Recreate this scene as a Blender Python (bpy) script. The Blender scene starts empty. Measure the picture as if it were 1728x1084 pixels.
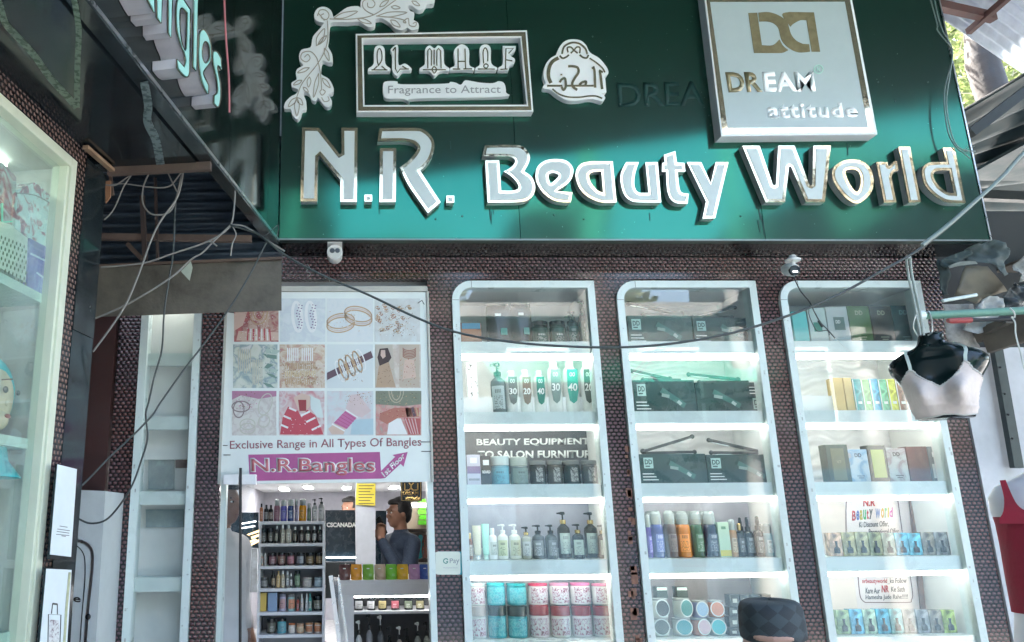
import bpy, bmesh, math, random
from mathutils import Vector, Matrix
from mathutils.geometry import tessellate_polygon
random.seed(7)
C = bpy.context.scene.collection
SC = bpy.context.scene

# ---------------------------------------------------------------- camera
# World: X along the shop front, Y into the shop, Z up, metres.  The camera stands in the lane at (0,0,1.7).
FPX, PX0, PY0 = 1334.0, 612.0, 542.0
ZW = Vector((565 - PX0, -4720 - PY0, FPX)).normalized()
_c = .0296
XW = Vector((1, (ZW.x + ZW.z * _c) / -ZW.y, _c)).normalized()
YW = ZW.cross(XW)
CAM = Vector((0, 0, 1.7))
cam_d = bpy.data.cameras.new('camera')
cam = bpy.data.objects.new('camera', cam_d)
C.objects.link(cam)
rot = Matrix(((XW.x, -XW.y, -XW.z), (YW.x, -YW.y, -YW.z), (ZW.x, -ZW.y, -ZW.z)))
cam.matrix_world = Matrix.Translation(CAM) @ rot.to_4x4()
cam_d.sensor_width = 36
cam_d.sensor_fit = 'HORIZONTAL'
cam_d.lens = FPX / 1728 * 36
cam_d.shift_x = (864 - PX0) / 1728
cam_d.shift_y = 0
cam_d.clip_start = .05
cam_d.clip_end = 400
SC.camera = cam

# ---------------------------------------------------------------- daylight
world = bpy.data.worlds.new('World')
SC.world = world
world.use_nodes = True
wn = world.node_tree
sky = wn.nodes.new('ShaderNodeTexSky')
sky.sky_type = 'NISHITA'
sky.sun_disc = False
SUN_EL, SUN_AZ = math.radians(58), math.radians(-22)     # azimuth from +Y (behind the shop) towards +X
sky.sun_elevation = SUN_EL
sky.sun_rotation = SUN_AZ
sky.air_density = 1.3
sky.dust_density = 4.0
wn.links.new(sky.outputs[0], wn.nodes['Background'].inputs[0])
wn.nodes['Background'].inputs[1].default_value = .15
sun_d = bpy.data.lights.new('sun', 'SUN')
sun_d.energy = 4.0
sun_d.angle = math.radians(.5)
sun_d.color = (1, .96, .9)
sun = bpy.data.objects.new('sun', sun_d)
C.objects.link(sun)
sdir = Vector((math.sin(SUN_AZ) * math.cos(SUN_EL), math.cos(SUN_AZ) * math.cos(SUN_EL), math.sin(SUN_EL)))
sun.rotation_euler = sdir.to_track_quat('Z', 'Y').to_euler()
sun.location = (3, 9, 14)
SC.view_settings.view_transform = 'Standard'
SC.view_settings.look = 'None'
SC.view_settings.gamma = 1
SC.view_settings.use_curve_mapping = False
SC.view_settings.exposure = 3.65
SC.render.engine = 'CYCLES'
SC.cycles.use_denoising = True
SC.cycles.use_adaptive_sampling = True
SC.cycles.adaptive_threshold = .015
SC.cycles.max_bounces = 8
SC.cycles.diffuse_bounces = 4
SC.cycles.glossy_bounces = 5
SC.cycles.transparent_max_bounces = 24
SC.cycles.transmission_bounces = 6
SC.cycles.sample_clamp_indirect = 6
SC.cycles.caustics_reflective = False
SC.cycles.caustics_refractive = False

# ---------------------------------------------------------------- projection helpers (photo measurement -> real plane)
def ray(x, y):
    d = Vector(((x - PX0) / FPX, (y - PY0) / FPX, 1))
    return Vector((XW.dot(d), YW.dot(d), ZW.dot(d)))
class Plane:
    """vertical plane through o with horizontal direction t; n faces the lane"""
    def __init__(s, o, t, n):
        s.o, s.t, s.n = Vector(o), Vector(t).normalized(), Vector(n).normalized()
    def at(s, x, y, off=0.0):
        r = ray(x, y)
        o = s.o + s.n * off
        return CAM + r * ((o - CAM).dot(s.n) / r.dot(s.n))
    def uv(s, p): return ((p - s.o).dot(s.t), p.z)
def front(Y): return Plane((0, Y, 0), (1, 0, 0), (0, -1, 0))
def P(x, y, Y): return front(Y).at(x, y)
def pz(x, y, z):
    r = ray(x, y); return CAM + r * ((z - 1.7) / r.z)

# ---------------------------------------------------------------- materials
MATS = {}
def mat(name, col, rough=.5, metal=0., noise=.12, nscale=14., bump=0., bscale=60., spec=.5, coat=0., emit=0., emcol=None, trans=0., alpha=1.):
    if name in MATS: return MATS[name]
    m = bpy.data.materials.new(name); m.use_nodes = True
    nt = m.node_tree; b = nt.nodes['Principled BSDF']
    b.inputs['Roughness'].default_value = rough
    b.inputs['Metallic'].default_value = metal
    b.inputs['Specular IOR Level'].default_value = spec
    b.inputs['Coat Weight'].default_value = coat
    b.inputs['Transmission Weight'].default_value = trans
    b.inputs['Base Color'].default_value = (*col, 1)
    tc = nt.nodes.new('ShaderNodeTexCoord')
    if noise:
        n = nt.nodes.new('ShaderNodeTexNoise'); n.inputs['Scale'].default_value = nscale
        n.inputs['Detail'].default_value = 6; n.inputs['Roughness'].default_value = .65
        nt.links.new(tc.outputs['Object'], n.inputs['Vector'])
        r = nt.nodes.new('ShaderNodeMapRange')
        r.inputs[1].default_value = .3; r.inputs[2].default_value = .7
        r.inputs[3].default_value = 1 - noise; r.inputs[4].default_value = 1 + noise * .6
        nt.links.new(n.outputs[0], r.inputs[0])
        mx = nt.nodes.new('ShaderNodeVectorMath'); mx.operation = 'SCALE'
        mx.inputs[0].default_value = col
        nt.links.new(r.outputs[0], mx.inputs['Scale'])
        nt.links.new(mx.outputs[0], b.inputs['Base Color'])
        r2 = nt.nodes.new('ShaderNodeMapRange')
        r2.inputs[1].default_value = .3; r2.inputs[2].default_value = .7
        r2.inputs[3].default_value = max(0, rough - .08 * noise * 8); r2.inputs[4].default_value = min(1, rough + .08 * noise * 8)
        nt.links.new(n.outputs[0], r2.inputs[0]); nt.links.new(r2.outputs[0], b.inputs['Roughness'])
    if bump:
        n2 = nt.nodes.new('ShaderNodeTexNoise'); n2.inputs['Scale'].default_value = bscale; n2.inputs['Detail'].default_value = 4
        nt.links.new(tc.outputs['Object'], n2.inputs['Vector'])
        bp = nt.nodes.new('ShaderNodeBump'); bp.inputs['Strength'].default_value = bump; bp.inputs['Distance'].default_value = .004
        nt.links.new(n2.outputs[0], bp.inputs['Height']); nt.links.new(bp.outputs[0], b.inputs['Normal'])
    if emit:
        b.inputs['Emission Color'].default_value = (*(emcol or col), 1)
        b.inputs['Emission Strength'].default_value = emit
    MATS[name] = m
    return m
def labmat(c, rough=.3):
    """printed label: title bar, block mark and broken lines of small print on colour c (unit-mesh coordinates)"""
    name = 'label_%02d%02d%02d' % tuple(int(q * 99) for q in c)
    if name in MATS: return MATS[name]
    m = bpy.data.materials.new(name); m.use_nodes = True; nt = m.node_tree; L = nt.links.new; b = nt.nodes['Principled BSDF']; b.inputs['Roughness'].default_value = rough
    def mth(op, x, y=None):
        q = nt.nodes.new('ShaderNodeMath'); q.operation = op
        for k, w in enumerate((x, y)):
            if w is None: continue
            if isinstance(w, (int, float)): q.inputs[k].default_value = w
            else: L(w, q.inputs[k])
        return q.outputs[0]
    tc = nt.nodes.new('ShaderNodeTexCoord'); sp = nt.nodes.new('ShaderNodeSeparateXYZ'); L(tc.outputs['Object'], sp.inputs[0])
    x, z = sp.outputs[0], sp.outputs[2]
    oi = nt.nodes.new('ShaderNodeObjectInfo')
    row = mth('FLOOR', mth('MULTIPLY', z, 30.)); fr = mth('FRACT', mth('MULTIPLY', z, 30.))
    cb = nt.nodes.new('ShaderNodeCombineXYZ'); L(mth('MULTIPLY', x, 9.), cb.inputs[0]); L(row, cb.inputs[1]); L(mth('MULTIPLY', oi.outputs['Random'], 50.), cb.inputs[2])
    n = nt.nodes.new('ShaderNodeTexNoise'); n.inputs['Scale'].default_value = 1.; n.inputs['Detail'].default_value = 3; L(cb.outputs[0], n.inputs['Vector'])
    lines = mth('MULTIPLY', mth('LESS_THAN', fr, .5), mth('GREATER_THAN', n.outputs[0], .5))
    mid = mth('LESS_THAN', mth('ABSOLUTE', x), .27)
    lines = mth('MULTIPLY', mth('MULTIPLY', lines, mid), mth('LESS_THAN', z, .36))
    zt = mth('SUBTRACT', z, .44)
    title = mth('MULTIPLY', mth('LESS_THAN', mth('ABSOLUTE', zt), .035), mth('LESS_THAN', mth('ABSOLUTE', x), .2))
    cut = mth('GREATER_THAN', mth('FRACT', mth('MULTIPLY', x, 9.)), .3)
    mask = mth('MAXIMUM', lines, mth('MULTIPLY', title, cut))
    lum = c[0] * .3 + c[1] * .6 + c[2] * .1; ink = tuple(min(.8, q * .6 + .45) for q in c) if lum < .2 else tuple(q * .25 for q in c)
    mx = nt.nodes.new('ShaderNodeMix'); mx.data_type = 'RGBA'; mx.inputs[6].default_value = (*c, 1); mx.inputs[7].default_value = (*ink, 1)
    L(mth('MULTIPLY', mask, .85), mx.inputs[0]); L(mx.outputs[2], b.inputs['Base Color'])
    MATS[name] = m; return m
def srgb(r, g, b):
    f = lambda c: (c / 255 / 12.92) if c <= 10 else ((c / 255 + .055) / 1.055) ** 2.4
    return (f(r), f(g), f(b))
def glass_mat(name, tint=(.9, .97, .95), refl=1.0, haze=0.03):
    m = bpy.data.materials.new(name); m.use_nodes = True
    nt = m.node_tree; nt.nodes.clear()
    out = nt.nodes.new('ShaderNodeOutputMaterial')
    tr = nt.nodes.new('ShaderNodeBsdfTransparent'); tr.inputs[0].default_value = (*tint, 1)
    gl = nt.nodes.new('ShaderNodeBsdfGlossy'); gl.inputs['Roughness'].default_value = .015
    df = nt.nodes.new('ShaderNodeBsdfDiffuse'); df.inputs[0].default_value = (.6, .72, .7, 1)
    fr = nt.nodes.new('ShaderNodeFresnel'); fr.inputs[0].default_value = 1.75
    mu = nt.nodes.new('ShaderNodeMath'); mu.operation = 'MULTIPLY'; mu.inputs[1].default_value = refl
    nt.links.new(fr.outputs[0], mu.inputs[0])
    ge = nt.nodes.new('ShaderNodeNewGeometry'); iv = nt.nodes.new('ShaderNodeMath'); iv.operation = 'SUBTRACT'; iv.inputs[0].default_value = 1
    nt.links.new(ge.outputs['Backfacing'], iv.inputs[1]); mb = nt.nodes.new('ShaderNodeMath'); mb.operation = 'MULTIPLY'
    nt.links.new(mu.outputs[0], mb.inputs[0]); nt.links.new(iv.outputs[0], mb.inputs[1])
    m1 = nt.nodes.new('ShaderNodeMixShader'); m2 = nt.nodes.new('ShaderNodeMixShader')
    nt.links.new(mb.outputs[0], m1.inputs[0]); nt.links.new(tr.outputs[0], m1.inputs[1]); nt.links.new(gl.outputs[0], m1.inputs[2])
    tc = nt.nodes.new('ShaderNodeTexCoord'); n = nt.nodes.new('ShaderNodeTexNoise'); n.inputs['Scale'].default_value = 3.5; n.inputs['Detail'].default_value = 7
    nt.links.new(tc.outputs['Object'], n.inputs['Vector'])
    r = nt.nodes.new('ShaderNodeMapRange'); r.inputs[1].default_value = .45; r.inputs[2].default_value = .8; r.inputs[3].default_value = haze * .3; r.inputs[4].default_value = haze * 2
    nt.links.new(n.outputs[0], r.inputs[0]); nt.links.new(r.outputs[0], m2.inputs[0])
    nt.links.new(m1.outputs[0], m2.inputs[1]); nt.links.new(df.outputs[0], m2.inputs[2])
    nt.links.new(m2.outputs[0], out.inputs[0])
    MATS[name] = m
    return m
def weave_mat(name, col, col2, sx=24., sy=40.):
    """embossed basket-weave laminate: brick pattern as relief"""
    m = bpy.data.materials.new(name); m.use_nodes = True
    nt = m.node_tree; b = nt.nodes['Principled BSDF']
    L = nt.links.new
    tc = nt.nodes.new('ShaderNodeTexCoord')
    sp = nt.nodes.new('ShaderNodeSeparateXYZ'); L(tc.outputs['Object'], sp.inputs[0])
    ad = nt.nodes.new('ShaderNodeMath'); ad.operation = 'ADD'; L(sp.outputs[0], ad.inputs[0]); L(sp.outputs[1], ad.inputs[1])
    def mth(op, x, y=None):
        q = nt.nodes.new('ShaderNodeMath'); q.operation = op
        for k, w in enumerate((x, y)):
            if w is None: continue
            if isinstance(w, (int, float)): q.inputs[k].default_value = w
            else: L(w, q.inputs[k])
        return q.outputs[0]
    zz = mth('MULTIPLY', sp.outputs[2], sy)
    xx = mth('ADD', mth('MULTIPLY', ad.outputs[0], sx), mth('MULTIPLY', mth('FLOOR', zz), .5))
    hx_ = mth('POWER', mth('ABSOLUTE', mth('SINE', mth('MULTIPLY', xx, math.pi))), .85)
    hz_ = mth('POWER', mth('ABSOLUTE', mth('SINE', mth('MULTIPLY', zz, math.pi))), .85)
    hh = nt.nodes.new('ShaderNodeMath'); hh.operation = 'MULTIPLY'; L(hx_, hh.inputs[0]); L(hz_, hh.inputs[1])
    inv = nt.nodes.new('ShaderNodeMapRange'); inv.inputs[1].default_value = .25; inv.inputs[2].default_value = .65; L(hh.outputs[0], inv.inputs[0])
    s5 = hh
    n = nt.nodes.new('ShaderNodeTexNoise'); n.inputs['Scale'].default_value = 2.2; n.inputs['Detail'].default_value = 5
    L(tc.outputs['Object'], n.inputs['Vector'])
    mr = nt.nodes.new('ShaderNodeMapRange'); mr.inputs[1].default_value = .4; mr.inputs[2].default_value = .62
    L(n.outputs[0], mr.inputs[0])
    mc = nt.nodes.new('ShaderNodeMix'); mc.data_type = 'RGBA'
    mc.inputs[6].default_value = (*col, 1); mc.inputs[7].default_value = (*col2, 1); L(mr.outputs[0], mc.inputs[0])
    mm = nt.nodes.new('ShaderNodeMix'); mm.data_type = 'RGBA'; mm.inputs[6].default_value = (.012, .009, .009, 1)
    L(inv.outputs[0], mm.inputs[0]); L(mc.outputs[2], mm.inputs[7]); L(mm.outputs[2], b.inputs['Base Color'])
    rr = nt.nodes.new('ShaderNodeMapRange'); rr.inputs[3].default_value = .12; rr.inputs[4].default_value = .3; L(n.outputs[0], rr.inputs[0]); L(rr.outputs[0], b.inputs['Roughness'])
    bp = nt.nodes.new('ShaderNodeBump'); bp.inputs['Strength'].default_value = 1.; bp.inputs['Distance'].default_value = .011
    L(s5.outputs[0], bp.inputs['Height']); L(bp.outputs[0], b.inputs['Normal'])
    b.inputs['Specular IOR Level'].default_value = .55
    b.inputs['Coat Weight'].default_value = .6; b.inputs['Coat Roughness'].default_value = .1; b.inputs['Coat IOR'].default_value = 1.5
    MATS[name] = m
    return m
def blotch_mat(name, cols, scale=10., rough=.45, stretch=(1, 1, 1), kind='noise', coat=0.):
    """several colours spread by noise - printed pictures, patterned packs"""
    if name in MATS: return MATS[name]
    m = bpy.data.materials.new(name); m.use_nodes = True
    nt = m.node_tree; b = nt.nodes['Principled BSDF']; b.inputs['Roughness'].default_value = rough
    b.inputs['Coat Weight'].default_value = coat
    tc = nt.nodes.new('ShaderNodeTexCoord'); mp = nt.nodes.new('ShaderNodeMapping'); mp.inputs['Scale'].default_value = stretch
    nt.links.new(tc.outputs['Object'], mp.inputs[0])
    if kind == 'noise':
        n = nt.nodes.new('ShaderNodeTexNoise'); n.inputs['Scale'].default_value = scale; n.inputs['Detail'].default_value = 5; n.inputs['Distortion'].default_value = .8
        out = n.outputs[0]
    else:
        n = nt.nodes.new('ShaderNodeTexVoronoi'); n.inputs['Scale'].default_value = scale; out = n.outputs['Distance']
    nt.links.new(mp.outputs[0], n.inputs['Vector'])
    cr = nt.nodes.new('ShaderNodeValToRGB'); el = cr.color_ramp.elements
    lo, hi = (.32, .68) if kind == 'noise' else (.0, .6)
    while len(el) < len(cols): el.new(.5)
    for i, cc in enumerate(cols):
        el[i].position = lo + (hi - lo) * i / max(1, len(cols) - 1); el[i].color = (*cc, 1)
    nt.links.new(out, cr.inputs[0]); nt.links.new(cr.outputs[0], b.inputs['Base Color'])
    MATS[name] = m
    return m

# ---------------------------------------------------------------- object helpers
def tag(o, label=None, cat=None, group=None, kind=None):
    if label: o['label'] = label
    if cat: o['category'] = cat
    if group: o['group'] = group
    if kind: o['kind'] = kind
    return o
def thing(name, label, cat, loc=(0, 0, 0), rz=0, group=None):
    o = bpy.data.objects.new(name, None); C.objects.link(o)
    o.location = loc; o.rotation_euler = (0, 0, rz); o.empty_display_size = .1
    return tag(o, label, cat, group)
def link(name, me, m=None, parent=None, smooth=False):
    """link mesh (world coordinates) as one object, child of parent keeps world place"""
    o = bpy.data.objects.new(name, me); C.objects.link(o)
    if m is not None and len(me.materials) == 0: me.materials.append(m)
    if smooth:
        for p in me.polygons: p.use_smooth = True
    if parent is not None:
        o.parent = parent
        pm = Matrix.LocRotScale(parent.location, parent.rotation_euler, parent.scale)
        q = parent.parent
        while q is not None:
            pm = Matrix.LocRotScale(q.location, q.rotation_euler, q.scale) @ pm; q = q.parent
        if not me.get('local'):
            me.transform(pm.inverted())
    return o
def mesh(name, verts, faces):
    me = bpy.data.meshes.new(name); me.from_pydata([tuple(v) for v in verts], [], faces); me.update(); return me
def fixn(me):
    b = bmesh.new(); b.from_mesh(me); bmesh.ops.recalc_face_normals(b, faces=b.faces); b.to_mesh(me); b.free(); return me
class MB:
    """collects simple solids and links them as ONE mesh object"""
    def __init__(s): s.v, s.f = [], []
    def add(s, v, f):
        k = len(s.v); s.v += [Vector(a) for a in v]; s.f += [tuple(i + k for i in q) for q in f]; return s
    def box(s, x0, x1, y0, y1, z0, z1):
        return s.add([(x0, y0, z0), (x1, y0, z0), (x1, y1, z0), (x0, y1, z0), (x0, y0, z1), (x1, y0, z1), (x1, y1, z1), (x0, y1, z1)],
                     [(0, 3, 2, 1), (4, 5, 6, 7), (0, 1, 5, 4), (1, 2, 6, 5), (2, 3, 7, 6), (3, 0, 4, 7)])
    def hexa(s, a, b):
        """two quads a (front) and b (back) of 4 points"""
        return s.add(list(a) + list(b), [(0, 1, 2, 3), (7, 6, 5, 4), (0, 4, 5, 1), (1, 5, 6, 2), (2, 6, 7, 3), (3, 7, 4, 0)])
    def bar(s, a, b, w, h=None, up=(0, 0, 1)):
        a, b = Vector(a), Vector(b); h = h or w
        d = (b - a).normalized(); u = Vector(up); x = d.cross(u)
        if x.length < 1e-4: x = d.cross(Vector((1, 0, 0)))
        x.normalize(); u = x.cross(d)
        q = lambda p: [p + x * w / 2 * i + u * h / 2 * j for i, j in ((-1, -1), (1, -1), (1, 1), (-1, 1))]
        return s.hexa(q(a), q(b))
    def tube(s, pts, r, n=8):
        pts = [Vector(p) for p in pts]; k = len(s.v); prev = None
        for i, p in enumerate(pts):
            d = (pts[min(i + 1, len(pts) - 1)] - pts[max(i - 1, 0)]).normalized()
            if prev is None:
                x = d.cross(Vector((0, 0, 1)))
                if x.length < .05: x = d.cross(Vector((1, 0, 0)))
            else: x = prev - d * prev.dot(d)
            x.normalize(); prev = x; y = d.cross(x)
            rr = r[i] if isinstance(r, (list, tuple)) else r
            for j in range(n):
                a = 2 * math.pi * j / n
                s.v.append(p + x * math.cos(a) * rr + y * math.sin(a) * rr)
        for i in range(len(pts) - 1):
            for j in range(n):
                s.f.append((k + i * n + j, k + i * n + (j + 1) % n, k + (i + 1) * n + (j + 1) % n, k + (i + 1) * n + j))
        s.f.append(tuple(k + j for j in range(n))[::-1]); s.f.append(tuple(k + (len(pts) - 1) * n + j for j in range(n)))
        return s
    def ball(s, c, r, n=8, m=6, sc=(1, 1, 1)):
        c = Vector(c); k = len(s.v)
        for i in range(1, m):
            for j in range(n):
                a, b = math.pi * i / m, 2 * math.pi * j / n
                s.v.append(c + Vector((math.sin(a) * math.cos(b) * r * sc[0], math.sin(a) * math.sin(b) * r * sc[1], math.cos(a) * r * sc[2])))
        s.v.append(c + Vector((0, 0, r * sc[2]))); s.v.append(c - Vector((0, 0, r * sc[2]))); t = len(s.v) - 2
        for j in range(n):
            s.f.append((t, k + j, k + (j + 1) % n)); s.f.append((t + 1, k + (m - 2) * n + (j + 1) % n, k + (m - 2) * n + j))
            for i in range(m - 2):
                s.f.append((k + i * n + j, k + (i + 1) * n + j, k + (i + 1) * n + (j + 1) % n, k + i * n + (j + 1) % n))
        return s
    def lathe(s, c, prof, n=14, sc=(1, 1)):
        c = Vector(c); k = len(s.v)
        for r, z in prof:
            for j in range(n):
                a = 2 * math.pi * j / n; s.v.append(c + Vector((math.cos(a) * r * sc[0], math.sin(a) * r * sc[1], z)))
        for i in range(len(prof) - 1):
            for j in range(n):
                s.f.append((k + i * n + j, k + i * n + (j + 1) % n, k + (i + 1) * n + (j + 1) % n, k + (i + 1) * n + j))
        s.f.append(tuple(k + j for j in range(n))[::-1]); s.f.append(tuple(k + (len(prof) - 1) * n + j for j in range(n)))
        return s
    def build(s, name, m, parent=None, smooth=False, local=False, bevel=0.):
        me = mesh(name, s.v, s.f); fixn(me)
        if local: me['local'] = 1
        o = link(name, me, m, parent, False)
        if smooth:
            for p in me.polygons: p.use_smooth = len(p.vertices) <= 4
            try: me.set_sharp_from_angle(angle=math.radians(50))
            except Exception: pass
        if bevel:
            md = o.modifiers.new('bevel', 'BEVEL'); md.width = bevel; md.segments = 2; md.limit_method = 'ANGLE'
        return o

def catmull(pts, closed=False, n=5):
    pts = [Vector(p) for p in pts]; N = len(pts); out = []
    for i in range(N if closed else N - 1):
        g = (lambda k: pts[k % N]) if closed else (lambda k: pts[max(0, min(N - 1, k))])
        p0, p1, p2, p3 = g(i - 1), g(i), g(i + 1), g(i + 2)
        for j in range(n):
            t = j / n
            out.append(.5 * ((2 * p1) + (p2 - p0) * t + (2 * p0 - 5 * p1 + 4 * p2 - p3) * t * t + (3 * p1 - p0 - 3 * p2 + p3) * t ** 3))
    if not closed: out.append(pts[-1])
    return out
def path(spec, o=(0, 0), s=1., closed=True, n=4):
    """'x,y x,y* ...' -> pixel polygon; points without * are smooth, starred ones are corners"""
    raw = []
    for w in spec.split():
        st = w.endswith('*'); x, y = w.rstrip('*').split(',')
        raw.append((Vector((o[0] + float(x) * s, o[1] + float(y) * s)), st))
    N = len(raw); out = []
    for i in range(N if closed else N - 1):
        (p1, s1), (p2, s2) = raw[i], raw[(i + 1) % N]
        if s1 and s2: out.append(p1); continue
        p0 = raw[(i - 1) % N][0] if not s1 and (closed or i > 0) else p1 - (p2 - p1) * .3
        p3 = raw[(i + 2) % N][0] if not s2 and (closed or i + 2 < N) else p2 + (p2 - p1) * .3
        for j in range(n):
            t = j / n
            out.append(.5 * ((2 * p1) + (p2 - p0) * t + (2 * p0 - 5 * p1 + 4 * p2 - p3) * t * t + (3 * p1 - p0 - 3 * p2 + p3) * t ** 3))
    if not closed: out.append(raw[-1][0])
    return out
def area(p): return sum(p[i].x * p[(i + 1) % len(p)].y - p[(i + 1) % len(p)].x * p[i].y for i in range(len(p))) / 2
def inset(p, d):
    """move every edge inwards by d (pixels); negative grows; for holes pass -d"""
    q = []
    for a in p:
        if not q or (a - q[-1]).length > .35: q.append(a)
    if (q[0] - q[-1]).length < .35: q.pop()
    sg = 1 if area(q) > 0 else -1; N = len(q); out = []
    for i in range(N):
        a, b, c = q[i - 1], q[i], q[(i + 1) % N]
        e1, e2 = (b - a).normalized(), (c - b).normalized()
        n1, n2 = Vector((-e1.y, e1.x)) * sg, Vector((-e2.y, e2.x)) * sg
        m = n1 + n2
        k = d / max(.35, (1 + n1.dot(n2)) / 2) / 2
        out.append(b + m * k)
    return out
def prism(loops, pl, off, depth, bevel=0):
    """loops: pixel polygons (first outer, rest holes) on plane pl; front face at off, body goes depth back"""
    W = [[pl.at(a.x, a.y, off) for a in lp] for lp in loops]
    flat = [[Vector((*pl.uv(w), 0)) for w in lp] for lp in W]
    tris = tessellate_polygon(flat)
    fv = [w for lp in W for w in lp]; bv = [w - pl.n * depth for w in fv]; N = len(fv)
    faces = [tuple(t) for t in tris] + [tuple(i + N for i in t)[::-1] for t in tris]
    k = 0
    for lp in W:
        n = len(lp)
        for i in range(n): faces.append((k + i, k + (i + 1) % n, k + (i + 1) % n + N, k + i + N))
        k += n
    me = mesh('prism', fv + bv, faces); return fixn(me)
def plate(name, loops, pl, off, depth, m, parent=None):
    if isinstance(loops[0], (Vector, tuple)): loops = [loops]
    loops = [[Vector(a) for a in lp] for lp in loops]
    return link(name, prism(loops, pl, off, depth), m, parent)
def rect(x0, y0, x1, y1): return [Vector((x0, y0)), Vector((x1, y0)), Vector((x1, y1)), Vector((x0, y1))]
def strokes(name, lines, w, pl, off, depth, m, parent=None, o=(0, 0), s=1.):
    """ribbons along pixel polylines (flat bars with real thickness), joined in one part"""
    V, Fc = [], []
    for q, ln in enumerate(lines):
        ww = w
        if isinstance(ln, tuple): ln, ww = ln
        p = path(ln, o, s, closed=False) if isinstance(ln, str) else [Vector(a) for a in ln]
        p = [a for i, a in enumerate(p) if i == 0 or (a - p[i - 1]).length > .05]
        if len(p) < 2: continue
        k = len(V); of = off + .00012 * (q % 9)
        for i, a in enumerate(p):
            d = (p[min(i + 1, len(p) - 1)] - p[max(i - 1, 0)]); d.normalize(); nn = Vector((-d.y, d.x)) * ww / 2
            for t in (a + nn, a - nn):
                f = pl.at(t.x, t.y, of); V += [f, f - pl.n * depth]
        for i in range(len(p) - 1):
            j = k + 4 * i
            Fc += [(j, j + 2, j + 6, j + 4), (j, j + 4, j + 5, j + 1), (j + 2, j + 3, j + 7, j + 6)]
        Fc += [(k, k + 1, k + 3, k + 2), (len(V) - 4, len(V) - 2, len(V) - 1, len(V) - 3)]
    return link(name, fixn(mesh(name, V, Fc)), m, parent)
def ell(cx, cy, rx, ry, n=20, a0=0, a1=360, rot=0):
    out = []
    full = abs(a1 - a0) >= 360
    for i in range(n if full else n + 1):
        a = math.radians(a0 + (a1 - a0) * i / n); x, y = rx * math.cos(a), ry * math.sin(a); r = math.radians(rot)
        out.append(Vector((cx + x * math.cos(r) - y * math.sin(r), cy + x * math.sin(r) + y * math.cos(r))))
    return out
def bend(fn, me):
    for v in me.vertices: v.co = fn(v.co)
def text(s, quad, pl, off, m, parent=None, name='lettering', bold=0., depth=.0012, shear=0., sp=1.):
    """lettering fitted in a pixel quad (tl, tr, br, bl) lying on plane pl"""
    cu = bpy.data.curves.new('t', 'FONT'); cu.body = s; cu.size = 1; cu.offset = bold; cu.shear = shear; cu.space_character = sp
    cu.resolution_u = 3; cu.extrude = 0; cu.fill_mode = 'FRONT'
    o = bpy.data.objects.new('t', cu); C.objects.link(o)
    me = bpy.data.meshes.new_from_object(o.evaluated_get(bpy.context.evaluated_depsgraph_get()))
    bpy.data.objects.remove(o); bpy.data.curves.remove(cu)
    if not me.vertices: return None
    xs = [v.co.x for v in me.vertices]; ys = [v.co.y for v in me.vertices]
    x0, x1, y0, y1 = min(xs), max(xs), min(ys), max(ys)
    tl, tr, br, bl = [Vector(q) for q in quad]
    b = bmesh.new(); b.from_mesh(me)
    def place(co, k):
        u = (co.x - x0) / (x1 - x0); v = (co.y - y0) / max(1e-6, y1 - y0)
        q = (bl * (1 - u) + br * u) * (1 - v) + (tl * (1 - u) + tr * u) * v
        return pl.at(q.x, q.y, off) - pl.n * k
    r = bmesh.ops.extrude_face_region(b, geom=list(b.faces))
    moved = {e for e in r['geom'] if isinstance(e, bmesh.types.BMVert)}
    for v in b.verts: v.co = place(v.co, 0 if v in moved else depth)
    bmesh.ops.recalc_face_normals(b, faces=b.faces)
    b.to_mesh(me); b.free(); me.materials.clear()
    return link(name, me, m, parent)
def tq(x0, y0, x1, y1, dy=0): return ((x0, y0), (x1, y0 + dy), (x1, y1 + dy), (x0, y1))
# ================================================================ materials used by the setting
random.seed(11)
weave = weave_mat('weave', srgb(116, 90, 98), srgb(128, 88, 84), 40, 56)
weave2 = weave_mat('weave_left', srgb(112, 88, 80), srgb(124, 98, 88), 40, 56)
white_lam = mat('white_laminate', (.68, .77, .745), .28, noise=.03, nscale=5)
white_in = mat('white_board', (.78, .79, .77), .5, noise=.05, nscale=4)
wall_white = mat('white_wall', (.62, .63, .66), .8, noise=.2, nscale=3, bump=.3, bscale=25)
black_gl = mat('black_gloss', (.016, .022, .024), .09, noise=.3, nscale=5, spec=.6)
glass = glass_mat('case_glass', (.985, .995, .99), refl=1.15, haze=.05)
glass_near = glass_mat('near_glass', (.95, .99, .97), refl=1.3, haze=.16)
led = mat('led_strip', (1, 1, 1), noise=0, emit=1.5, emcol=(1, .97, .93))
ceil_l = mat('ceiling_lamp', (1, 1, 1), noise=0, emit=7, emcol=(1, .98, .97))
steel = mat('brushed_steel', (.55, .56, .57), .3, 1., noise=.1)
darkm = mat('dark_metal', (.03, .032, .035), .45, .5, noise=.3)
conc = mat('concrete', (.4, .39, .37), .9, noise=.3, nscale=2.5, bump=.5, bscale=30)
rust = mat('rusty_iron', (.16, .11, .085), .75, .2, noise=.45, nscale=7, bump=.4, bscale=60)
rubber = mat('black_rubber', (.02, .022, .022), .5, noise=.1)
grey_cable = mat('grey_cable', (.23, .22, .20), .6, noise=.2)
dark_cable = mat('dark_cable', (.05, .06, .058), .55, noise=.2)
green_cable = mat('green_cable', (.17, .22, .2), .5, noise=.15)

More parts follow.
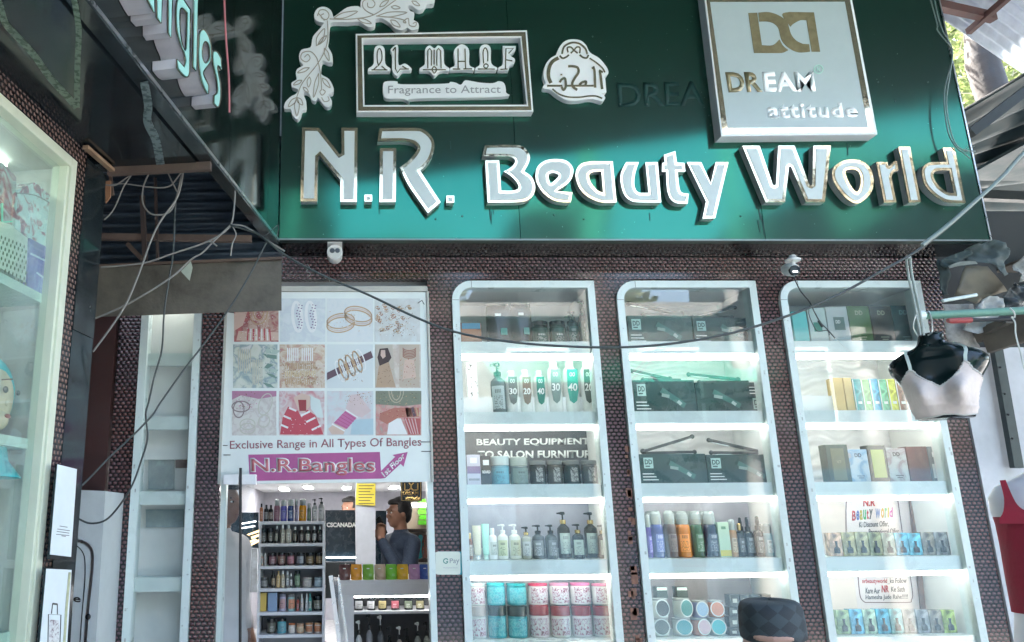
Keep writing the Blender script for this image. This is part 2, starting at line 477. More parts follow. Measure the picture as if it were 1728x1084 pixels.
# sign board: green mirror-finish composite panel, a little dull
def sign_mat():
    m = mat('green_sign_panel', (.006, .098, .062), .2, .88, noise=.0, coat=0)
    nt = m.node_tree; b = nt.nodes['Principled BSDF']; L = nt.links.new
    tc = nt.nodes.new('ShaderNodeTexCoord')
    n = nt.nodes.new('ShaderNodeTexNoise'); n.inputs['Scale'].default_value = 1.3; n.inputs['Detail'].default_value = 8
    mp = nt.nodes.new('ShaderNodeMapping'); mp.inputs['Scale'].default_value = (1, 1, .5)
    L(tc.outputs['Object'], mp.inputs[0]); L(mp.outputs[0], n.inputs['Vector'])
    r = nt.nodes.new('ShaderNodeMapRange'); r.inputs[1].default_value = .3; r.inputs[2].default_value = .7; r.inputs[3].default_value = .07; r.inputs[4].default_value = .15
    L(n.outputs[0], r.inputs[0]); L(r.outputs[0], b.inputs['Roughness'])
    n2 = nt.nodes.new('ShaderNodeTexNoise'); n2.inputs['Scale'].default_value = .9; n2.inputs['Detail'].default_value = 2
    L(tc.outputs['Object'], n2.inputs['Vector'])
    bp = nt.nodes.new('ShaderNodeBump'); bp.inputs['Strength'].default_value = .3; bp.inputs['Distance'].default_value = .03
    L(n2.outputs[0], bp.inputs['Height']); L(bp.outputs[0], b.inputs['Normal'])
    b.inputs['Coat Weight'].default_value = .6; b.inputs['Coat Roughness'].default_value = .45
    return m
signm = sign_mat()
side_m = mat('dark_mirror_panel', (.03, .045, .042), .1, .8, noise=.15, nscale=3)

# ================================================================ ground
g = MB().box(-60, 60, -60, 60, -.4, -.2).build('ground', conc); tag(g, kind='structure')
fl = MB().box(-1.3, 3.05, 3.93, 14, -.2, .12).build('shop_floor', mat('pale_tiles', (.5, .5, .5), .2, noise=.1)); tag(fl, kind='structure')
pv = MB().box(-3, 8, 2.6, 3.79, -.2, -.08).build('pavement', mat('paving', (.4, .39, .37), .85, noise=.3, bump=.4)); tag(pv, kind='structure')

# ================================================================ main shop building (mass, interior shell)
bd = thing('shop_building', 'plain building carrying the green shop sign and the shop front', 'building', (1, 4, 0))
bw = MB(); bw.box(-.284, 3.16, 3.62, 14.3, 3.06, 9.5); bw.box(-6, -.2845, 4.6, 14.3, 3.06, 9.5); bw.build('upper_wall', mat('old_render', (.3, .31, .3), .9, noise=.3), bd)
bw = MB(); bw.box(-6, -1.35, 3.85, 14.3, 0, 3.06); bw.box(3.11, 3.14, 3.86, 14.3, 0, 3.06); bw.box(-1.35, 3.11, 14.1, 14.3, 0, 3.06); bw.build('lower_wall', mat('old_render', (.3, .31, .3)), bd)
SI = MB().box(-1.35, 3.1, 3.93, 14.1, 2.2, 2.3).build('ceiling', white_in, bd)
MB().box(-1.35, -1.3, 3.93, 14.1, .1, 2.2).box(3.05, 3.1, 3.93, 14.1, .1, 2.2).box(-1.3, 3.05, 14.0, 14.1, .1, 2.2).build('room_wall', mat('room_paint', (.42, .42, .46), .6, noise=.1), bd)
MB().box(-.95, .52, 3.92, 3.95, 2.0, 3.0).build('door_lintel', white_in, bd)

# ================================================================ weave-clad shop front
wf = thing('shop_front_wall', 'dark brown basket weave cladding between the white display cases under the green sign', 'wall', (1, 3.8, 0))
ZT = 2.87
for x0, x1 in ((-1.082, -.972), (-.676, -.562), (.442, .561), (1.287, 1.392), (2.115, 2.227), (2.97, 3.088)):
    MB().box(x0, x1, 3.8, 3.85, -.2, ZT + .012).build('weave_pillar', weave, wf, bevel=.004)
hx = [-1.082, -.05, .44, 1.39, 2.22, 3.088]
for a, b in zip(hx, hx[1:]):
    MB().box(a + .0012, b - .0012, 3.799, 3.85, ZT + .012, 2.998).build('weave_header', weave, wf)
# white mark and worn patches on the pillars
GP = front(3.8)
pm = mat('peeled_patch', (.28, .14, .10), .8, noise=.3)
k = MB()
for x, y, s in ((1062, 830, 9), (1066, 870, 7), (1064, 905, 8), (1068, 965, 10), (1067, 1000, 8), (1072, 1040, 9), (1078, 1078, 9), (1060, 760, 6), (776, 650, 7), (779, 840, 5), (1063, 790, 6)):
    for j in range(3):
        c = GP.at(x + random.uniform(-3, 3), y + random.uniform(-11, 11), .002); w = s * .0028 * random.uniform(.3, .6); h = w * random.uniform(.8, 2)
        k.box(c.x - w, c.x + w, 3.7975, 3.803, c.z - h, c.z + h)
tag(k.build('peeled_cladding', pm, wf), kind='stuff')

# ================================================================ main sign
FS = front(3.55)
sg = thing('shop_sign', 'long dark green glossy shop sign above the shop front with raised white and gold letters', 'sign', (1.4, 3.55, 3))
ZS = 3.0
sx = [-.285, FS.at(878, 390).x, FS.at(1290, 390).x, 3.17]
for a, b in zip(sx, sx[1:]):
    MB().box(a + .0015, b - .0015, 3.55, 3.6, ZS, 4.9).build('sign_panel', signm, sg)
MB().box(-.285, 3.17, 3.601, 3.797, ZS + .001, ZS + .012).build('soffit', mat('dark_soffit', (.01, .016, .018), .12, .4, noise=.2), sg)
MB().box(-.285, 3.172, 3.545, 3.5495, ZS - .004, ZS + .004).build('edge_trim', mat('dull_trim', (.2, .22, .22), .4, .6, noise=.2), sg)
MB().box(3.1705, 3.178, 3.545, 3.62, ZS, 4.9).build('edge_trim', steel, sg)
sc_ = MB()
for x, y in ((985, 410), (770, 442), (1250, 365), (935, 363), (1185, 358), (1485, 340), (1510, 171), (1566, 139), (1482, 139), (780, 365), (1100, 350), (1092, 176), (1046, 176), (735, 410), (1000, 62)):
    c = FS.at(x, y - 40 if y > 400 else y, .002); sc_.ball(c, .0045, 6, 4)
tag(sc_.build('screw_head', mat('screw', (.08, .1, .1), .4, .8, noise=0), sg), kind='stuff')

stn = mat('drip_stain', (.006, .03, .026), .5, .3, noise=.4, nscale=60)
tag(strokes('drip_stain', ['826,352* 827,366 828,372*', '832,350* 833,362*', '829,356* 829,378*', '1276,318* 1279,345 1284,372*', '1283,360 1288,380 1290,398', '1279,372 1283,392', '1430,240* 1431,262*', '760,238* 761,252*', '1540,300* 1542,330*', '1096,360* 1097,372*', '640,352* 640,362*'], 1.6, FS, .0012, .001, stn, sg), kind='stuff')
dsp = MB()
for i in range(150):
    c = FS.at(random.uniform(490, 1600), random.uniform(5, 400), .0006); dsp.ball(c, random.uniform(.0008, .0022), 5, 3, (1, .3, 1))
tag(dsp.build('dust_specks', mat('dust', (.2, .24, .22), .9, noise=0), sg), kind='stuff')
gold = mat('gold_mirror', (.70, .60, .41), .035, .9, noise=.2, nscale=45)
lwhite = mat('letter_white', (.54, .60, .58), .3, noise=.03, nscale=8)
lside = mat('letter_side', (.55, .55, .56), .35, .35, noise=.08)
rim_w = mat('rim_white', (.8, .82, .82), .3, noise=.03)
LD = .045
def letter(ch, outer, holes=(), o=(0, 0), s=1., face_in=5.2, pl=FS, depth=LD, face_mat=None, par=None, trim_mat=None):
    par = par or sg
    fo = pl
    op = path(outer, o, s); hp = [path(h, o, s) for h in holes]
    root = bpy.data.objects.new('sign_letter', prism([op] + hp, fo, depth - .0042, depth - .006))
    C.objects.link(root); root.data.materials.append(lside); root.parent = par
    root.data.transform(Matrix.LocRotScale(par.location, par.rotation_euler, par.scale).inverted())
    t = bpy.data.objects.new('gold_trim', prism([op] + hp, fo, depth, .004)); C.objects.link(t); t.data.materials.append(trim_mat or gold); t.parent = root
    ft = bpy.data.objects.new('letter_face', prism([inset(op, face_in)] + [inset(h, -face_in) for h in hp], fo, depth + .0025, .0023)); C.objects.link(ft); ft.data.materials.append(face_mat or lwhite); ft.parent = root
    for q in (t, ft): q.data.transform(Matrix.LocRotScale(par.location, par.rotation_euler, par.scale).inverted())
    root['label'] = 'raised letter %s with gold mirror edge' % ch
    return root
A_, B_, C_, D_, E_ = (500, 200), (800, 230), (1040, 230), (1240, 230), (1380, 220)
SA = .16204; SD = .1199
letter('N', '62,98* 235,98* 450,372* 470,360* 468,98* 640,98* 630,870* 458,870* 458,640* 245,385* 228,400* 218,865* 42,865*', (), A_, SA)
letter('R upper stroke', '868,103* 1230,100 1330,120 1410,190 1440,270 1420,380 1370,470 1290,545* 1503,872* 1370,985* 1200,745 1130,625 1080,510* 1170,440 1235,365 1262,310 1235,270 1180,247 1080,236 846,240*', (), A_, SA)
letter('R stem', '872,310* 1042,310* 1035,870* 865,872*', (), A_, SA)
for q in ('710,795* 790,795* 790,865* 710,865*', '1563,805* 1645,805* 1645,878* 1563,878*'):
    letter('full stop', q, (), A_, SA, 3.2)
letter('B', '112,95* 440,93 535,130 582,210 565,290 522,365* 600,425 637,520 615,615 545,672 440,690* 142,692* 115,250* 262,250* 282,567* 400,567 455,550 462,515 430,460 370,405 308,368* 385,325 425,275 415,235 340,212 90,210*', (), B_, SA, 4.6)
letter('e', '640,420 660,320 740,255 850,238 960,255 1025,320 1030,400 980,490 855,572* 1025,585* 1008,688* 930,690 820,665 720,590 660,500', ('778,400 820,382 870,395 878,420 830,470 798,490 780,450',), B_, SA, 4.6)
letter('a', '1060,370 1110,290 1220,262* 1445,262* 1485,690* 1330,690 1200,640 1110,560 1065,460', ('1200,400 1250,372 1325,368* 1345,590* 1280,560 1215,480',), B_, SA, 4.6)
letter('u', '105,270* 235,270* 195,400 190,520 230,585 310,590 335,588* 303,272* 432,270* 468,690* 300,690 170,680 90,620 50,510 45,400 80,310', (), C_, SA, 4.6)
letter('t', '495,195* 615,155* 632,275* 710,278* 720,370* 640,372* 655,520 680,585 755,600* 742,705* 640,700 570,660 530,560 518,372* 475,372* 478,280* 505,272*', (), C_, SA, 4.6)
letter('y', '735,270* 885,270* 985,490* 1035,270* 1168,270* 1030,855* 898,858* 935,680*', (), C_, SA, 4.6)
letter('W', '105,135* 350,135* 535,682* 560,692 580,682* 612,133* 840,133* 1050,682* 1075,692 1092,680* 1105,133* 1352,133* 1268,930* 1005,930* 795,435* 778,425 762,435* 708,930* 435,930*', (), D_, SD, 5.4)
letter('o', '150,440 180,370 260,320 360,305 470,325 550,400 582,520 560,640 480,730 400,762 310,720 220,620 165,530', ('290,430 340,408 410,420 445,480 445,570 410,640 360,600 310,510',), E_, SA, 5)
letter('r', '608,330* 727,330* 738,375 760,360 790,328 825,322* 843,420* 790,440 768,490* 820,752* 692,755*', (), E_, SA, 4.6)
letter('l', '840,173* 962,173* 1075,750* 950,755*', (), E_, SA, 4.4)
letter('d', '1302,182* 1425,182* 1542,760* 1350,750 1230,690 1130,590 1090,480 1090,400 1140,345 1230,332 1335,330*', ('1205,455 1250,422 1370,420* 1418,655* 1350,645 1270,590 1220,520',), E_, SA, 4.8)

# ---- boxed perfume emblem
F_, SF = (600, 50), .1794
fb = thing('framed_sign', 'rectangular white and gold frame around small lettering, upper left of the green sign', 'sign', tuple(FS.at(745, 190)))
fo, fi = path('2,42* 1612,8* 1672,772* 10,778*', F_, SF), path('72,92* 1548,76* 1610,708* 85,712*', F_, SF)
link('frame_body', prism([fo, fi], FS, .05, .049), rim_w, fb)
link('gold_inlay', prism([inset(fo, 2.6), inset(fi, -2.6)], FS, .052, .002), gold, fb)
for w, out, st in (
    ('A', '225,148 272,182 280,320 328,368 322,392* 120,392* 120,368 170,320 178,182', ['215,330 205,300 205,215 225,178 245,215 245,290 210,345', '150,380* 300,380*', '170,378* 205,345*', '285,378* 245,345*']),
    ('L', '328,190 380,145 402,170 405,330 465,320 522,362 518,384 440,390 395,434 347,390 345,230', ['375,165* 375,370* 395,405* 420,372* 500,372*', '350,200* 375,165*', '440,345* 480,368*']),
    ('M', '655,190 697,150 742,178 778,150 828,190 834,320 882,365 878,390* 795,392 742,437 690,392 604,390* 604,365 652,320', ['680,365* 680,200* 697,178* 715,200* 715,340*', '765,340* 765,200* 780,178* 800,200* 805,365*', '635,378* 850,378*', '740,345 720,375 742,410 762,375 740,345', '740,190* 740,330*']),
    ('H', '925,205 978,145 1030,148 1068,200 1070,330 1117,362 1112,385* 1000,378 890,385* 892,362 935,330', ['965,180* 965,365*', '1030,180* 1035,365*', '965,300* 1035,300*', '915,372* 985,372*', '1015,370* 1095,370*']),
    ('A', '1220,140 1270,175 1276,315 1332,360 1326,384* 1128,384* 1130,360 1172,320 1168,178', ['1205,320 1200,215 1220,172 1243,215 1243,300', '1150,372* 1310,372*', '1225,320 1205,345 1228,365 1248,340 1225,320']),
    ('F', '1385,155* 1508,155* 1500,205 1455,240 1498,278 1490,322 1450,340 1440,385* 1342,385* 1345,358 1385,320', ['1410,370* 1415,178* 1485,178* 1440,225*', '1415,285* 1475,295*', '1362,375* 1430,372*'])):
    op = path(out, F_, SF)
    b_ = link('logo_letter', prism([op], FS, .03, .028), rim_w, fb); b_['label'] = 'small ornate letter %s with gold lines' % w
    strokes('gold_line', st, 2.0, FS, .0315, .0012, gold, fb, F_, SF)
link('tagline_plate', prism([path('258,550 275,492 390,488 430,515 840,510 890,493 940,500 990,520 1030,478 1090,485 1170,500 1290,505 1350,486 1400,510 1414,590 1380,632 560,650 510,682 450,652 290,648 262,600', F_, SF)], FS, .03, .028), rim_w, fb)
text('Fragrance to Attract', tq(655, 145, 845, 162, -1), FS, .031, mat('grey_print', (.3, .31, .32), .3, .3, noise=0), fb, bold=.0, depth=.001)

# ---- round calligraphy emblem
G_, SG = (900, 50), .12915
em = thing('calligraphy_emblem', 'rounded white perfume bottle emblem with gold Arabic lettering to the right of the framed lettering', 'sign', tuple(FS.at(968, 125)))
link('emblem_body', prism([path('135,620 138,540 165,450 225,375 305,325 330,250 385,175 450,137 530,128 620,145 690,205 740,300 860,375 950,480 980,545 975,585 940,615 945,700 955,820* 885,832* 935,875 935,910 900,938 840,925 740,905 600,928 450,925 330,868 220,785 140,775 132,735 165,700', G_, SG)], FS, .035, .034), rim_w, em)
strokes('gold_line', [('375,320 400,230 460,185 530,170 610,190 680,250 705,320', 3.2), ('345,340 380,375 430,360 465,330', 3), ('605,330 650,365 700,370 720,330', 3), ('455,300 445,240 490,230 530,270 580,310', 2.6), ('605,310 610,240 570,230 530,270 490,310', 2.6),
    ('330,370 250,420 205,510 200,620 230,700', 6), ('250,775 330,840 450,880 600,885 720,870 820,870 900,900', 2.6), ('735,375 820,430 900,500 935,560', 2.4)], 3, FS, .037, .0014, gold, em, G_, SG)
strokes('arabic_lettering', [('455,480 520,480 580,500 590,560 545,630 510,700 520,750 575,790', 4.2), ('180,735* 380,735*', 3.4), ('440,735* 790,735*', 3.2), ('780,500 800,540 808,760', 4), ('870,540 885,650 900,780', 4.2), ('345,690 375,650 415,640 425,740 395,790 370,750', 4), ('600,725 640,690 690,680 680,730', 4), ('765,510* 800,485*', 3), ('860,530* 910,560*', 3), ('355,590 380,590', 2.6)], 3, FS, .0372, .0014, gold, em, G_, SG)

# ---- leaf and scroll ornament
H_, SH = (470, 0), .19377
orn = thing('scroll_ornament', 'white leafy scroll ornament at the top left of the green sign', 'ornament', tuple(FS.at(560, 80)))
link('ornament_body', prism([path('400,60 455,90 478,150* 520,120 600,65 690,55 718,75* 715,20 740,-40* 1360,-40* 1355,30 1290,40 1260,80 1210,85 1160,50 1130,50 1145,95 1180,110 1180,150 1170,170 1215,200 1218,245 1160,265 1120,240 1080,262 1020,250 960,195 900,160 845,165* 838,225 780,235 700,190 600,195 470,195 445,230 440,330 430,400 465,470 470,540 430,545 385,530 370,600 375,650 440,690 480,770 470,810 435,820 465,880 450,925 410,930 375,890 340,850 320,880 290,870 270,820 230,800 215,820 240,880 240,945 205,960 190,1010 160,1040 120,1000 105,950 50,945 60,890 110,840 150,820 170,780 120,760 115,720 160,690 150,640 165,600 215,570 190,540 178,490 200,435 260,420 285,400 300,320 360,250 398,200* 330,180 310,130 340,75', H_, SH, n=3)], FS, .035, .034), rim_w, orn)
def leaf(x0, y0, x1, y1, w):
    a, b = Vector((x0, y0)), Vector((x1, y1)); d = b - a; n = Vector((-d.y, d.x)).normalized() * w
    pts = [a, a + d * .35 + n, a + d * .7 + n * .8, b, a + d * .7 - n * .8, a + d * .35 - n, a]
    return [Vector((H_[0] + p.x * SH, H_[1] + p.y * SH)) for p in catmull(pts, n=3)]
lv = [leaf(*q) for q in ((480, 160, 690, 100, 22), (690, 165, 810, 205, 16), (860, 140, 1120, 110, 20), (975, 175, 1060, 235, 20), (420, 310, 345, 390, 14), (400, 420, 440, 530, 16), (330, 400, 400, 250, 26),
    (270, 590, 165, 635, 14), (205, 700, 130, 740, 14), (270, 670, 260, 760, 16), (350, 640, 305, 850, 16), (380, 680, 450, 765, 16), (215, 760, 260, 805, 12), (160, 850, 85, 930, 18), (160, 850, 210, 915, 18), (160, 850, 160, 1010, 20), (880, 60, 960, 0, 16), (980, 60, 1060, 70, 14), (1160, 10, 1230, 50, 14))]
lv += [(s_, 1.6) if False else path(s_, H_, SH, closed=False) for s_ in ('425,180 430,330 400,450 330,570 210,720 165,830 155,860', '445,165 560,170 700,160 830,130 980,30 1060,-30', '400,180 350,120 340,140 360,90 410,90 440,130 420,170 380,160 370,135 395,120',
    '350,560 330,500 280,450 210,460 195,510 240,540 275,510 255,475 225,500', '350,560 365,640 375,770 360,800 380,830 408,800 385,780', '375,850 400,885 440,875 430,840', '830,130 770,100 735,60 740,10 800,-10 840,30 820,65 780,60 775,25', '850,140 1000,155 1090,175 1110,200 1085,190 1130,160 1140,220 1190,230 1200,195 1170,205')]
strokes('gold_line', lv, 1.5, FS, .0365, .0012, mat('antique_gold', (.42, .38, .31), .4, .4, noise=.2), orn)

# ---- square brand panel with interlocked letters
I_, SI_ = (1180, 0), .2214
dd = thing('brand_sign', 'square white panel with interlocked bronze letters at the upper right of the sign', 'sign', tuple(FS.at(1330, 120)))
po = path('28,-110* 1142,-118* 1358,1025* 168,1040*', I_, SI_)
link('panel_body', prism([po], FS, .07, .069), rim_w, dd)
go, gi = path('44,-85* 1132,-93* 1335,1008* 180,1020*', I_, SI_), path('82,16* 1110,14* 1286,972* 216,976*', I_, SI_)
link('panel_face', prism([path('82,16* 1110,14* 1286,972* 216,976*', I_, SI_)], FS, .0712, .001), mat('panel_face', (.42, .49, .49), .25, noise=.03), dd)
link('gold_border', prism([go, gi], FS, .072, .002), gold, dd)
for q in ('374,100* 442,98* 478,345* 560,345 612,300* 640,350 680,383* 640,402 600,405* 418,405*',
          '452,97* 530,93 610,120 670,170 700,260 740,310 790,335* 838,338* 845,395* 760,400 690,370 630,310 605,220 570,180 520,165 458,165*',
          '632,112 690,92* 875,95* 922,395* 857,395* 818,155* 770,155 715,185 697,205*'):
    link('interlocked_letter', prism([path(q, I_, SI_)], FS, .073, .0025), mat('bronze_mirror', (.27, .23, .13), .12, .25, noise=.25, nscale=20), dd)
mir = mat('silver_mirror', (.9, .92, .88), .05, 1., noise=.06)
text('DR', ((1224, 122), (1282, 121.5), (1287, 155), (1230, 156)), FS, .0735, MATS['bronze_mirror'], dd, bold=.035, depth=.003)
text('EAM', ((1286, 121.5), (1372, 121), (1377, 154), (1291, 155)), FS, .0735, mat('bright_white', (.95, .97, .96), .2, noise=0), dd, bold=.035, depth=.003)  # plain white stands in for mirror letters reflecting bright sky
text('attitude', ((1293, 172), (1445, 174), (1448, 198), (1297, 200)), FS, .0735, mat('bright_white', (.95, .97, .96), .2), dd, bold=.03, depth=.003, sp=1.12)
strokes('registered_mark', [ell(1381.5, 117, 7.5, 7.2, 20, 0, 359), ([(1379, 121), (1379, 113), (1383, 113), (1384, 116), (1380, 117), (1384, 121)], 1.2)], 1.5, FS, .0732, .002, mat('pale_print', (.35, .6, .5), .3, noise=0), dd)
# ghost of removed letters
text('DREA', ((1040, 140), (1188, 137), (1190, 178), (1044, 181)), FS, .0012, mat('glue_marks', (.004, .04, .035), .6, .3, noise=.4, nscale=40), sg, name='faded_lettering', bold=.02, depth=.0008)
# ================================================================ left building: overhanging sign, soffit, showcase
random.seed(21)
tl_ = Vector((.196, 1, 0)).normalized(); nl_ = Vector((tl_.y, -tl_.x, 0))
LS = Plane((-.287, 3.548, 0), tl_, nl_)
class HPlane:
    def __init__(s, z): s.z = z; s.n = Vector((0, 0, -1))
    def at(s, x, y, off=0.): return pz(x, y, s.z - off)
    def uv(s, p): return (p.x, p.y)
def lsbox(mb, s0, s1, off0, off1, z0, z1, pl=LS):
    """box along a slanted plane: s = distance along t from o, off = towards the lane"""
    q = lambda s, o, z: pl.o + pl.t * s + pl.n * o + Vector((0, 0, z))
    return mb.hexa([q(s0, off1, z0), q(s1, off1, z0), q(s1, off1, z1), q(s0, off1, z1)], [q(s0, off0, z0), q(s1, off0, z0), q(s1, off0, z1), q(s0, off0, z1)])
lsg = thing('side_sign', 'dark glossy side sign with mint lettering meeting the green sign at a corner', 'sign', (-.4, 2.6, 3))
ss = [-3.0, -1.05, -.72, -.19, -.012]
for a, b in zip(ss, ss[1:]):
    lsbox(MB(), a + .0015, b - .0015, -.04, 0, 3.0, 4.9).build('sign_panel', side_m, lsg)
lsbox(MB(), -3.0, -.01, -.045, .004, 2.975, 2.999).build('edge_trim', black_gl, lsg)
lsbox(MB(), -3.0, -.01, .0045, .007, 2.985, 2.9975).build('edge_trim', steel, lsg)
J_, SJ = (200, 0), .18445
mint = mat('mint_face', (.30, .58, .52), .35, noise=.04)
gdull = mat('aged_gold', (.4, .36, .26), .15, 1., noise=.2)
lw_ = mat('letter_return', (.5, .49, .51), .45, noise=.08)
def sl(ch, outer, holes=(), fi=2.2, d=.085):
    op = path(outer, J_, SJ); hp = [path(h, J_, SJ) for h in holes]
    r = link('sign_letter', prism([op] + hp, LS, d - .004, d - .006), lw_, lsg); r['label'] = 'raised mint letter %s' % ch
    M = Matrix.LocRotScale(lsg.location, lsg.rotation_euler, lsg.scale).inverted()
    for nm, lp, off, t, m in (('gold_trim', [op] + hp, d, .0038, gdull), ('letter_face', [inset(op, fi)] + [inset(h, -fi) for h in hp], d + .0025, .002, mint)):
        me = prism(lp, LS, off, t); me.materials.append(m); me.transform(M)
        o = bpy.data.objects.new(nm, me); C.objects.link(o); o.parent = r
sl('fragment', '215,-120* 335,-120* 331,120* 300,70* 255,-20*')
sl('n stem', '348,-120* 412,-120* 395,218* 352,165*')
sl('n', '455,-120* 505,-120* 484,348* 455,300*')
sl('g', '530,60 540,0 580,-40* 665,90* 658,600 650,690 630,712 600,700 570,670 538,625* 538,540* 600,605* 613,560 600,490 565,400 535,280 527,160', ('568,130 583,80 627,125* 617,440 590,400 572,280',))
sl('l', '688,-120* 740,-120* 715,655* 680,615*')
sl('e', '735,400 740,310 765,270 800,280 838,350 856,450 850,560 800,635* 785,680 832,780* 828,862 800,840 765,760 740,640 730,500', ('775,450 795,388 825,420 833,520 800,572 778,530',))
sl('s', '862,480 905,470 945,535* 945,645* 915,610 918,660 938,760 942,880 928,965 905,985 870,950* 873,870* 895,855 905,820 895,720 868,600')
# soffit under the overhang
sf = thing('sign_soffit', 'black glossy soffit under the side sign with a curved olive line', 'ceiling panel', (-.7, 2, 3))
HS = HPlane(2.973)
b0, b1 = pz(0, 104, 2.998), pz(189, 286, 2.998)
dirw = (b1 - b0).normalized()
wl = lambda Y: b0.x + (Y - b0.y) * dirw.x / dirw.y
sxy = lambda Y: LS.o.x - .06 + (Y - LS.o.y) * .196
m_ = MB(); m_.hexa([(wl(.5) - .3, .5, 2.973), (sxy(.5), .5, 2.973), (sxy(2.75), 2.75, 2.973), (wl(2.75) - .02, 2.75, 2.973)], [(wl(.5) - .3, .5, 3.0), (sxy(.5), .5, 3.0), (sxy(2.75), 2.75, 3.0), (wl(2.75) - .02, 2.75, 3.0)])
m_.build('soffit_panel', black_gl, sf)
k1 = (0, 0); s1 = 1 / 3.6
olive = mat('olive_film', (.10, .14, .10), .3, noise=.4, nscale=60)
strokes('inlay_line', [('-40,-60 0,40 30,140 90,210 200,330 300,470 400,580 466,655*', 11), ('466,655* 470,400 478,200 462,60 440,-40', 10)], 10, HS, .002, .0018, olive, sf, k1, s1)
strokes('inlay_line', [('875,500 900,640 895,740 945,850 975,1003', 14)], 14, HS, .002, .0018, mat('slate_band', (.14, .18, .18), .3, noise=.4, nscale=50), sf, k1, s1)  # slate-coloured curved band laid on the soffit
MB().bar(pz(183, 290, 2.96), pz(356, 281, 2.96), .022, .03).build('edge_iron', rust, sf)
MB().bar(pz(144, 248, 2.96), pz(190, 288, 2.96), .02, .012).build('timber_batten', mat('raw_wood', (.34, .22, .13), .8, noise=.3), sf)
# wall with showcase
tw_ = Vector((dirw.x, dirw.y, 0)).normalized(); WP = Plane((b1.x, b1.y, 0), tw_, (tw_.y, -tw_.x, 0))
sa = lambda x, y, off=0.: WP.uv(WP.at(x, y, off))[0] if off == 0 else (WP.at(x, y, off) - WP.o).dot(WP.t)
lb = thing('left_shop_wall', 'brown textured wall strip framing the near glass showcase at the left', 'wall', tuple(WP.o))
fr_r = (sa(126, 280) + sa(88, 680) + sa(56, 1084)) / 3        # outer right edge of showcase frame
pil0 = sa(143, 300); pil1 = (sa(176, 292) + sa(161, 536)) / 2
ztop = (WP.at(125, 270).z + WP.at(2, 167).z) / 2
q = MB(); lsbox(q, fr_r, pil0, -.06, 0, 0, 2.972, WP); q.build('wall_strip', weave2, lb)
q = MB(); lsbox(q, -3, fr_r - .0005, -.06, 0, ztop, 2.972, WP); q.build('wall_strip', weave2, lb)
q = MB(); lsbox(q, pil0 + .001, pil1, -.06, .004, 2.33, 2.95, WP); q.build('black_cladding', black_gl, lb)
q = MB(); lsbox(q, pil0 + .001, pil1, -.06, .002, 0, 2.328, WP); q.build('black_cladding', mat('dark_glass_panel', (.03, .045, .05), .06, .3, noise=.3, nscale=4), lb)
q = MB(); lsbox(q, pil1 - .02, pil1, -1.2, -.061, 0, 2.95, WP); q.build('return_wall', mat('maroon_board', (.07, .03, .028), .6, noise=.25), lb)
q = MB(); lsbox(q, -3, fr_r, -.62, -.6, 0, 2.972, WP); q.build('back_wall', conc, lb)
# showcase
cream = mat('cream_frame', (.62, .66, .52), .35, noise=.06)
shw = thing('glass_showcase', 'near tall glass showcase with a cream frame at the left edge of the photo', 'showcase', tuple(WP.o + WP.t * -1))
fw = .036
q = MB(); lsbox(q, fr_r - fw, fr_r - .001, -.05, .012, .3, ztop - .001, WP); lsbox(q, fr_r - fw - .012, fr_r - fw, -.05, .004, .3, ztop - fw, WP); q.build('frame_upright', cream, shw, bevel=.002)
q = MB(); lsbox(q, -3, fr_r - fw - .0005, -.05, .012, ztop - fw, ztop - .001, WP); q.build('frame_rail', cream, shw, bevel=.002)
q = MB(); lsbox(q, -3, fr_r - fw - .013, -.03, -.024, .3, ztop - fw - .001, WP); q.build('glass_pane', glass_near, shw)
inn = mat('showcase_lining', (.50, .50, .45), .6, noise=.08, nscale=3)
q = MB(); lsbox(q, -3, fr_r - .02, -.26, -.24, .3, ztop - .01, WP); lsbox(q, fr_r - .02, fr_r - .005, -.24, -.052, .3, ztop - .01, WP); lsbox(q, -3, fr_r - .021, -.239, -.052, ztop - .03, ztop - .01, WP); q.build('lining', inn, shw)
zs_ = [WP.at(60, 492, -.05).z, WP.at(40, 740, -.05).z, WP.at(30, 1062, -.05).z, .5]
mgr = mat('mint_shelf', (.46, .62, .53), .3, noise=.06)
for z in zs_:
    q = MB(); lsbox(q, -3, fr_r - .022, -.238, -.045, z - .03, z, WP); q.build('shelf', mgr, shw)
tube = MB(); lsbox(tube, -2.6, fr_r - .1, -.20, -.18, ztop - .05, ztop - .032, WP); tube.build('lamp_tube', mat('weak_tube', (1, 1, 1), noise=0, emit=1.1, emcol=(.85, 1, .92)), shw)
# goods in the showcase
def wbox(name, label, cat, pts, off, d, m, group=None, rest=None):
    o = thing(name, label, cat, tuple(WP.at(*pts[0], off)), 0, group)
    body = link('box_body', prism([[Vector(p) for p in pts]], WP, off, d), m, o)
    return o
flor = blotch_mat('rose_print', [(.5, .72, .66), (.55, .75, .7), (.5, .68, .62), (.35, .06, .1), (.12, .02, .05)], 26, .25, kind='noise', coat=.5)
fx = wbox('gift_box', 'tall pale gift box with red flower print on the upper showcase shelf', 'box', [(27, 322), (60, 308), (87, 332), (82, 418), (52, 405), (25, 385)], -.05, .08, flor)
strokes('box_lid_edge', ['28,326 60,330 88,345'], 1.6, WP, -.0485, .001, dark_cable, fx)
hb = wbox('hat_box', 'white dotted hat box standing under the flower gift box', 'box', [(-12, 370), (20, 380), (50, 402), (46, 478), (0, 452), (-12, 446)], -.052, .1, mat('dot_card', (.5, .6, .48), .4, noise=.05))
dm = MB()
for i in range(8):
    for j in range(8):
        c = WP.at(-4 + i * 6.4 + (j % 2) * 3, 398 + j * 9 + i * 2.6, -.0512)
        if c.z > WP.at(2, 448 + i * 4, -.051).z: dm.ball(c, .0052, 6, 4, (.5, .5, 1.2))
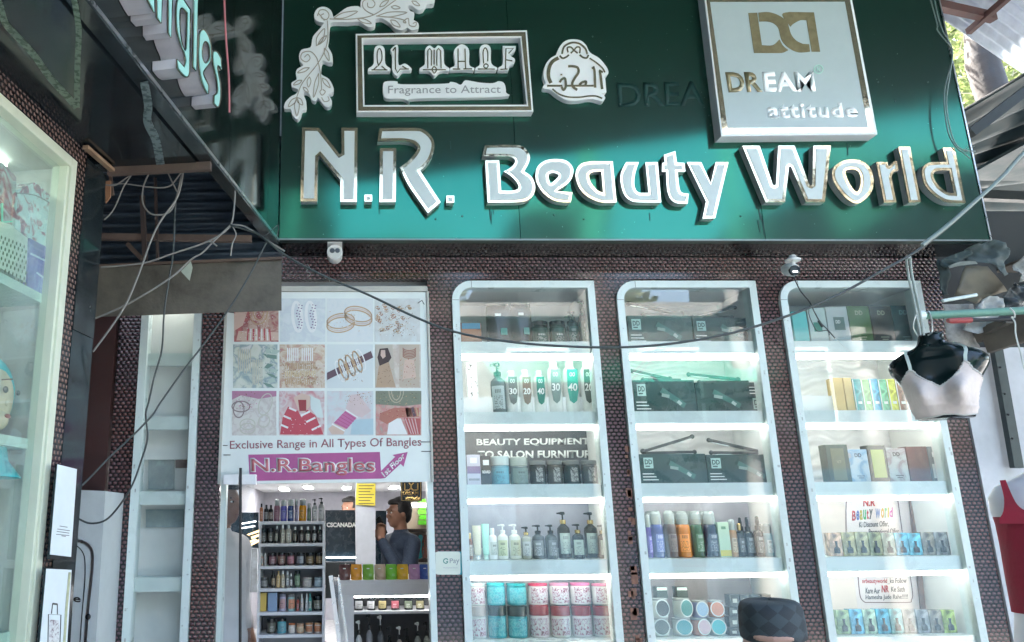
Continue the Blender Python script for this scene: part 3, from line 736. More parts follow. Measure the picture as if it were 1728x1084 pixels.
tag(dm.build('printed_dots', mat('olive_dots', (.08, .12, .06), .5, noise=0), hb), kind='stuff')
pu = wbox('gift_box', 'glossy violet blue gift box at the right end of the upper showcase shelf', 'box', [(50, 402), (93, 425), (90, 508), (46, 484)], -.046, .08, blotch_mat('violet_card', [(.05, .06, .25), (.12, .12, .4), (.3, .35, .6)], 9, .15, coat=.8))
strokes('ribbon', ['52,428 92,448', '62,460 80,474'], 3, WP, -.045, .002, mat('pale_ribbon', (.4, .5, .65), .3, noise=0), pu)
rd = wbox('gift_box', 'red and clear wrapped gift box at the far left of the upper showcase shelf', 'box', [(-15, 270), (5, 275), (28, 300), (26, 388), (-15, 372)], -.06, .08, blotch_mat('red_wrap', [(.5, .5, .45), (.3, .04, .05), (.4, .45, .4), (.15, .02, .03)], 16, .15, coat=.7))
strokes('green_band', ['4,343* 4,375* 26,374* 27,352*'], 3.4, WP, -.058, .002, mat('neon_band', (.05, .6, .35), .3, noise=0), rd)
# small picture head with turquoise scarf
hd = thing('mannequin_head', 'cream display head wearing a turquoise headscarf on the middle showcase shelf', 'mannequin head', tuple(WP.at(-14, 740, -.12)))
hc = WP.at(-19, 672, -.13)
skin = mat('doll_skin', (.55, .47, .33), .5, noise=.05); turq = mat('turquoise_cloth', (.02, .42, .45), .6, noise=.2, bump=.4, bscale=30)
hm = MB().ball(hc, .09, 20, 14, (.75, .9, 1.15)); hm.ball(hc + Vector((.061, -.02, -.015)), .010, 8, 6, (1.2, .9, 1.4)); hm.ball(hc + Vector((.045, -.025, -.07)), .03, 10, 8); hm.build('head', skin, hd, True)
sm_ = MB().ball(hc + Vector((-.035, .02, .012)), .11, 20, 14, (.86, 1, 1.18)); sm_.lathe(hc - Vector((.03, 0, .235)), [(.14, 0), (.1, .05), (.085, .12)], 16); sm_.build('headscarf', turq, hd, True)
MB().ball(hc + Vector((.067, -.045, .018)), .013, 8, 6, (.5, 1, .8)).ball(hc + Vector((.078, .02, .018)), .01, 8, 6, (.5, 1, .8)).build('eye', mat('doll_eye', (.03, .06, .06), .2, noise=0), hd, True)
MB().ball(hc + Vector((.072, -.025, -.058)), .014, 8, 6, (.5, 1.3, .5)).build('mouth', mat('doll_lip', (.3, .08, .07), .4, noise=0), hd, True)
MB().bar(hc + Vector((.06, -.06, .045)), hc + Vector((.075, -.025, .053)), .004).build('eyebrow', mat('brow', (.1, .05, .03), .6, noise=0), hd)

# notices on the pillar
def notice(name, label, pts, off, parent_m=None):
    o = thing(name, label, 'notice', tuple(WP.at(*pts[3], off)))
    c = [Vector(p) for p in pts]
    link('backing_box', prism([[q + Vector((d, e)) for q, (d, e) in zip(c, ((1.5, -1), (5, 0), (5, 8), (0, 8)))]], WP, off - .004, .012), black_gl, o)
    link('paper', prism([c], WP, off, .002), mat('white_paper', (.7, .76, .78), .5, noise=.05), o)
    return o
n1 = notice('payment_notice', 'white upright notice sheet on a black box on the glossy pillar', [(97.6, 784), (130, 792), (120, 940), (85, 936)], .05)
ink = mat('black_ink', (.02, .02, .02), .5, noise=0)
strokes('small_print', [[(101, 888), (114, 890)], [(97, 893), (118, 896)], [(96, 897), (117, 900)], [(95, 902), (117, 904)], [(104, 904.5), (111, 905.5)]], 1.0, WP, .0506, .0006, ink, n1)
n2 = notice('bag_notice', 'white notice sheet with a printed shopping bag below the other notice on the pillar', [(79, 960), (121, 962), (112, 1110), (66, 1108)], .05)
strokes('bag_outline', [[(81, 1090), (82, 1037), (103, 1038), (101, 1092)], [(87, 1036), (89, 1019), (97, 1020), (97, 1037)]], 1.5, WP, .0506, .0006, ink, n2)
strokes('bag_band', [[(89, 1019), (97, 1020)]], 3, WP, .0512, .0006, ink, n2)
link('bag_pattern', prism([[Vector(p) for p in ((84, 1046), (100, 1047), (99, 1092), (83, 1090))]], WP, .0508, .0005), blotch_mat('dot_pattern', [(.1, .02, .05), (.6, .6, .6), (.7, .7, .7)], 90, .5), n2)
strokes('torn_tape', [[(118, 966), (112, 1030), (108, 1100)]], 4, WP, .0515, .0006, mat('old_tape', (.45, .47, .3), .5, noise=.3, nscale=60), n2)

# white cabinet in the recess with half-hidden lettering
cb = thing('white_cabinet', 'white cabinet with a rounded black outline in the recess left of the woven pillar', 'cabinet', tuple(P(150, 1084, 3.5)))
FC = front(3.5)
link('cabinet_body', prism([[Vector(p) for p in ((108, 826), (178, 829), (160, 1110), (70, 1110))]], FC, 0, .3), mat('cabinet_white', (.58, .62, .62), .35, noise=.08), cb)
strokes('outline', ['128,920 138,930 143,945 143,980 138,1040 133,1110'], 1.8, FC, .0015, .0012, ink, cb)
strokes('chrome_edge', ['128,912 146,918 156,935 154,975 148,1030 142,1110'], 5, FC, .003, .0025, steel, cb)
text('le', tq(118, 1003, 136, 1016, 1), FC, .0012, ink, cb, bold=.02)
text('e', tq(116, 1032, 122, 1040), FC, .0012, ink, cb, bold=.02)
MB().ball(FC.at(148.5, 1041, .004), .012, 12, 6, (1, .4, 1)).build('lock', darkm, cb, True)
rc = thing('recess_shelving', 'dark maroon recess with white shelf edges behind the glossy pillar', 'shelving', tuple(P(170, 700, 3.75)))
MB().box(-1.5, -1.09, 3.78, 3.84, .1, 2.72).build('back_board', mat('maroon_board2', (.05, .018, .016), .6, noise=.3), rc)
for y in (577, 696):
    c = P(165, y, 3.7); MB().box(-1.45, -1.2, 3.62, 3.776, c.z - .012, c.z + .012).build('shelf_edge', white_lam, rc)

# ---- fascia, dark corrugated sheet, angle irons
def corr(name, a, b, c, d, ribs, amp, m, parent=None, per=6, square=False):
    """corrugated sheet: ribs run a->b and d->c"""
    a, b, c, d = map(Vector, (a, b, c, d)); N = ribs * per; V, Fc = [], []
    nn = (b - a).cross(d - a).normalized()
    for i in range(N + 1):
        t = i / N; ph = 2 * math.pi * t * ribs; k = math.sin(ph)
        if square: k = max(-1, min(1, k * 2.2))
        o = nn * amp * k
        V += [a.lerp(d, t) + o, b.lerp(c, t) + o]
    for i in range(N): Fc.append((2 * i, 2 * i + 1, 2 * i + 3, 2 * i + 2))
    me = mesh(name, V, Fc); o = link(name, me, m, parent, True)
    md = o.modifiers.new('thick', 'SOLIDIFY'); md.thickness = .002
    return o
fa = thing('rusty_fascia', 'weathered grey brown sheet metal fascia above the left narrow case', 'fascia', tuple(P(320, 500, 3.45)))
FF = front(3.45)
link('fascia_sheet', prism([[Vector(p) for p in ((168, 449), (475, 437), (475, 524), (158, 535))]], FF, 0, .004), mat('weathered_sheet', (.15, .135, .11), .7, .3, noise=.6, nscale=7, bump=.5, bscale=40), fa)
MB().bar(P(168, 449, 3.44), P(476, 436, 3.44), .012, .012).build('top_edge', rust, fa)
df = thing('corrugated_sheet', 'dark blue corrugated sheet behind the cables at the left', 'roof sheet', (-.8, 3.6, 3))
dcm = mat('dark_blue_sheet', (.035, .055, .075), .5, .3, noise=.3)
corr('sheet', P(120, 475, 3.75), P(476, 465, 3.75), P(476, 230, 3.66), P(120, 230, 3.66), 14, .012, dcm, df)
MB().bar(P(168, 400, 3.38), P(425, 404, 3.38), .022, .03).bar(P(215, 412, 3.42), P(240, 438, 3.42), .02).build('angle_iron', rust, df)
MB().bar(P(185, 285, 3.0), P(190, 330, 3.0), .012).build('hanger', rust, df)
MB().bar(P(240, 330, 3.3), P(245, 440, 3.4), .02).bar(P(262, 300, 3.3), P(266, 440, 3.4), .012).build('dark_strut', mat('strut_brown', (.05, .035, .03), .8, noise=.3), df)
bt = link('torn_tag', prism([[Vector(p) for p in ((322, 441), (325, 452), (320, 474), (305, 458))]], front(3.2), 0, .001), mat('pale_tag', (.4, .44, .36), .6)); tag(bt, 'pale torn plastic scrap hanging on a cable in front of the fascia', 'scrap')
bt = link('torn_wrap', prism([[Vector(p) for p in ((177, 306), (187, 305), (186, 332), (178, 342))]], front(2.9), 0, .01), mat('orange_wrap', (.4, .2, .1), .5)); tag(bt, 'orange torn wrap on the joint at the end of the soffit', 'scrap')
# ================================================================ display cases
random.seed(5)
ZSH = [2.56, 2.21, 1.865, 1.518, 1.165, .82, .48]
def prismw(loops, y0, depth):
    fl = [[Vector((a[0], a[1], 0)) for a in lp] for lp in loops]
    tr = tessellate_polygon(fl); fv = [Vector((a.x, y0, a.y)) for lp in fl for a in lp]; N = len(fv)
    fc = [tuple(t) for t in tr] + [tuple(i + N for i in t) for t in tr]; k = 0
    for lp in fl:
        n = len(lp)
        for i in range(n): fc.append((k + i, k + (i + 1) % n, k + (i + 1) % n + N, k + i + N))
        k += n
    return fixn(mesh('prism', fv + [v + Vector((0, depth, 0)) for v in fv], fc))
def arc(cx, cz, r, a0, a1, n=7): return [(cx + r * math.cos(math.radians(a0 + (a1 - a0) * i / n)), cz + r * math.sin(math.radians(a0 + (a1 - a0) * i / n))) for i in range(n + 1)]
wavy = mat('wave_panel', (.74, .74, .74), .35, noise=.04, bump=0)
def wavy_setup():
    nt = wavy.node_tree; b = nt.nodes['Principled BSDF']; tc = nt.nodes.new('ShaderNodeTexCoord'); w = nt.nodes.new('ShaderNodeTexWave')
    w.bands_direction = 'Z'; w.inputs['Scale'].default_value = 5; w.inputs['Distortion'].default_value = 9; w.inputs['Detail'].default_value = 1
    bp = nt.nodes.new('ShaderNodeBump'); bp.inputs['Strength'].default_value = .8; bp.inputs['Distance'].default_value = .01
    nt.links.new(tc.outputs['Object'], w.inputs[0]); nt.links.new(w.outputs[1], bp.inputs['Height']); nt.links.new(bp.outputs[0], b.inputs['Normal'])
wavy_setup()
def case(x0, x1, label, zt=2.868, lit=True, zsh=ZSH, back=None, rounded=True, depth=.33, fwid=.036):
    o = thing('display_case', label, 'display case', ((x0 + x1) / 2, 3.8, .3), 0, 'white framed display cases in the shop front')
    R, r = .1, .068; yb, ye = 3.783, 3.86; zb = .3; f = fwid
    x0 += .001; x1 -= .001
    if rounded:
        outer = [(x0, zb), (x0, zt - R)] + arc(x0 + R, zt - R, R, 180, 90)[1:] + [(x1, zt), (x1 - f, zt - f)] + arc(x0 + R + .0, zt - R, R - f, 90, 180)[0:] + [(x0 + f, zb)]
    else:
        outer = [(x0, zb), (x0, zt), (x1, zt), (x1 - f, zt - f), (x0 + f, zt - f), (x0 + f, zb)]
    link('frame_left', prismw([outer], yb, ye - yb), white_lam, o)
    link('frame_right', prismw([[(x1, zb), (x1, zt - .0015), (x1 - f + .0005, zt - f - .001), (x1 - f, zb)]], yb, ye - yb), white_lam, o)
    MB().box(x0 + f, x1 - f, 3.803, 3.808, zb + .03, zt - f + (.0 if not rounded else 0)).build('glass_pane', glass, o)
    yk = 3.86 + depth
    if rounded:
        MB().box(x0 + .001, x0 + f - .001, yb - .0006, yb, zt - R - .001, zt - R + .0008).box(x0 + R - .0008, x0 + R + .001, yb - .0006, yb, zt - f + .001, zt - .001).build('joint_line', darkm, o)
    sm = MB()
    for kk in range(16):
        sx_, sz_ = random.choice((x0 + f * random.uniform(.2, .8), x1 - f * random.uniform(.2, .8))), random.uniform(1.0, zt - .2)
        sm.box(sx_ - random.uniform(.001, .006), sx_ + random.uniform(.001, .005), yb - .0009, yb - .0003, sz_ - random.uniform(.001, .01), sz_ + random.uniform(.001, .012))
    tag(sm.build('smudge', mat('frame_smudge', (.5, .55, .52), .6, noise=.4, nscale=90), o), kind='stuff')
    for kk in range(5):
        for sx_ in (x0 + f * .5, x1 - f * .5): MB().ball((sx_, yb, .9 + kk * .43), .0026, 6, 4, (1, .4, 1)).build('screw', steel, o)
    MB().box(x0, x1, yk, yk + .01, zb, zt).build('back_panel', back or white_in, o)
    for q0 in (x0, x1 - .012): MB().box(q0, q0 + .012, 3.861, yk - .001, zb, zt).build('side_panel', white_in, o)
    MB().box(x0 + .013, x1 - .013, 3.861, yk - .001, zt - .02, zt - .001).build('top_panel', white_in, o); MB().box(x0, x1, 3.83, yk, zb - .02, zb).build('base_panel', white_in, o)
    for z in zsh:
        MB().box(x0 + f + .001, x1 - f - .001, 3.812, 3.834, z - .062, z).box(x0 + .014, x1 - .014, 3.8345, yk - .002, z - .02, z - .001).build('shelf', white_lam, o)
        if lit:
            MB().box(x0 + f + .003, x1 - f - .003, 3.836, 3.846, z - .088, z - .068).build('light_strip', led, o)
    return o
c1 = case(.562, 1.286, 'white framed display case of bottles and jars right of the shop door')
c2 = case(1.393, 2.114, 'white framed display case holding boxed hair straighteners in the middle', back=wavy)
c3 = case(2.228, 2.969, 'white framed display case of perfume boxes behind the black hanging torso', back=wavy)
for x0 in (.562, 1.393, 2.228):
    link('weave_corner', prismw([[(x0 - .002, ZT + .01), (x0 - .002, ZT - .11)] + arc(x0 + .101, ZT - .102, .099, 180, 90) + [(x0 + .1, ZT + .01)]], 3.802, .04), weave, wf)
c0 = case(-.971, -.677, 'narrow empty display case left of the door under the rusty fascia', lit=False, zsh=[2.505, 2.195, 1.845, 1.46, 1.1], rounded=False, depth=.1)
# added glowing panel under the top, brightens the inside of the narrow case
MB().box(-.9, -.76, 3.88, 3.93, 2.815, 2.83).build('lamp', led, c0)

# ---------------------------------------------------------------- goods: unit meshes, sized by their root
UM = {}
def um(key, fn):
    if key not in UM:
        b = fn(); me = mesh(key, b.v, b.f); fixn(me); me['local'] = 1
        for p in me.polygons: p.use_smooth = len(p.vertices) <= 4
        try: me.set_sharp_from_angle(angle=math.radians(40))
        except Exception: pass
        me.materials.append(None); UM[key] = me
    return UM[key]
def part(name, key, fn, m, root):
    o = bpy.data.objects.new(name, um(key, fn)); C.objects.link(o); o.parent = root
    o.material_slots[0].link = 'OBJECT'; o.material_slots[0].material = m
    return o
def patch(r, z0, z1, a=52, n=8):
    b = MB(); v = []
    for i in range(n + 1):
        t = math.radians(-90 - a + 2 * a * i / n)
        for rr in (r, r - .02):
            for z in (z0, z1): v.append((math.cos(t) * rr, math.sin(t) * rr, z))
    f = []
    for i in range(n):
        k = i * 4; f += [(k, k + 4, k + 5, k + 1), (k + 2, k + 3, k + 7, k + 6), (k + 1, k + 5, k + 7, k + 3), (k, k + 2, k + 6, k + 4)]
    f += [(0, 1, 3, 2), (n * 4, n * 4 + 2, n * 4 + 3, n * 4 + 1)]
    return b.add(v, f)
cm = lambda c, rough=.2, name=None, **k: mat(name or 'c_%02d%02d%02d_%d' % tuple([int(q * 99) for q in c] + [int(rough * 100)]), c, rough, noise=.06, **k)
BLK = (.012, .016, .018); DTEAL = (.01, .07, .06); GOLDC = (.6, .42, .15); WH = (.75, .77, .76)
gold_cap = mat('gold_cap', (.75, .52, .2), .2, 1., noise=0)
clearp = mat('clear_plastic', (.62, .7, .68), .08, noise=0, trans=.6)
def lab_text(m=None): return m
BUILD = {
 'pump': [('body', lambda: MB().lathe((0, 0, 0), [(.46, 0), (.5, .02), (.5, .58), (.46, .65), (.25, .71), (.17, .73), (.17, .76)], 16)),
          ('collar', lambda: MB().lathe((0, 0, 0), [(.24, .735), (.24, .82), (.16, .83)], 12)),
          ('pump_head', lambda: MB().lathe((0, 0, 0), [(.07, .82), (.07, .93), (.2, .935), (.2, .985), (.14, 1)], 10).add([(-.45, -.08, .95), (0, -.08, .94), (0, .08, .94), (-.45, .08, .95), (-.45, -.08, .98), (0, -.08, 1), (0, .08, 1), (-.45, .08, .98)], [(0, 3, 2, 1), (4, 5, 6, 7), (0, 1, 5, 4), (1, 2, 6, 5), (2, 3, 7, 6), (3, 0, 4, 7)])),
          ('label', lambda: patch(.512, .1, .54))],
 'bottle': [('body', lambda: MB().lathe((0, 0, 0), [(.46, 0), (.5, .02), (.5, .66), (.44, .74), (.2, .79), (.2, .82)], 16)),
            ('cap', lambda: MB().lathe((0, 0, 0), [(.24, .8), (.24, .985), (.21, 1)], 12)), ('label', lambda: patch(.512, .14, .56))],
 'mist': [('body', lambda: MB().lathe((0, 0, 0), [(.46, 0), (.5, .02), (.5, .64), (.44, .7), (.2, .72)], 16)),
          ('collar', lambda: MB().lathe((0, 0, 0), [(.17, .7), (.17, .86), (.13, .87)], 10)),
          ('dome_cap', lambda: MB().lathe((0, 0, 0), [(.42, .705), (.44, .76), (.42, .93), (.34, .985), (.1, 1)], 14)), ('label', lambda: patch(.512, .12, .5, 40))],
 'dropper': [('body', lambda: MB().lathe((0, 0, 0), [(.47, 0), (.5, .02), (.5, .58), (.42, .63), (.22, .66)], 16)),
             ('collar', lambda: MB().lathe((0, 0, 0), [(.27, .64), (.27, .76), (.2, .77)], 12)), ('rubber_bulb', lambda: MB().lathe((0, 0, 0), [(.17, .77), (.2, .86), (.16, .97), (.08, 1)], 10)), ('label', lambda: patch(.512, .1, .5))],
 'jar': [('body', lambda: MB().lathe((0, 0, 0), [(.46, 0), (.5, .04), (.5, .76), (.44, .82)], 18)), ('lid', lambda: MB().lathe((0, 0, 0), [(.5, .825), (.5, .98), (.46, 1)], 18)), ('label', lambda: patch(.512, .14, .7, 60))],
 'jarbig': [('body', lambda: MB().lathe((0, 0, 0), [(.46, 0), (.5, .04), (.5, .64), (.46, .68)], 18)), ('lid', lambda: MB().lathe((0, 0, 0), [(.505, .685), (.505, .98), (.46, 1)], 18)), ('label', lambda: patch(.512, .08, .6, 60))],
 'tier': [('body', lambda: MB().lathe((0, 0, 0), [(.46, 0), (.5, .04), (.5, .84), (.44, .87)], 18)), ('lid', lambda: MB().lathe((0, 0, 0), [(.5, .875), (.5, .98), (.46, 1)], 18)), ('label', lambda: patch(.512, .1, .8, 60))],
 'devel': [('body', lambda: MB().lathe((0, 0, 0), [(.44, 0), (.48, .02), (.5, .12), (.5, .3), (.42, .8), (.3, .87), (.24, .88)], 16, (1, .8))),
           ('cap', lambda: MB().lathe((0, 0, 0), [(.25, .88), (.25, .985), (.22, 1)], 12, (1, .8)))],
 'tube': [('body', lambda: MB().lathe((0, 0, 0), [(.28, .12), (.42, .16), (.5, .9), (.5, 1)], 14, (1, .45))), ('cap', lambda: MB().lathe((0, 0, 0), [(.3, 0), (.3, .12)], 12, (1, .6)))],
}
def good(kind, x0, x1, yt, zb, Y, cols, label, group, name=None, cat=None, depthk=1.):
    """x0,x1,yt measured in the photo at distance Y; stands on zb; cols in part order"""
    a, b = P(x0, yt, Y), P(x1, yt, Y)
    zt = a.z; w = max(.012, b.x - a.x)
    nm = name or {'pump': 'pump_bottle', 'bottle': 'bottle', 'mist': 'spray_bottle', 'dropper': 'dropper_bottle', 'jar': 'jar', 'jarbig': 'jar', 'tier': 'jar', 'devel': 'developer_bottle', 'tube': 'tube'}[kind]
    # x measured near the top: shift to the foot is nil, uprights are vertical in the world
    o = thing(nm, label, cat or nm.replace('_', ' ').replace('developer bottle', 'bottle').replace('spray bottle', 'bottle').replace('pump bottle', 'bottle').replace('dropper bottle', 'bottle'), ((a.x + b.x) / 2, Y + w * .5 * depthk + random.uniform(0, .006), zb + .0008), random.uniform(-.3, .3), group)
    o.rotation_euler[1] = random.uniform(-.018, .018) * (kind not in ('tier', 'jarbig', 'devel'))
    o.scale = (w * .97, w * .97 * depthk, (zt - zb) * random.uniform(.975, 1.01))
    for (pn, fn), m in zip(BUILD[kind], cols):
        if pn == 'label' and m is not None and m.name.startswith('c_') : m = labmat(tuple(m.node_tree.nodes['Principled BSDF'].inputs['Base Color'].default_value)[:3])
        if pn == 'label' and isinstance(m, tuple): m = labmat(m)
        if m is not None: part(pn, kind + '_' + pn, fn, m, o)
    return o
def carton(x0, x1, yt, zb, Y, m, label, group, d=.05, name='carton', cat='box', rz=0., lid=None):
    a, b = P(x0, yt, Y), P(x1, yt, Y); w, h = b.x - a.x, a.z - zb
    o = thing(name, label, cat, ((a.x + b.x) / 2, Y, zb + .0008), rz, group)
    MB().box(-w / 2 + .0006, w / 2 - .0006, 0, d, 0, h).build('box_body', m, o, local=True, bevel=.0012)
    return o
def on(o, name, m, u0, u1, v0, v1, y=-.0012, w=None, h=None, t=.001):
    """flat print on the front of a carton, fractions of its size"""
    bb = o.children[0].data.vertices; xs = [v.co.x for v in bb]; zs = [v.co.z for v in bb]
    X = lambda u: min(xs) + (max(xs) - min(xs)) * u; Z = lambda v: min(zs) + (max(zs) - min(zs)) * v
    return MB().box(X(u0), X(u1), y, y + t, Z(v0), Z(v1)).build(name, m, o, local=True)
TXC = {}
def ontext(o, s, m, u0, u1, v0, v1, y=-.0008, bold=.02):
    bb = o.children[0].data.vertices; xs = [v.co.x for v in bb]; zs = [v.co.z for v in bb]
    X = lambda u: min(xs) + (max(xs) - min(xs)) * u; Z = lambda v: min(zs) + (max(zs) - min(zs)) * v
    if (s, bold) not in TXC:
        cu = bpy.data.curves.new('t', 'FONT'); cu.body = s; cu.offset = bold; cu.resolution_u = 2
        q = bpy.data.objects.new('t', cu); C.objects.link(q); me = bpy.data.meshes.new_from_object(q.evaluated_get(bpy.context.evaluated_depsgraph_get()))
        bpy.data.objects.remove(q); TXC[(s, bold)] = ([v.co.copy() for v in me.vertices], [tuple(p.vertices) for p in me.polygons])
    vs, fs = TXC[(s, bold)]
    ax = [v.x for v in vs]; ay = [v.y for v in vs]
    V = [(X(u0 + (u1 - u0) * (v.x - min(ax)) / (max(ax) - min(ax))), y, Z(v0 + (v1 - v0) * (v.y - min(ay)) / (max(ay) - min(ay)))) for v in vs]
    me = mesh('lettering', V, fs); me['local'] = 1
    q = link('lettering', me, m, o)
    md = q.modifiers.new('thick', 'SOLIDIFY'); md.thickness = .0008; md.offset = 0
    return q
YG = 3.9
ORD = ['first', 'second', 'third', 'fourth', 'fifth', 'sixth', 'seventh', 'eighth', 'ninth', 'tenth', 'eleventh', 'twelfth', 'thirteenth']
white_ink = mat('white_ink', (.8, .82, .8), .4, noise=0)
prt = lambda c: cm(c, .35)
# ---- case 1, row 1
g11 = 'goods on the top shelf beside the door'
z = ZSH[0]
bx = carton(777, 812, 545, z, YG, cm((.35, .14, .07)), 'brown and blue box at the far left of the top shelf beside the door', g11)
on(bx, 'blue_band', cm((.05, .25, .4)), .05, .95, .72, .98)
def pouch(x0, x1, yt, zb, Y, m, label, group, h=None, cap=True, lab=None, name='pouch'):
    a, b = P(x0, yt, Y), P(x1, yt, Y); w, h = b.x - a.x, a.z - zb
    o = thing(name, label, 'pouch', ((a.x + b.x) / 2, Y + .02, zb + .0008), random.uniform(-.1, .1), group)
    bm = bmesh.new(); N, M = 9, 10; V = []
    for s in (-1, 1):
        for j in range(M + 1):
            v = j / M; t = .028 * (1 - v) ** .6 + .002
            ww = w / 2 * (1 - .1 * max(0, v - .8) * 5)
            for i in range(N + 1):
                u = i / N * 2 - 1
                V.append((u * ww, s * t * math.cos(u * math.pi / 2) ** .7 + random.uniform(-.0012, .0012), v * h))
    F = []
    for s in range(2):
        k = s * (N + 1) * (M + 1)
        for j in range(M):
            for i in range(N):
                q = k + j * (N + 1) + i; F.append((q, q + 1, q + N + 2, q + N + 1))
    me = mesh('pouch', V, F); me['local'] = 1; bm.free()
    link('pouch_body', me, m, o, True)
    MB().box(-w * .42, w * .42, -.004, .004, h * .97, h * 1.0).build('seal', m, o, local=True)
    if cap: MB().lathe((w * .36, 0, h * .9), [(.009, 0), (.009, .022)], 10).build('cap', cm(BLK), o, local=True)
    MB().box(w * .02, w * .28, -.0325, -.031, h * .24, h * .4).build('label', lab or cm((.05, .3, .26)), o, local=True)
    q = MB().box(-w * .16, w * .08, -.0215, -.020, h * .7, h * .76).build('print_mark', white_ink, o, local=True)
    return o
pouch(820, 862, 513, z, YG, cm((.006, .01, .009), .2), 'black refill pouch with a green label, left of its twin on the top shelf', g11)
pouch(861, 897, 511, z, YG, cm((.006, .01, .009), .2), 'black refill pouch next to the black jars on the top shelf', g11, lab=cm((.03, .22, .2)))
for i, (a, b) in enumerate(((897, 928), (929, 957))):
    good('jar', a, b, 540, z, YG, [cm((.012, .045, .035), .08), cm(BLK, .15), cm((.02, .08, .06), .2)], ('left' if i == 0 else 'right') + ' one of two dark green jars on the top shelf beside the door', g11)
good('pump', 958, 977, 522, z, YG, [cm((.012, .045, .035), .08), cm(BLK), cm(BLK), cm((.03, .1, .08))], 'shorter dark pump bottle on the top shelf beside the door', g11)
good('pump', 976, 993, 505, z, YG, [cm((.012, .03, .028), .08), cm(BLK), cm(BLK), cm((.12, .14, .1))], 'taller dark pump bottle at the right end of the top shelf beside the door', g11)
# ---- case 1, row 2
z = ZSH[1]; g12 = 'hair developer bottles on the second shelf'
good('pump', 829, 855, 610, z, YG, [cm((.10, .14, .14)), cm(BLK), cm(BLK), cm((.35, .42, .42))], 'dark grey pump bottle left of the white developer bottles', g12)
labd = cm((.10, .11, .09), .2); 
for i, (a, b, t, s, lc) in enumerate(((852, 876, 623, '30', (.16, .17, .16)), (876, 899, 623, '20', (.25, .18, .14)), (900, 922, 623, '40', (.05, .2, .16)), (923, 949, 608, '30', (.2, .25, .24)), (950, 979, 608, '40', (.03, .3, .24)), (979, 1004, 608, '20', (.08, .1, .09)))):
    o = good('devel', a, b, t, z, YG, [cm((.72, .74, .7), .25), cm((.62, .66, .63), .3)], ('short' if i < 3 else 'tall') + ' white developer bottle numbered %s with a dark pointed label, %s from the left' % (s, ORD[i]), g12)
    w = o.scale.x; fp = Plane((0, o.location.y - w * .42, 0), (1, 0, 0), (0, -1, 0)); xc = (a + b) / 2; hh = 693 - t; dw = (b - a) * .31
    xs = lambda y: xc + (y - t) * .055
    lp = [Vector((xs(t + hh * .18) - dw, t + hh * .18)), Vector((xs(t + hh * .18) + dw, t + hh * .18)), Vector((xs(t + hh * .6) + dw, t + hh * .6)), Vector((xs(t + hh * .78) + dw * .7, t + hh * .8)), Vector((xs(t + hh * .85), t + hh * .86)), Vector((xs(t + hh * .78) - dw * .7, t + hh * .8)), Vector((xs(t + hh * .6) - dw, t + hh * .6))]
    M = Matrix.LocRotScale(o.location, o.rotation_euler, o.scale).inverted()
    me = prism([lp], fp, 0, .0015); me.materials.append(cm(lc, .2)); me.transform(M); q = bpy.data.objects.new('label', me); C.objects.link(q); q.parent = o
    yn = t + hh * .46
    tx = text(s, tq(xs(yn) - dw * .85, yn, xs(yn) + dw * .85, yn + hh * .15), fp, .0012, white_ink, None, bold=.02)
    C.objects.unlink(tx); me = tx.data; me.transform(M); bpy.data.objects.remove(tx); q = bpy.data.objects.new('lettering', me); C.objects.link(q); q.parent = o
    yn = t + hh * .24
    tx = text('oo', tq(xs(yn) - dw * .5, yn, xs(yn) + dw * .5, yn + 7), fp, .0012, white_ink, None, bold=.0)
    me = tx.data; bpy.data.objects.remove(tx); me.transform(M); q = bpy.data.objects.new('print_mark', me); C.objects.link(q); q.parent = o
F4 = front(4.17)
sp_ = link('speckled_card', prism([[Vector(p) for p in ((786, 612), (803, 612), (810, 700), (792, 700))]], front(4.0), 0, .01), blotch_mat('speckle', [(.05, .05, .05), (.75, .75, .75), (.8, .8, .8), (.8, .8, .8)], 60, .5)); tag(sp_, 'white speckled card standing at the left of the developer bottles', 'card')
# ---- case 1, row 3
z = ZSH[2]; g13 = 'goods on the third shelf in front of the dark equipment banner'
bn = thing('equipment_banner', 'dark grey banner with white beauty equipment lettering behind the third shelf', 'banner', tuple(P(900, 760, 4.1)))
link('banner_sheet', prism([[Vector(p) for p in ((770, 722), (1010, 722), (1014, 800), (775, 800))]], front(4.06), 0, .003), mat('banner_grey', (.075, .08, .09), .5, noise=.2, nscale=5), bn)
text('BEAUTY EQUIPMENT', tq(804, 741, 995, 754, -2), front(4.06), .001, white_ink, bn, bold=.03)
text('TO SALON FURNITURE', tq(806, 761, 1007, 774, -1), front(4.06), .001, white_ink, bn, bold=.03)
bx = carton(787, 810, 768, z, YG, cm((.6, .58, .66)), 'white and violet box at the left of the third shelf', g13)
on(bx, 'violet_panel', cm((.25, .18, .32)), .02, .98, .38, .62); on(bx, 'brand_mark', white_ink, .25, .75, .72, .9); on(bx, 'print_band', cm((.3, .3, .33)), .1, .9, .15, .22)
bx = carton(811, 828, 770, z, YG, cm(BLK, .15), 'slim black box between the violet box and the blue jar', g13)
ontext(bx, 'BEARD', white_ink, .1, .9, .4, .5); on(bx, 'brand_mark', white_ink, .2, .8, .68, .86)
good('jarbig', 830, 862, 770, z, YG, [cm((.1, .3, .38), .1), cm((.45, .55, .55), .1), cm((.08, .35, .45))], 'blue jar with a clear lid on the third shelf', g13)
good('jarbig', 863, 893, 770, z, YG, [cm((.15, .2, .2), .1), cm((.4, .45, .4), .1), cm((.2, .28, .26))], 'grey green jar with a clear lid on the third shelf', g13)
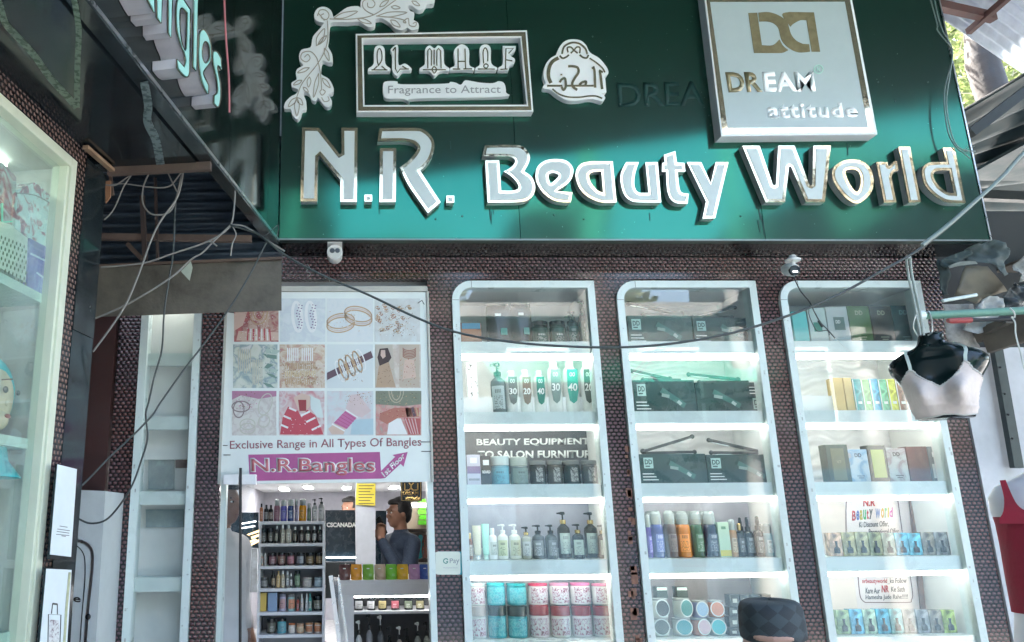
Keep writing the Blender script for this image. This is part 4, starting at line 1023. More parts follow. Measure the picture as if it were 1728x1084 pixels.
for i, (a, b, c) in enumerate(((896, 924, (.03, .035, .035)), (925, 952, (.06, .06, .05)), (953, 983, (.015, .03, .03)), (984, 1011, (.05, .06, .06)))):
    o = good('jar', a, b, 777, z, YG, [cm(c, .1), cm((.2, .21, .2), .15), None], 'black ornate jar with silver print, %s of four from the left' % ORD[i], g13)
    part('label', 'jar_lab', lambda: patch(.515, .12, .7, 25), blotch_mat('silver_filigree', [(.02, .02, .02), (.05, .05, .05), (.45, .45, .42), (.05, .05, .05)], 9, .25), o)
# ---- case 1, row 4
z = ZSH[3]; g14 = 'pump bottles and tubes on the fourth shelf beside the door'
R4 = [('bottle', 790, 798, 900, (.2, .08, .05), GOLDC, (.5, .45, .4), 'slim brown bottle at the left end'),
      ('tube', 798, 813, 888, (.7, .66, .5), WH, None, 'white and gold tube'), ('tube', 813, 826, 884, (.4, .75, .62), (.55, .8, .7), None, 'mint green tube'),
      ('bottle', 824, 840, 892, WH, WH, (.5, .55, .5), 'plain white bottle'), ('pump', 839, 858, 885, (.68, .7, .62), WH, (.5, .55, .32), 'left one of the white leaf-label pump bottles'),
      ('pump', 859, 880, 884, (.68, .7, .62), WH, (.5, .52, .36), 'right one of the white leaf-label pump bottles'), ('pump', 881, 898, 890, (.35, .36, .3), GOLDC, (.4, .42, .4), 'clear bottle with a gold collar'),
      ('pump', 899, 920, 886, (.07, .08, .08), BLK, (.16, .17, .17), 'charcoal pump bottle, left of its twin'), ('pump', 921, 941, 885, (.05, .06, .06), BLK, (.14, .15, .15), 'charcoal pump bottle, right of its twin'),
      ('pump', 941, 963, 863, (.03, .03, .025), BLK, (.42, .5, .44), 'left one of the tall gold-collared dark pump bottles'), ('pump', 967, 987, 885, (.02, .02, .02), BLK, (.4, .48, .42), 'short dark pump bottle with a pale label'),
      ('pump', 986, 1009, 863, (.03, .03, .02), BLK, (.4, .47, .4), 'right one of the tall gold-collared dark pump bottles'), ('pump', 1010, 1026, 885, (.015, .02, .02), BLK, (.35, .42, .35), 'small dark pump bottle at the right end')]
for i, (k, a, b, t, c, c2, c3, lb_) in enumerate(R4):
    cols = [cm(c, .15), gold_cap if (c2 == GOLDC or (c2 == BLK and k == 'pump' and i > 8)) else cm(c2), cm(c2) if c2 != GOLDC else cm(BLK), cm(c3) if c3 else None] if k == 'pump' else ([cm(c, .2), gold_cap if c2 == GOLDC else cm(c2)] + ([cm(c3)] if c3 else []))
    good(k, a, b, t, z, YG + (.03 if i in (9, 11) else 0), cols, lb_ + ' on the fourth shelf beside the door', g14)
# ---- case 1, row 5 (two tiers)
z = ZSH[4]; g15 = 'two tiers of wide jars on the fifth shelf'
cols5 = [((.5, .5, .48), (.45, .6, .6), (.35, .3, .27), 'clear'), ((.02, .28, .32), (.01, .3, .32), (.012, .03, .03), 'teal'), ((.02, .25, .28), (.01, .25, .27), (.012, .03, .03), 'teal'), ((.62, .56, .55), (.4, .03, .08), (.24, .008, .016), 'white'), ((.6, .6, .54), (.5, .2, .3), (.24, .008, .016), 'white'), ((.65, .62, .62), (.5, .12, .25), (.24, .008, .016), 'white'), ((.6, .6, .58), (.5, .15, .25), (.24, .008, .016), 'white')]
xb = [(794, 823), (825, 857), (859, 893), (896, 930), (932, 966), (968, 1002), (1004, 1036)]
zmid = P(900, 1023, YG).z
fruit = blotch_mat('fruit_print', [(.5, .52, .5), (.5, .5, .48), (.42, .36, .4), (.25, .03, .09), (.06, .1, .06)], 11, .3)
tealp = blotch_mat('wave_print', [(.01, .22, .27), (.02, .3, .34), (.12, .42, .44), (.01, .1, .18)], 8, .3)
for i, ((a, b), (c, l1, l2, w_)) in enumerate(zip(xb, cols5)):
    pr = tealp if w_ == 'teal' else fruit
    good('jarbig', a, b, 1023, z, YG, [cm(c, .15), cm(l2, .12), pr], '%s jar in the lower tier of the fifth shelf, %s from the left' % (w_, ORD[i]), g15)
    good('tier', a - 2, b - 2, 985, zmid + .001, YG + .002, [cm(c, .15), cm(l1, .12), pr], '%s jar in the upper tier of the fifth shelf, %s from the left' % (w_, ORD[i]), g15)
# ---- case 2 rows 1-3: straightener boxes with irons on top
iron_m = mat('iron_black', (.03, .035, .038), .3, noise=.1)
boxg = mat('straightener_box', (.012, .05, .048), .3, noise=.15)
def sbox(x0, x1, yt, z, row, side, flip=False):
    lab = '%s straightener box on the %s shelf of the middle case' % (side, ORD[row])
    o = carton(x0, x1, yt, z, YG, boxg, 'dark teal ' + lab, 'boxed hair straighteners', d=.12, name='straightener_box')
    m1 = white_ink
    a = (.06, .2) if not flip else (.8, .94)
    v0, v1 = (.52, .88) if not flip else (.12, .48)
    q = on(o, 'brand_plate', cm((.42, .6, .56), .4), a[0], a[1], v0, v1)
    ontext(o, 'DD', boxg, a[0] + .015, a[1] - .015, v0 + .13, v1 - .06, y=-.0016, bold=.03); on(o, 'plate_bar', boxg, a[0] + .02, a[1] - .05, v0 + .05, v0 + .09, y=-.0018, t=.001)
    v = .12 if not flip else .62
    for k in range(3): on(o, 'print_line', white_ink, a[0] - .03, a[0] + .2 - .03 * k, v + k * .1, v + k * .1 + .03)
    # printed picture of the iron
    bb = o.children[0].data.vertices; W_ = max(p.co.x for p in bb) * 2; H_1 = max(p.co.z for p in bb)
    s0 = -.05 if not flip else -.25
    MB().bar((W_ * (s0), -.0018, H_1 * .7), (W_ * (s0 + .36), -.0018, H_1 * .22), .0012, H_1 * .17, up=(0, 0, 1)).build('printed_iron', cm((.05, .16, .14), .3), o, local=True)
    MB().bar((W_ * (s0), -.0028, H_1 * .55), (W_ * (s0 + .12), -.0028, H_1 * .5), .0012, H_1 * .1).build('printed_plate', cm((.3, .4, .36), .3), o, local=True)
    MB().bar((W_ * (s0 + .25), -.0028, H_1 * .36), (W_ * (s0 + .3), -.0028, H_1 * .26), .0012, H_1 * .1).build('printed_plate', cm((.5, .58, .55), .3), o, local=True)
    return o
def flat_iron(a, b, c, d, label, Y=YG + .06, col=None):
    """open iron: two arms from px a-b and c-d"""
    o = thing('hair_straightener', label, 'hair straightener', tuple(P(b[0], b[1], Y)), 0, 'display hair straighteners lying on their boxes')
    for p, q in ((a, b), (c, d)):
        p, q = P(*p, Y), P(*q, Y); n = (q - p).normalized()
        m = MB().bar(p, q, .024, .014); m.ball(p, .012, 8, 6); m.build('arm', col or iron_m, o, bevel=.004)
        MB().bar(p + n * .01 + Vector((0, 0, -.009)), p + n * .1 + Vector((0, 0, -.009)), .018, .004).build('heating_plate', steel, o)
    MB().ball(P(b[0], b[1], Y), .014, 10, 8).build('hinge', iron_m, o, True)
    return o
SB = [(1058, 1166, 533, 1168, 1273, 537), (1067, 1171, 642, 1172, 1290, 646), (1078, 1190, 767, 1191, 1308, 768)]
for r, (a, b, t, c, d, t2) in enumerate(SB):
    sbox(a, b, t, ZSH[r], r, 'left-hand'); sbox(c, d, t2, ZSH[r], r, 'right-hand', flip=(r == 1))
flat_iron((1060, 513), (1150, 530), (1085, 531), (1152, 532), 'hair straightener rising to the left on the top left straightener box')
flat_iron((1240, 519), (1168, 536), (1235, 536), (1168, 537), 'hair straightener rising to the right on the top right straightener box')
flat_iron((1064, 626), (1130, 640), (1085, 641), (1148, 642), 'hair straightener on the second shelf, left one, pointing up to the left')
flat_iron((1162, 632), (1245, 641), (1180, 645), (1262, 645), 'hair straightener on the second shelf, right one, slightly open')
flat_iron((1168, 737), (1085, 762), (1172, 763), (1088, 765), 'hair straightener on the third shelf, opening wide to the right')
flat_iron((1196, 743), (1285, 763), (1200, 764), (1290, 765), 'hair straightener on the third shelf, opening wide to the left')
# ---- case 2, row 4
z = ZSH[3]; g24 = 'body mists and bottles on the fourth shelf of the middle case'
amb = cm((.55, .58, .58), .08)
M4 = [('mist', 1089, 1098, 868, (.1, .05, .3), 'thin violet body mist at the left end'), ('mist', 1098, 1120, 861, (.07, .09, .25), 'indigo body mist'), ('mist', 1121, 1142, 861, (.13, .1, .09), 'brown body mist'), ('mist', 1143, 1166, 862, (.6, .2, .015), 'orange body mist'), ('mist', 1167, 1187, 861, (.04, .12, .06), 'green body mist'), ('mist', 1188, 1211, 861, (.012, .03, .06), 'navy body mist')]
for k, a, b, t, c, l in M4:
    good(k, a, b, t, z, YG, [cm(c, .07, coat=.6), gold_cap, clearp, cm(tuple(min(1, q * 1.6 + .04) for q in c), .25)], l + ' on the fourth shelf of the middle case', g24)
bx = carton(1210, 1229, 882, z, YG, cm((.45, .6, .42)), 'pale green box with a yellow foot between the mists and the gold bottle', g24); on(bx, 'yellow_foot', cm((.6, .5, .06)), .02, .98, .03, .2); on(bx, 'brand_mark', cm((.12, .25, .15)), .3, .7, .8, .88)
good('mist', 1229, 1243, 876, z, YG, [cm((.45, .25, .12), .1), gold_cap, clearp, cm((.55, .4, .25))], 'gold brown bottle right of the pale green box', g24)
good('bottle', 1243, 1256, 884, z, YG, [cm(BLK, .1), gold_cap, cm((.1, .1, .1))], 'small black bottle with a gold cap in the middle case', g24)
for i, (a, b) in enumerate(((1256, 1271), (1272, 1288))):
    good('dropper', a, b, 872, z, YG, [cm(BLK, .1), cm((.03, .03, .03)), cm(BLK), cm((.09, .1, .1))], ('left' if not i else 'right') + ' of two black dropper bottles in the middle case', g24)
good('mist', 1289, 1304, 883, z, YG, [cm((.25, .42, .48), .1), cm(WH), clearp, cm((.45, .6, .62))], 'pale blue bottle near the right end of the middle case', g24)
good('mist', 1305, 1317, 885, z, YG, [cm((.35, .4, .36), .1), cm(WH), clearp, cm((.5, .55, .5))], 'clear grey bottle at the right end of the middle case', g24)
# ---- case 2, row 5
z = ZSH[4]; g25 = 'round tubs on the fifth shelf of the middle case'
def roundtub(x0, x1, yt, zb, body, disc, label, yb=None):
    o = good('tier', x0, x1, yt, zb, YG, [body, cm((.3, .32, .3), .15), None], label, g25, name='tub', cat='tub')
    part('round_label', 'disc', lambda: MB().lathe((0, 0, 0), [(0.001, .0), (.4, .0), (.4, .03), (.001, .03)], 20), disc, o)
    q = o.children[-1]; q.rotation_euler = (math.radians(90), 0, 0); q.location = (0, -.52, .5)
    q2 = part('label_rim', 'ring', lambda: MB().lathe((0, 0, 0), [(.4, 0), (.46, 0), (.46, .025), (.4, .025)], 20), cm((.6, .66, .62)), o); q2.rotation_euler = (math.radians(90), 0, 0); q2.location = (0, -.52, .5)
    return o
T5 = [(1103, 1133, (.45, .48, .42), (.06, .09, .08), 'grey', 1011), (1140, 1171, (.45, .48, .42), (.03, .25, .28), 'teal', 1010), (1172, 1199, (.45, .2, .14), (.5, .35, .38), 'pink', 1014), (1200, 1228, (.3, .42, .38), (.02, .4, .45), 'turquoise', 1014)]
T5b = [(.5, .52, .47), (.45, .5, .46), (.25, .28, .45), (.5, .18, .08)]; T5c = [('black', (.04, .05, .05)), ('sea green', (.06, .25, .24)), ('light blue', (.3, .45, .6)), ('orange', (.55, .2, .1))]
zm = P(1160, 1044, YG).z
for i, (a, b, c, d, w_, t) in enumerate(T5):
    roundtub(a, b, 1044, z, cm(c, .12), cm(d), 'tub with a %s round label in the lower tier of the middle case' % w_)
    roundtub(a, b - 3, t, zm + .001, cm(T5b[i], .12), cm(T5c[i][1]), 'tub with a %s round label in the upper tier of the middle case' % T5c[i][0])
for i, (a, b) in enumerate(((1107, 1126), (1141, 1160))):
    bx = carton(a, b, 991, P(1110, 1010, YG + .06).z, YG + .04, cm((.05, .07, .06)), ('left' if not i else 'right') + ' small dark box on top of the tubs', g25); on(bx, 'pale_band', cm((.5, .6, .55)), .05, .95, .7, .95)
for i in range(4):
    x = 1230 + i * 18; k = 0
    for j, (y0, y1) in enumerate(((1004, 1024), (1025, 1040), (1041, 1060), (1061, 1078))):
        if i > 1 and j > 0: continue
        bx = carton(x, x + 17, y0, P(x, y1, YG).z if j < 3 else z, YG + .001, cm((.03, .035, .03)), 'small black box right of the tubs, column %s, layer %s from the top' % (ORD[i], ORD[j]), 'stacked small black boxes', d=.05)
        on(bx, 'brand_mark', cm((.4, .42, .36)), .3, .75, .3, .65)
# ---- case 3, row 1
z = ZSH[0]; g31 = 'boxes on the top shelf of the right case'
def dbox(x0, x1, yt, z, c, label, g, mark=True, m=None, mc=None):
    bx = carton(x0, x1, yt, z, YG, m or cm(c, .22), label, g, d=.06)
    if mark:
        ontext(bx, 'DD', mc or cm((.42, .42, .3)), .32, .68, .76, .88, bold=.03)
        on(bx, 'print_line', mc or cm((.42, .42, .3)), .3, .7, .18, .2); on(bx, 'print_line', mc or cm((.42, .42, .3)), .36, .64, .12, .14)
    return bx
dbox(1335, 1360, 526, z, (.1, .5, .5), 'turquoise box at the left end of the top shelf of the right case', g31, False)
bx = dbox(1361, 1391, 520, z, (.42, .52, .5), 'plain pale grey box with a green mark on the top shelf of the right case', g31, False); on(bx, 'green_mark', cm((.02, .2, .15)), .25, .7, .35, .6)
bx = dbox(1392, 1428, 518, z, (.42, .48, .48), 'pale grey box with a dark leaf print on the top shelf of the right case', g31, False); on(bx, 'leaf_print', cm((.03, .1, .09)), .3, .8, .38, .72); ontext(bx, 'DD', white_ink, .38, .6, .55, .64, y=-.002)
dbox(1429, 1465, 517, z, (.05, .13, .035), 'olive green box on the top shelf of the right case', g31)
dbox(1467, 1502, 517, z, (.04, .04, .035), 'dark brown box on the top shelf of the right case', g31)
dbox(1503, 1540, 516, z, (.008, .06, .06), 'dark teal box at the right end of the top shelf of the right case', g31, mc=cm((.1, .25, .24)))
# row 2
z = ZSH[1]; g32 = 'packs on the second shelf of the right case'
dbox(1405, 1421, 638, z, (.55, .4, .15), 'gold slim box at the left of the second shelf of the right case', g32, False)
dbox(1422, 1436, 638, z, (.6, .45, .2), 'second gold slim box beside the teal packs', g32, False)
for i, (c, w_) in enumerate((((.03, .22, .22), 'dark teal'), ((.1, .3, .1), 'teal green'), ((.02, .25, .4), 'sky blue'), ((.1, .35, .2), 'leaf green'), ((.4, .42, .03), 'yellow'), ((.15, .06, .03), 'brown'), ((.4, .1, .02), 'orange red'), ((.3, .2, .06), 'amber'))):
    x = 1437 + i * 14.5
    bx = dbox(x, x + 14, 640 + (i % 2), z, c, '%s slim pack in the striped row of the second shelf' % w_, g32, False, m=blotch_mat('pack_%d' % i, [c, tuple(min(1, q * 2 + .05) for q in c), c, tuple(q * .4 for q in c)], 14, .2))
    on(bx, 'white_edge', white_ink, .0, .12, .02, .98); on(bx, 'brand_mark', white_ink, .35, .8, .25, .33)
# row 3
z = ZSH[2]; g33 = 'perfume boxes on the third shelf of the right case'
bx = dbox(1392, 1429, 751, z, (.03, .06, .045), 'dark green perfume box with an olive panel at the left', g33, False); on(bx, 'front_panel', cm((.12, .14, .08)), .2, .8, .06, .9); ontext(bx, 'V7', cm((.3, .3, .2)), .4, .62, .5, .58, y=-.002)
bx = dbox(1430, 1462, 759, z, (.4, .5, .55), 'pale blue watercolour perfume box', g33, True, m=blotch_mat('blue_wash', [(.5, .56, .6), (.45, .55, .62), (.2, .35, .5), (.5, .42, .35)], 14, .35), mc=cm((.1, .12, .14)))
bx = dbox(1463, 1493, 752, z, (.02, .03, .02), 'black perfume box with a lime window', g33, False); on(bx, 'window', cm((.22, .3, .05)), .14, .86, .12, .88)
bx = dbox(1494, 1527, 757, z, (.4, .42, .42), 'grey floral perfume box', g33, True, m=blotch_mat('grey_wash', [(.5, .5, .5), (.45, .47, .46), (.3, .25, .25), (.5, .5, .48)], 14, .35), mc=cm((.1, .1, .1)))
dbox(1528, 1563, 754, z, (.14, .045, .035), 'reddish brown swirled perfume box', g33, False, m=blotch_mat('brown_swirl', [(.16, .05, .04), (.1, .03, .03), (.2, .08, .06)], 6, .3))
bx = dbox(1564, 1595, 754, z, (.16, .2, .22), 'slate perfume box with a white panel at the right end', g33, False); on(bx, 'white_panel', cm((.6, .66, .66)), .1, .9, .1, .5); ontext(bx, 'DD', white_ink, .2, .8, .7, .84)
# rows 4, 5: small perfume packs
for r, (x0, n, w_, yt, cs) in enumerate(((1397, 10, 22.3, 899, ['orange and clear', 'gold green', 'gold olive', 'olive', 'teal olive', 'sky blue', 'bright blue', 'brown', 'black and white', 'dark brown']), (1410, 9, 22.3, 1029, ['green', 'blue with white', 'round green', 'sky blue', 'round teal', 'grey brown', 'black and silver', 'brown', 'lime yellow']))):
    CC = {'orange and clear': (.5, .32, .2), 'gold green': (.3, .26, .1), 'gold olive': (.28, .26, .12), 'olive': (.2, .22, .1), 'teal olive': (.2, .26, .2), 'sky blue': (.05, .3, .42), 'bright blue': (.06, .35, .45), 'brown': (.2, .17, .12), 'black and white': (.25, .25, .24), 'dark brown': (.12, .1, .08), 'green': (.2, .28, .12), 'blue with white': (.1, .35, .5), 'round green': (.3, .42, .3), 'round teal': (.15, .35, .35), 'grey brown': (.2, .19, .16), 'black and silver': (.2, .2, .2), 'lime yellow': (.35, .45, .1)}
    z = ZSH[3 + r]; gg = 'small perfume packs on the %s shelf of the right case' % ORD[3 + r]
    for i in range(n):
        c = CC[cs[i]]; x = x0 + i * w_
        m = blotch_mat('perfpack_%d_%d' % (r, i), [tuple(q * .35 for q in c), c, tuple(min(1, q * 1.8 + .05) for q in c), c], 16, .2, coat=.4)
        o = carton(x, x + w_ - .8, yt + random.uniform(-1, 1.5), z, YG, m, '%s perfume pack on the %s shelf of the right case' % (cs[i], ORD[3 + r]), gg, d=.04, name='perfume_pack')
        bb = o.children[0].data.vertices; W_ = max(p.co.x for p in bb) * 2; H1 = max(p.co.z for p in bb)
        k = MB().lathe((0, -.004, H1 * .12), [(W_ * .22, 0), (W_ * .24, H1 * .02), (W_ * .24, H1 * .2), (W_ * .09, H1 * .28), (W_ * .09, H1 * .46), (W_ * .12, H1 * .47), (W_ * .12, H1 * .52)], 10, (1, .3)); k.build('bottle_relief', cm((.02, .025, .025), .15), o, local=True)
        on(o, 'top_flap', cm(tuple(min(1, q * 1.5 + .1) for q in c), .2), .05, .95, .86, .99)
# notice paper behind rows 4-5 of the right case
ppr = thing('offer_notice', 'cream paper notice with coloured shop name behind the lower shelves of the right case', 'notice', tuple(P(1470, 960, 4.15)))
FN = front(4.13)
crm = mat('cream_paper', (.74, .64, .58), .7, noise=.06, nscale=4)
link('paper', prism([[Vector(p) for p in ((1355, 820), (1600, 820), (1640, 1075), (1400, 1075))]], FN, 0, .002), crm, ppr)
link('notice_sheet', prism([[Vector(p) for p in ((1422, 826), (1530, 826), (1552, 1030), (1448, 1030))]], FN, .0015, .001), mat('pink_paper', (.74, .66, .66), .7, noise=.03), ppr)
strokes('border_line', ['1428,915 1428,850 1432,842 1442,840* 1508,838 1514,842 1516,850 1525,915', '1447,960 1450,995 1453,1010 1460,1017* 1530,1017 1538,1013 1540,1000 1534,960'], 1.3, FN, .003, .0012, cm((.12, .05, .06), .6), ppr)
red_i, dk_i = cm((.5, .03, .03), .5), cm((.05, .05, .06), .5)
text('N.R', tq(1457, 842, 1477, 855, -.5), FN, .003, red_i, ppr, bold=.03)
xx = 1438
for ch, c, w_ in zip('BeautyWorld', [(.5, .03, .03), (.1, .15, .45), (.5, .4, .02), (.05, .35, .1), (.5, .03, .03), (.1, .1, .1), (.1, .2, .5), (.5, .3, .02), (.05, .35, .1), (.5, .4, .02), (.5, .05, .3)], [7, 5.5, 5.5, 5.5, 4, 6.5, 9, 6, 4.5, 3, 6]):
    text(ch, tq(xx, 862 - (xx - 1438) * .09, xx + w_ - .7, 879 - (xx - 1438) * .09), FN, .003, cm(c, .5), ppr, bold=.03); xx += w_ + (4 if ch == 'y' else .3)
text('Ki Discount Offer,', tq(1450, 881, 1500, 892, -2), FN, .003, dk_i, ppr, bold=.01)
text('Promotional Offer', tq(1466, 893, 1517, 903, -1.5), FN, .003, dk_i, ppr, bold=.01)
text('Aur Hamare Instagram', tq(1457, 964, 1522, 974, -1), FN, .003, dk_i, ppr, bold=.01)
text('nrbeautyworld', tq(1455, 977, 1497, 987, -.5), FN, .003, red_i, ppr, bold=.01); text('_ko Follow', tq(1498, 976, 1530, 986, -.5), FN, .003, dk_i, ppr, bold=.01)
text('Kare Aur', tq(1461, 992, 1485, 1002), FN, .003, dk_i, ppr, bold=.01); text('NR', tq(1488, 988, 1500, 1000), FN, .003, red_i, ppr, bold=.03); text('Ke Sath', tq(1504, 990, 1527, 999), FN, .003, dk_i, ppr, bold=.01)
text('Hamesha Jude Rahe!!!!!', tq(1461, 1004, 1532, 1014, -1), FN, .003, dk_i, ppr, bold=.01)
for x in (1533, 1566):
    pq = link('wooden_batten', prism([[Vector(p) for p in ((x, 822), (x + 8, 822), (x + 34, 1070), (x + 26, 1070))]], front(4.11), 0, .01), mat('dark_batten', (.2, .11, .07), .6, noise=.3)); tag(pq, ('left' if x == 1533 else 'right') + ' brown wooden strip behind the lower shelves of the right case', 'wooden strip')
# grey back posters in case 1 and 2 lower rows
for nm, pts, c, Yb, lab in (('grey_poster', ((785, 838), (1010, 838), (1020, 925), (790, 925)), (.3, .31, .37), 4.12, 'grey patterned poster behind the fourth shelf beside the door'), ('grey_poster', ((1085, 835), (1290, 835), (1310, 930), (1095, 930)), (.4, .38, .42), 4.12, 'pale violet grey poster behind the body mists'), ('dark_curtain', ((1092, 966), (1262, 966), (1285, 1060), (1100, 1060)), (.2, .18, .18), 4.12, 'grey brown cloth hanging behind the round tubs'), ('grey_poster', ((792, 968), (1010, 968), (1018, 1010), (796, 1010)), (.4, .38, .4), 4.12, 'pale grey poster behind the two tiers of jars')):
    pq = link(nm, prism([[Vector(p) for p in pts]], front(Yb), 0, .003), blotch_mat('poster_%s_%d' % (nm, pts[0][0]), [tuple(q * .5 for q in c), c, tuple(min(1, q * 1.3) for q in c), c], 3, .4, (1, 1, .6))); tag(pq, lab, 'poster')

# a second row behind the front row on the deeper shelves
def copy_tree(o, parent=None):
    c = o.copy(); C.objects.link(c)
    if parent is not None: c.parent = parent; c.matrix_parent_inverse = o.matrix_parent_inverse.copy()
    for ch in list(o.children): copy_tree(ch, c)
    return c
k = 0
for o in [q for q in bpy.data.objects if q.type == 'EMPTY' and q.get('group') in (g14, g24, g11) and not q.name.startswith(('pouch', 'carton'))]:
    if len(o.get('label', '').split()) > 13: continue
    k += 1
    if k % 4 == 0: continue
    c = copy_tree(o); c.location.y += .085 + random.uniform(0, .02); c.location.x += random.uniform(.008, .02); c['label'] = 'back-row twin of the ' + o['label']
for o in [q for q in bpy.data.objects if q.type == 'EMPTY' and q.get('label', '').startswith('back-row') and len(q['label'].split()) > 16]:
    o['label'] = ' '.join(o['label'].split()[:16])
# small wrapped things and boards in the narrow case
for i, (pts, c, nm, lb_) in enumerate((((284, 545, 326, 575), (.5, .52, .52), 'plastic_wrap', 'pale plastic wrap on the top shelf of the narrow case'), ((303, 612, 326, 700), (.42, .3, .25), 'wrapped_board', 'brown board wrapped in plastic on the second shelf of the narrow case'), ((262, 615, 300, 700), (.33, .36, .36), 'grey_board', 'grey board leaning on the second shelf of the narrow case'), ((296, 725, 322, 790), (.3, .22, .2), 'brown_frame', 'small brown frame on the third shelf of the narrow case'), ((250, 720, 294, 826), (.38, .42, .42), 'grey_board', 'grey board leaning on the third shelf of the narrow case'), ((246, 860, 310, 890), (.34, .42, .44), 'grey_board', 'low blue grey board on the fourth shelf of the narrow case'))):
    o = link(nm, prism([rect(*pts)], front(3.925 + .004 * i), 0, .01), mat('wrap_%d' % i, c, .2, noise=.35, nscale=9)); tag(o, lb_, 'board')
# ================================================================ door, bangle poster
random.seed(9)
FB = front(3.765)
pb = thing('bangle_poster', 'large faded white poster board of bangle photographs above the shop door', 'poster board', tuple(FB.at(550, 815)))
bdp = [Vector(p) for p in ((385, 493), (719, 493), (728, 813), (372, 817))]
link('board', prism([bdp], FB, 0, .03), mat('poster_white', (.74, .79, .76), .45, noise=.07, nscale=4), pb)
link('board_frame', prism([[Vector(p) for p in ((383, 483), (721, 483), (722, 491.5), (383, 491.5))]], FB, .012, .05), mat('beige_frame', (.48, .47, .42), .5, noise=.1), pb)
link('board_frame', prism([[Vector(p) for p in ((719.8, 492), (723.5, 492), (732, 813), (728.5, 813))]], FB, .008, .05), mat('beige_frame', (.48, .47, .42), .5), pb)
link('board_frame', prism([[Vector(p) for p in ((380, 500), (384, 500), (371.5, 817), (367, 817))]], FB, .008, .05), mat('beige_frame', (.48, .47, .42), .5), pb)
R0 = [(395, 470), (472.5, 549), (551.5, 629.5), (632, 709)]; RY = [(504, 577), (581.5, 655), (660, 735)]
W3 = (.7, .74, .74)
pale = (.62, .68, .68)
TC = [[[(.45, .05, .05), (.3, .03, .03), (.55, .4, .3), (.5, .25, .2)], [pale, (.55, .6, .64), pale, (.66, .7, .72)], [(.62, .68, .7), (.66, .7, .7), (.6, .66, .68)], [(.64, .66, .64), (.56, .58, .56), pale]],
      [[(.6, .62, .56), (.55, .6, .5), (.2, .3, .32), (.62, .62, .6)], [(.4, .12, .12), (.5, .35, .22), (.62, .55, .45), (.45, .2, .15)], [(.62, .68, .68), pale], [(.6, .55, .48), (.5, .4, .33), (.62, .6, .55)]],
      [[(.6, .6, .55), (.62, .6, .56), (.5, .45, .42), (.62, .62, .6)], [(.5, .1, .14), (.55, .3, .3), (.6, .55, .55), (.5, .14, .18)], [(.58, .5, .52), (.55, .62, .64), (.6, .55, .58)], [(.4, .3, .2), (.5, .3, .25), (.5, .15, .14), (.3, .3, .22)]]]
DN = [['bride in red with bangles', 'white studded bangles', 'pair of golden bangles', 'heap of gold beads'], ['hanging bangles and leaves', 'golden tassel bangles', 'stack of pearl bangles', 'woman and forearm pictures'], ['loose thin bangles', 'hands with red bangles', 'wrist with pink bangles', 'hands joined with bangles']]
def F0(n, m, sx, sy, x, y): pass
gcol, rcol, pcol, wcol, kcol, scol = [cm(c, .5) for c in ((.5, .34, .2), (.46, .06, .09), (.52, .15, .32), (.76, .77, .76), (.12, .07, .09), (.62, .46, .38))]
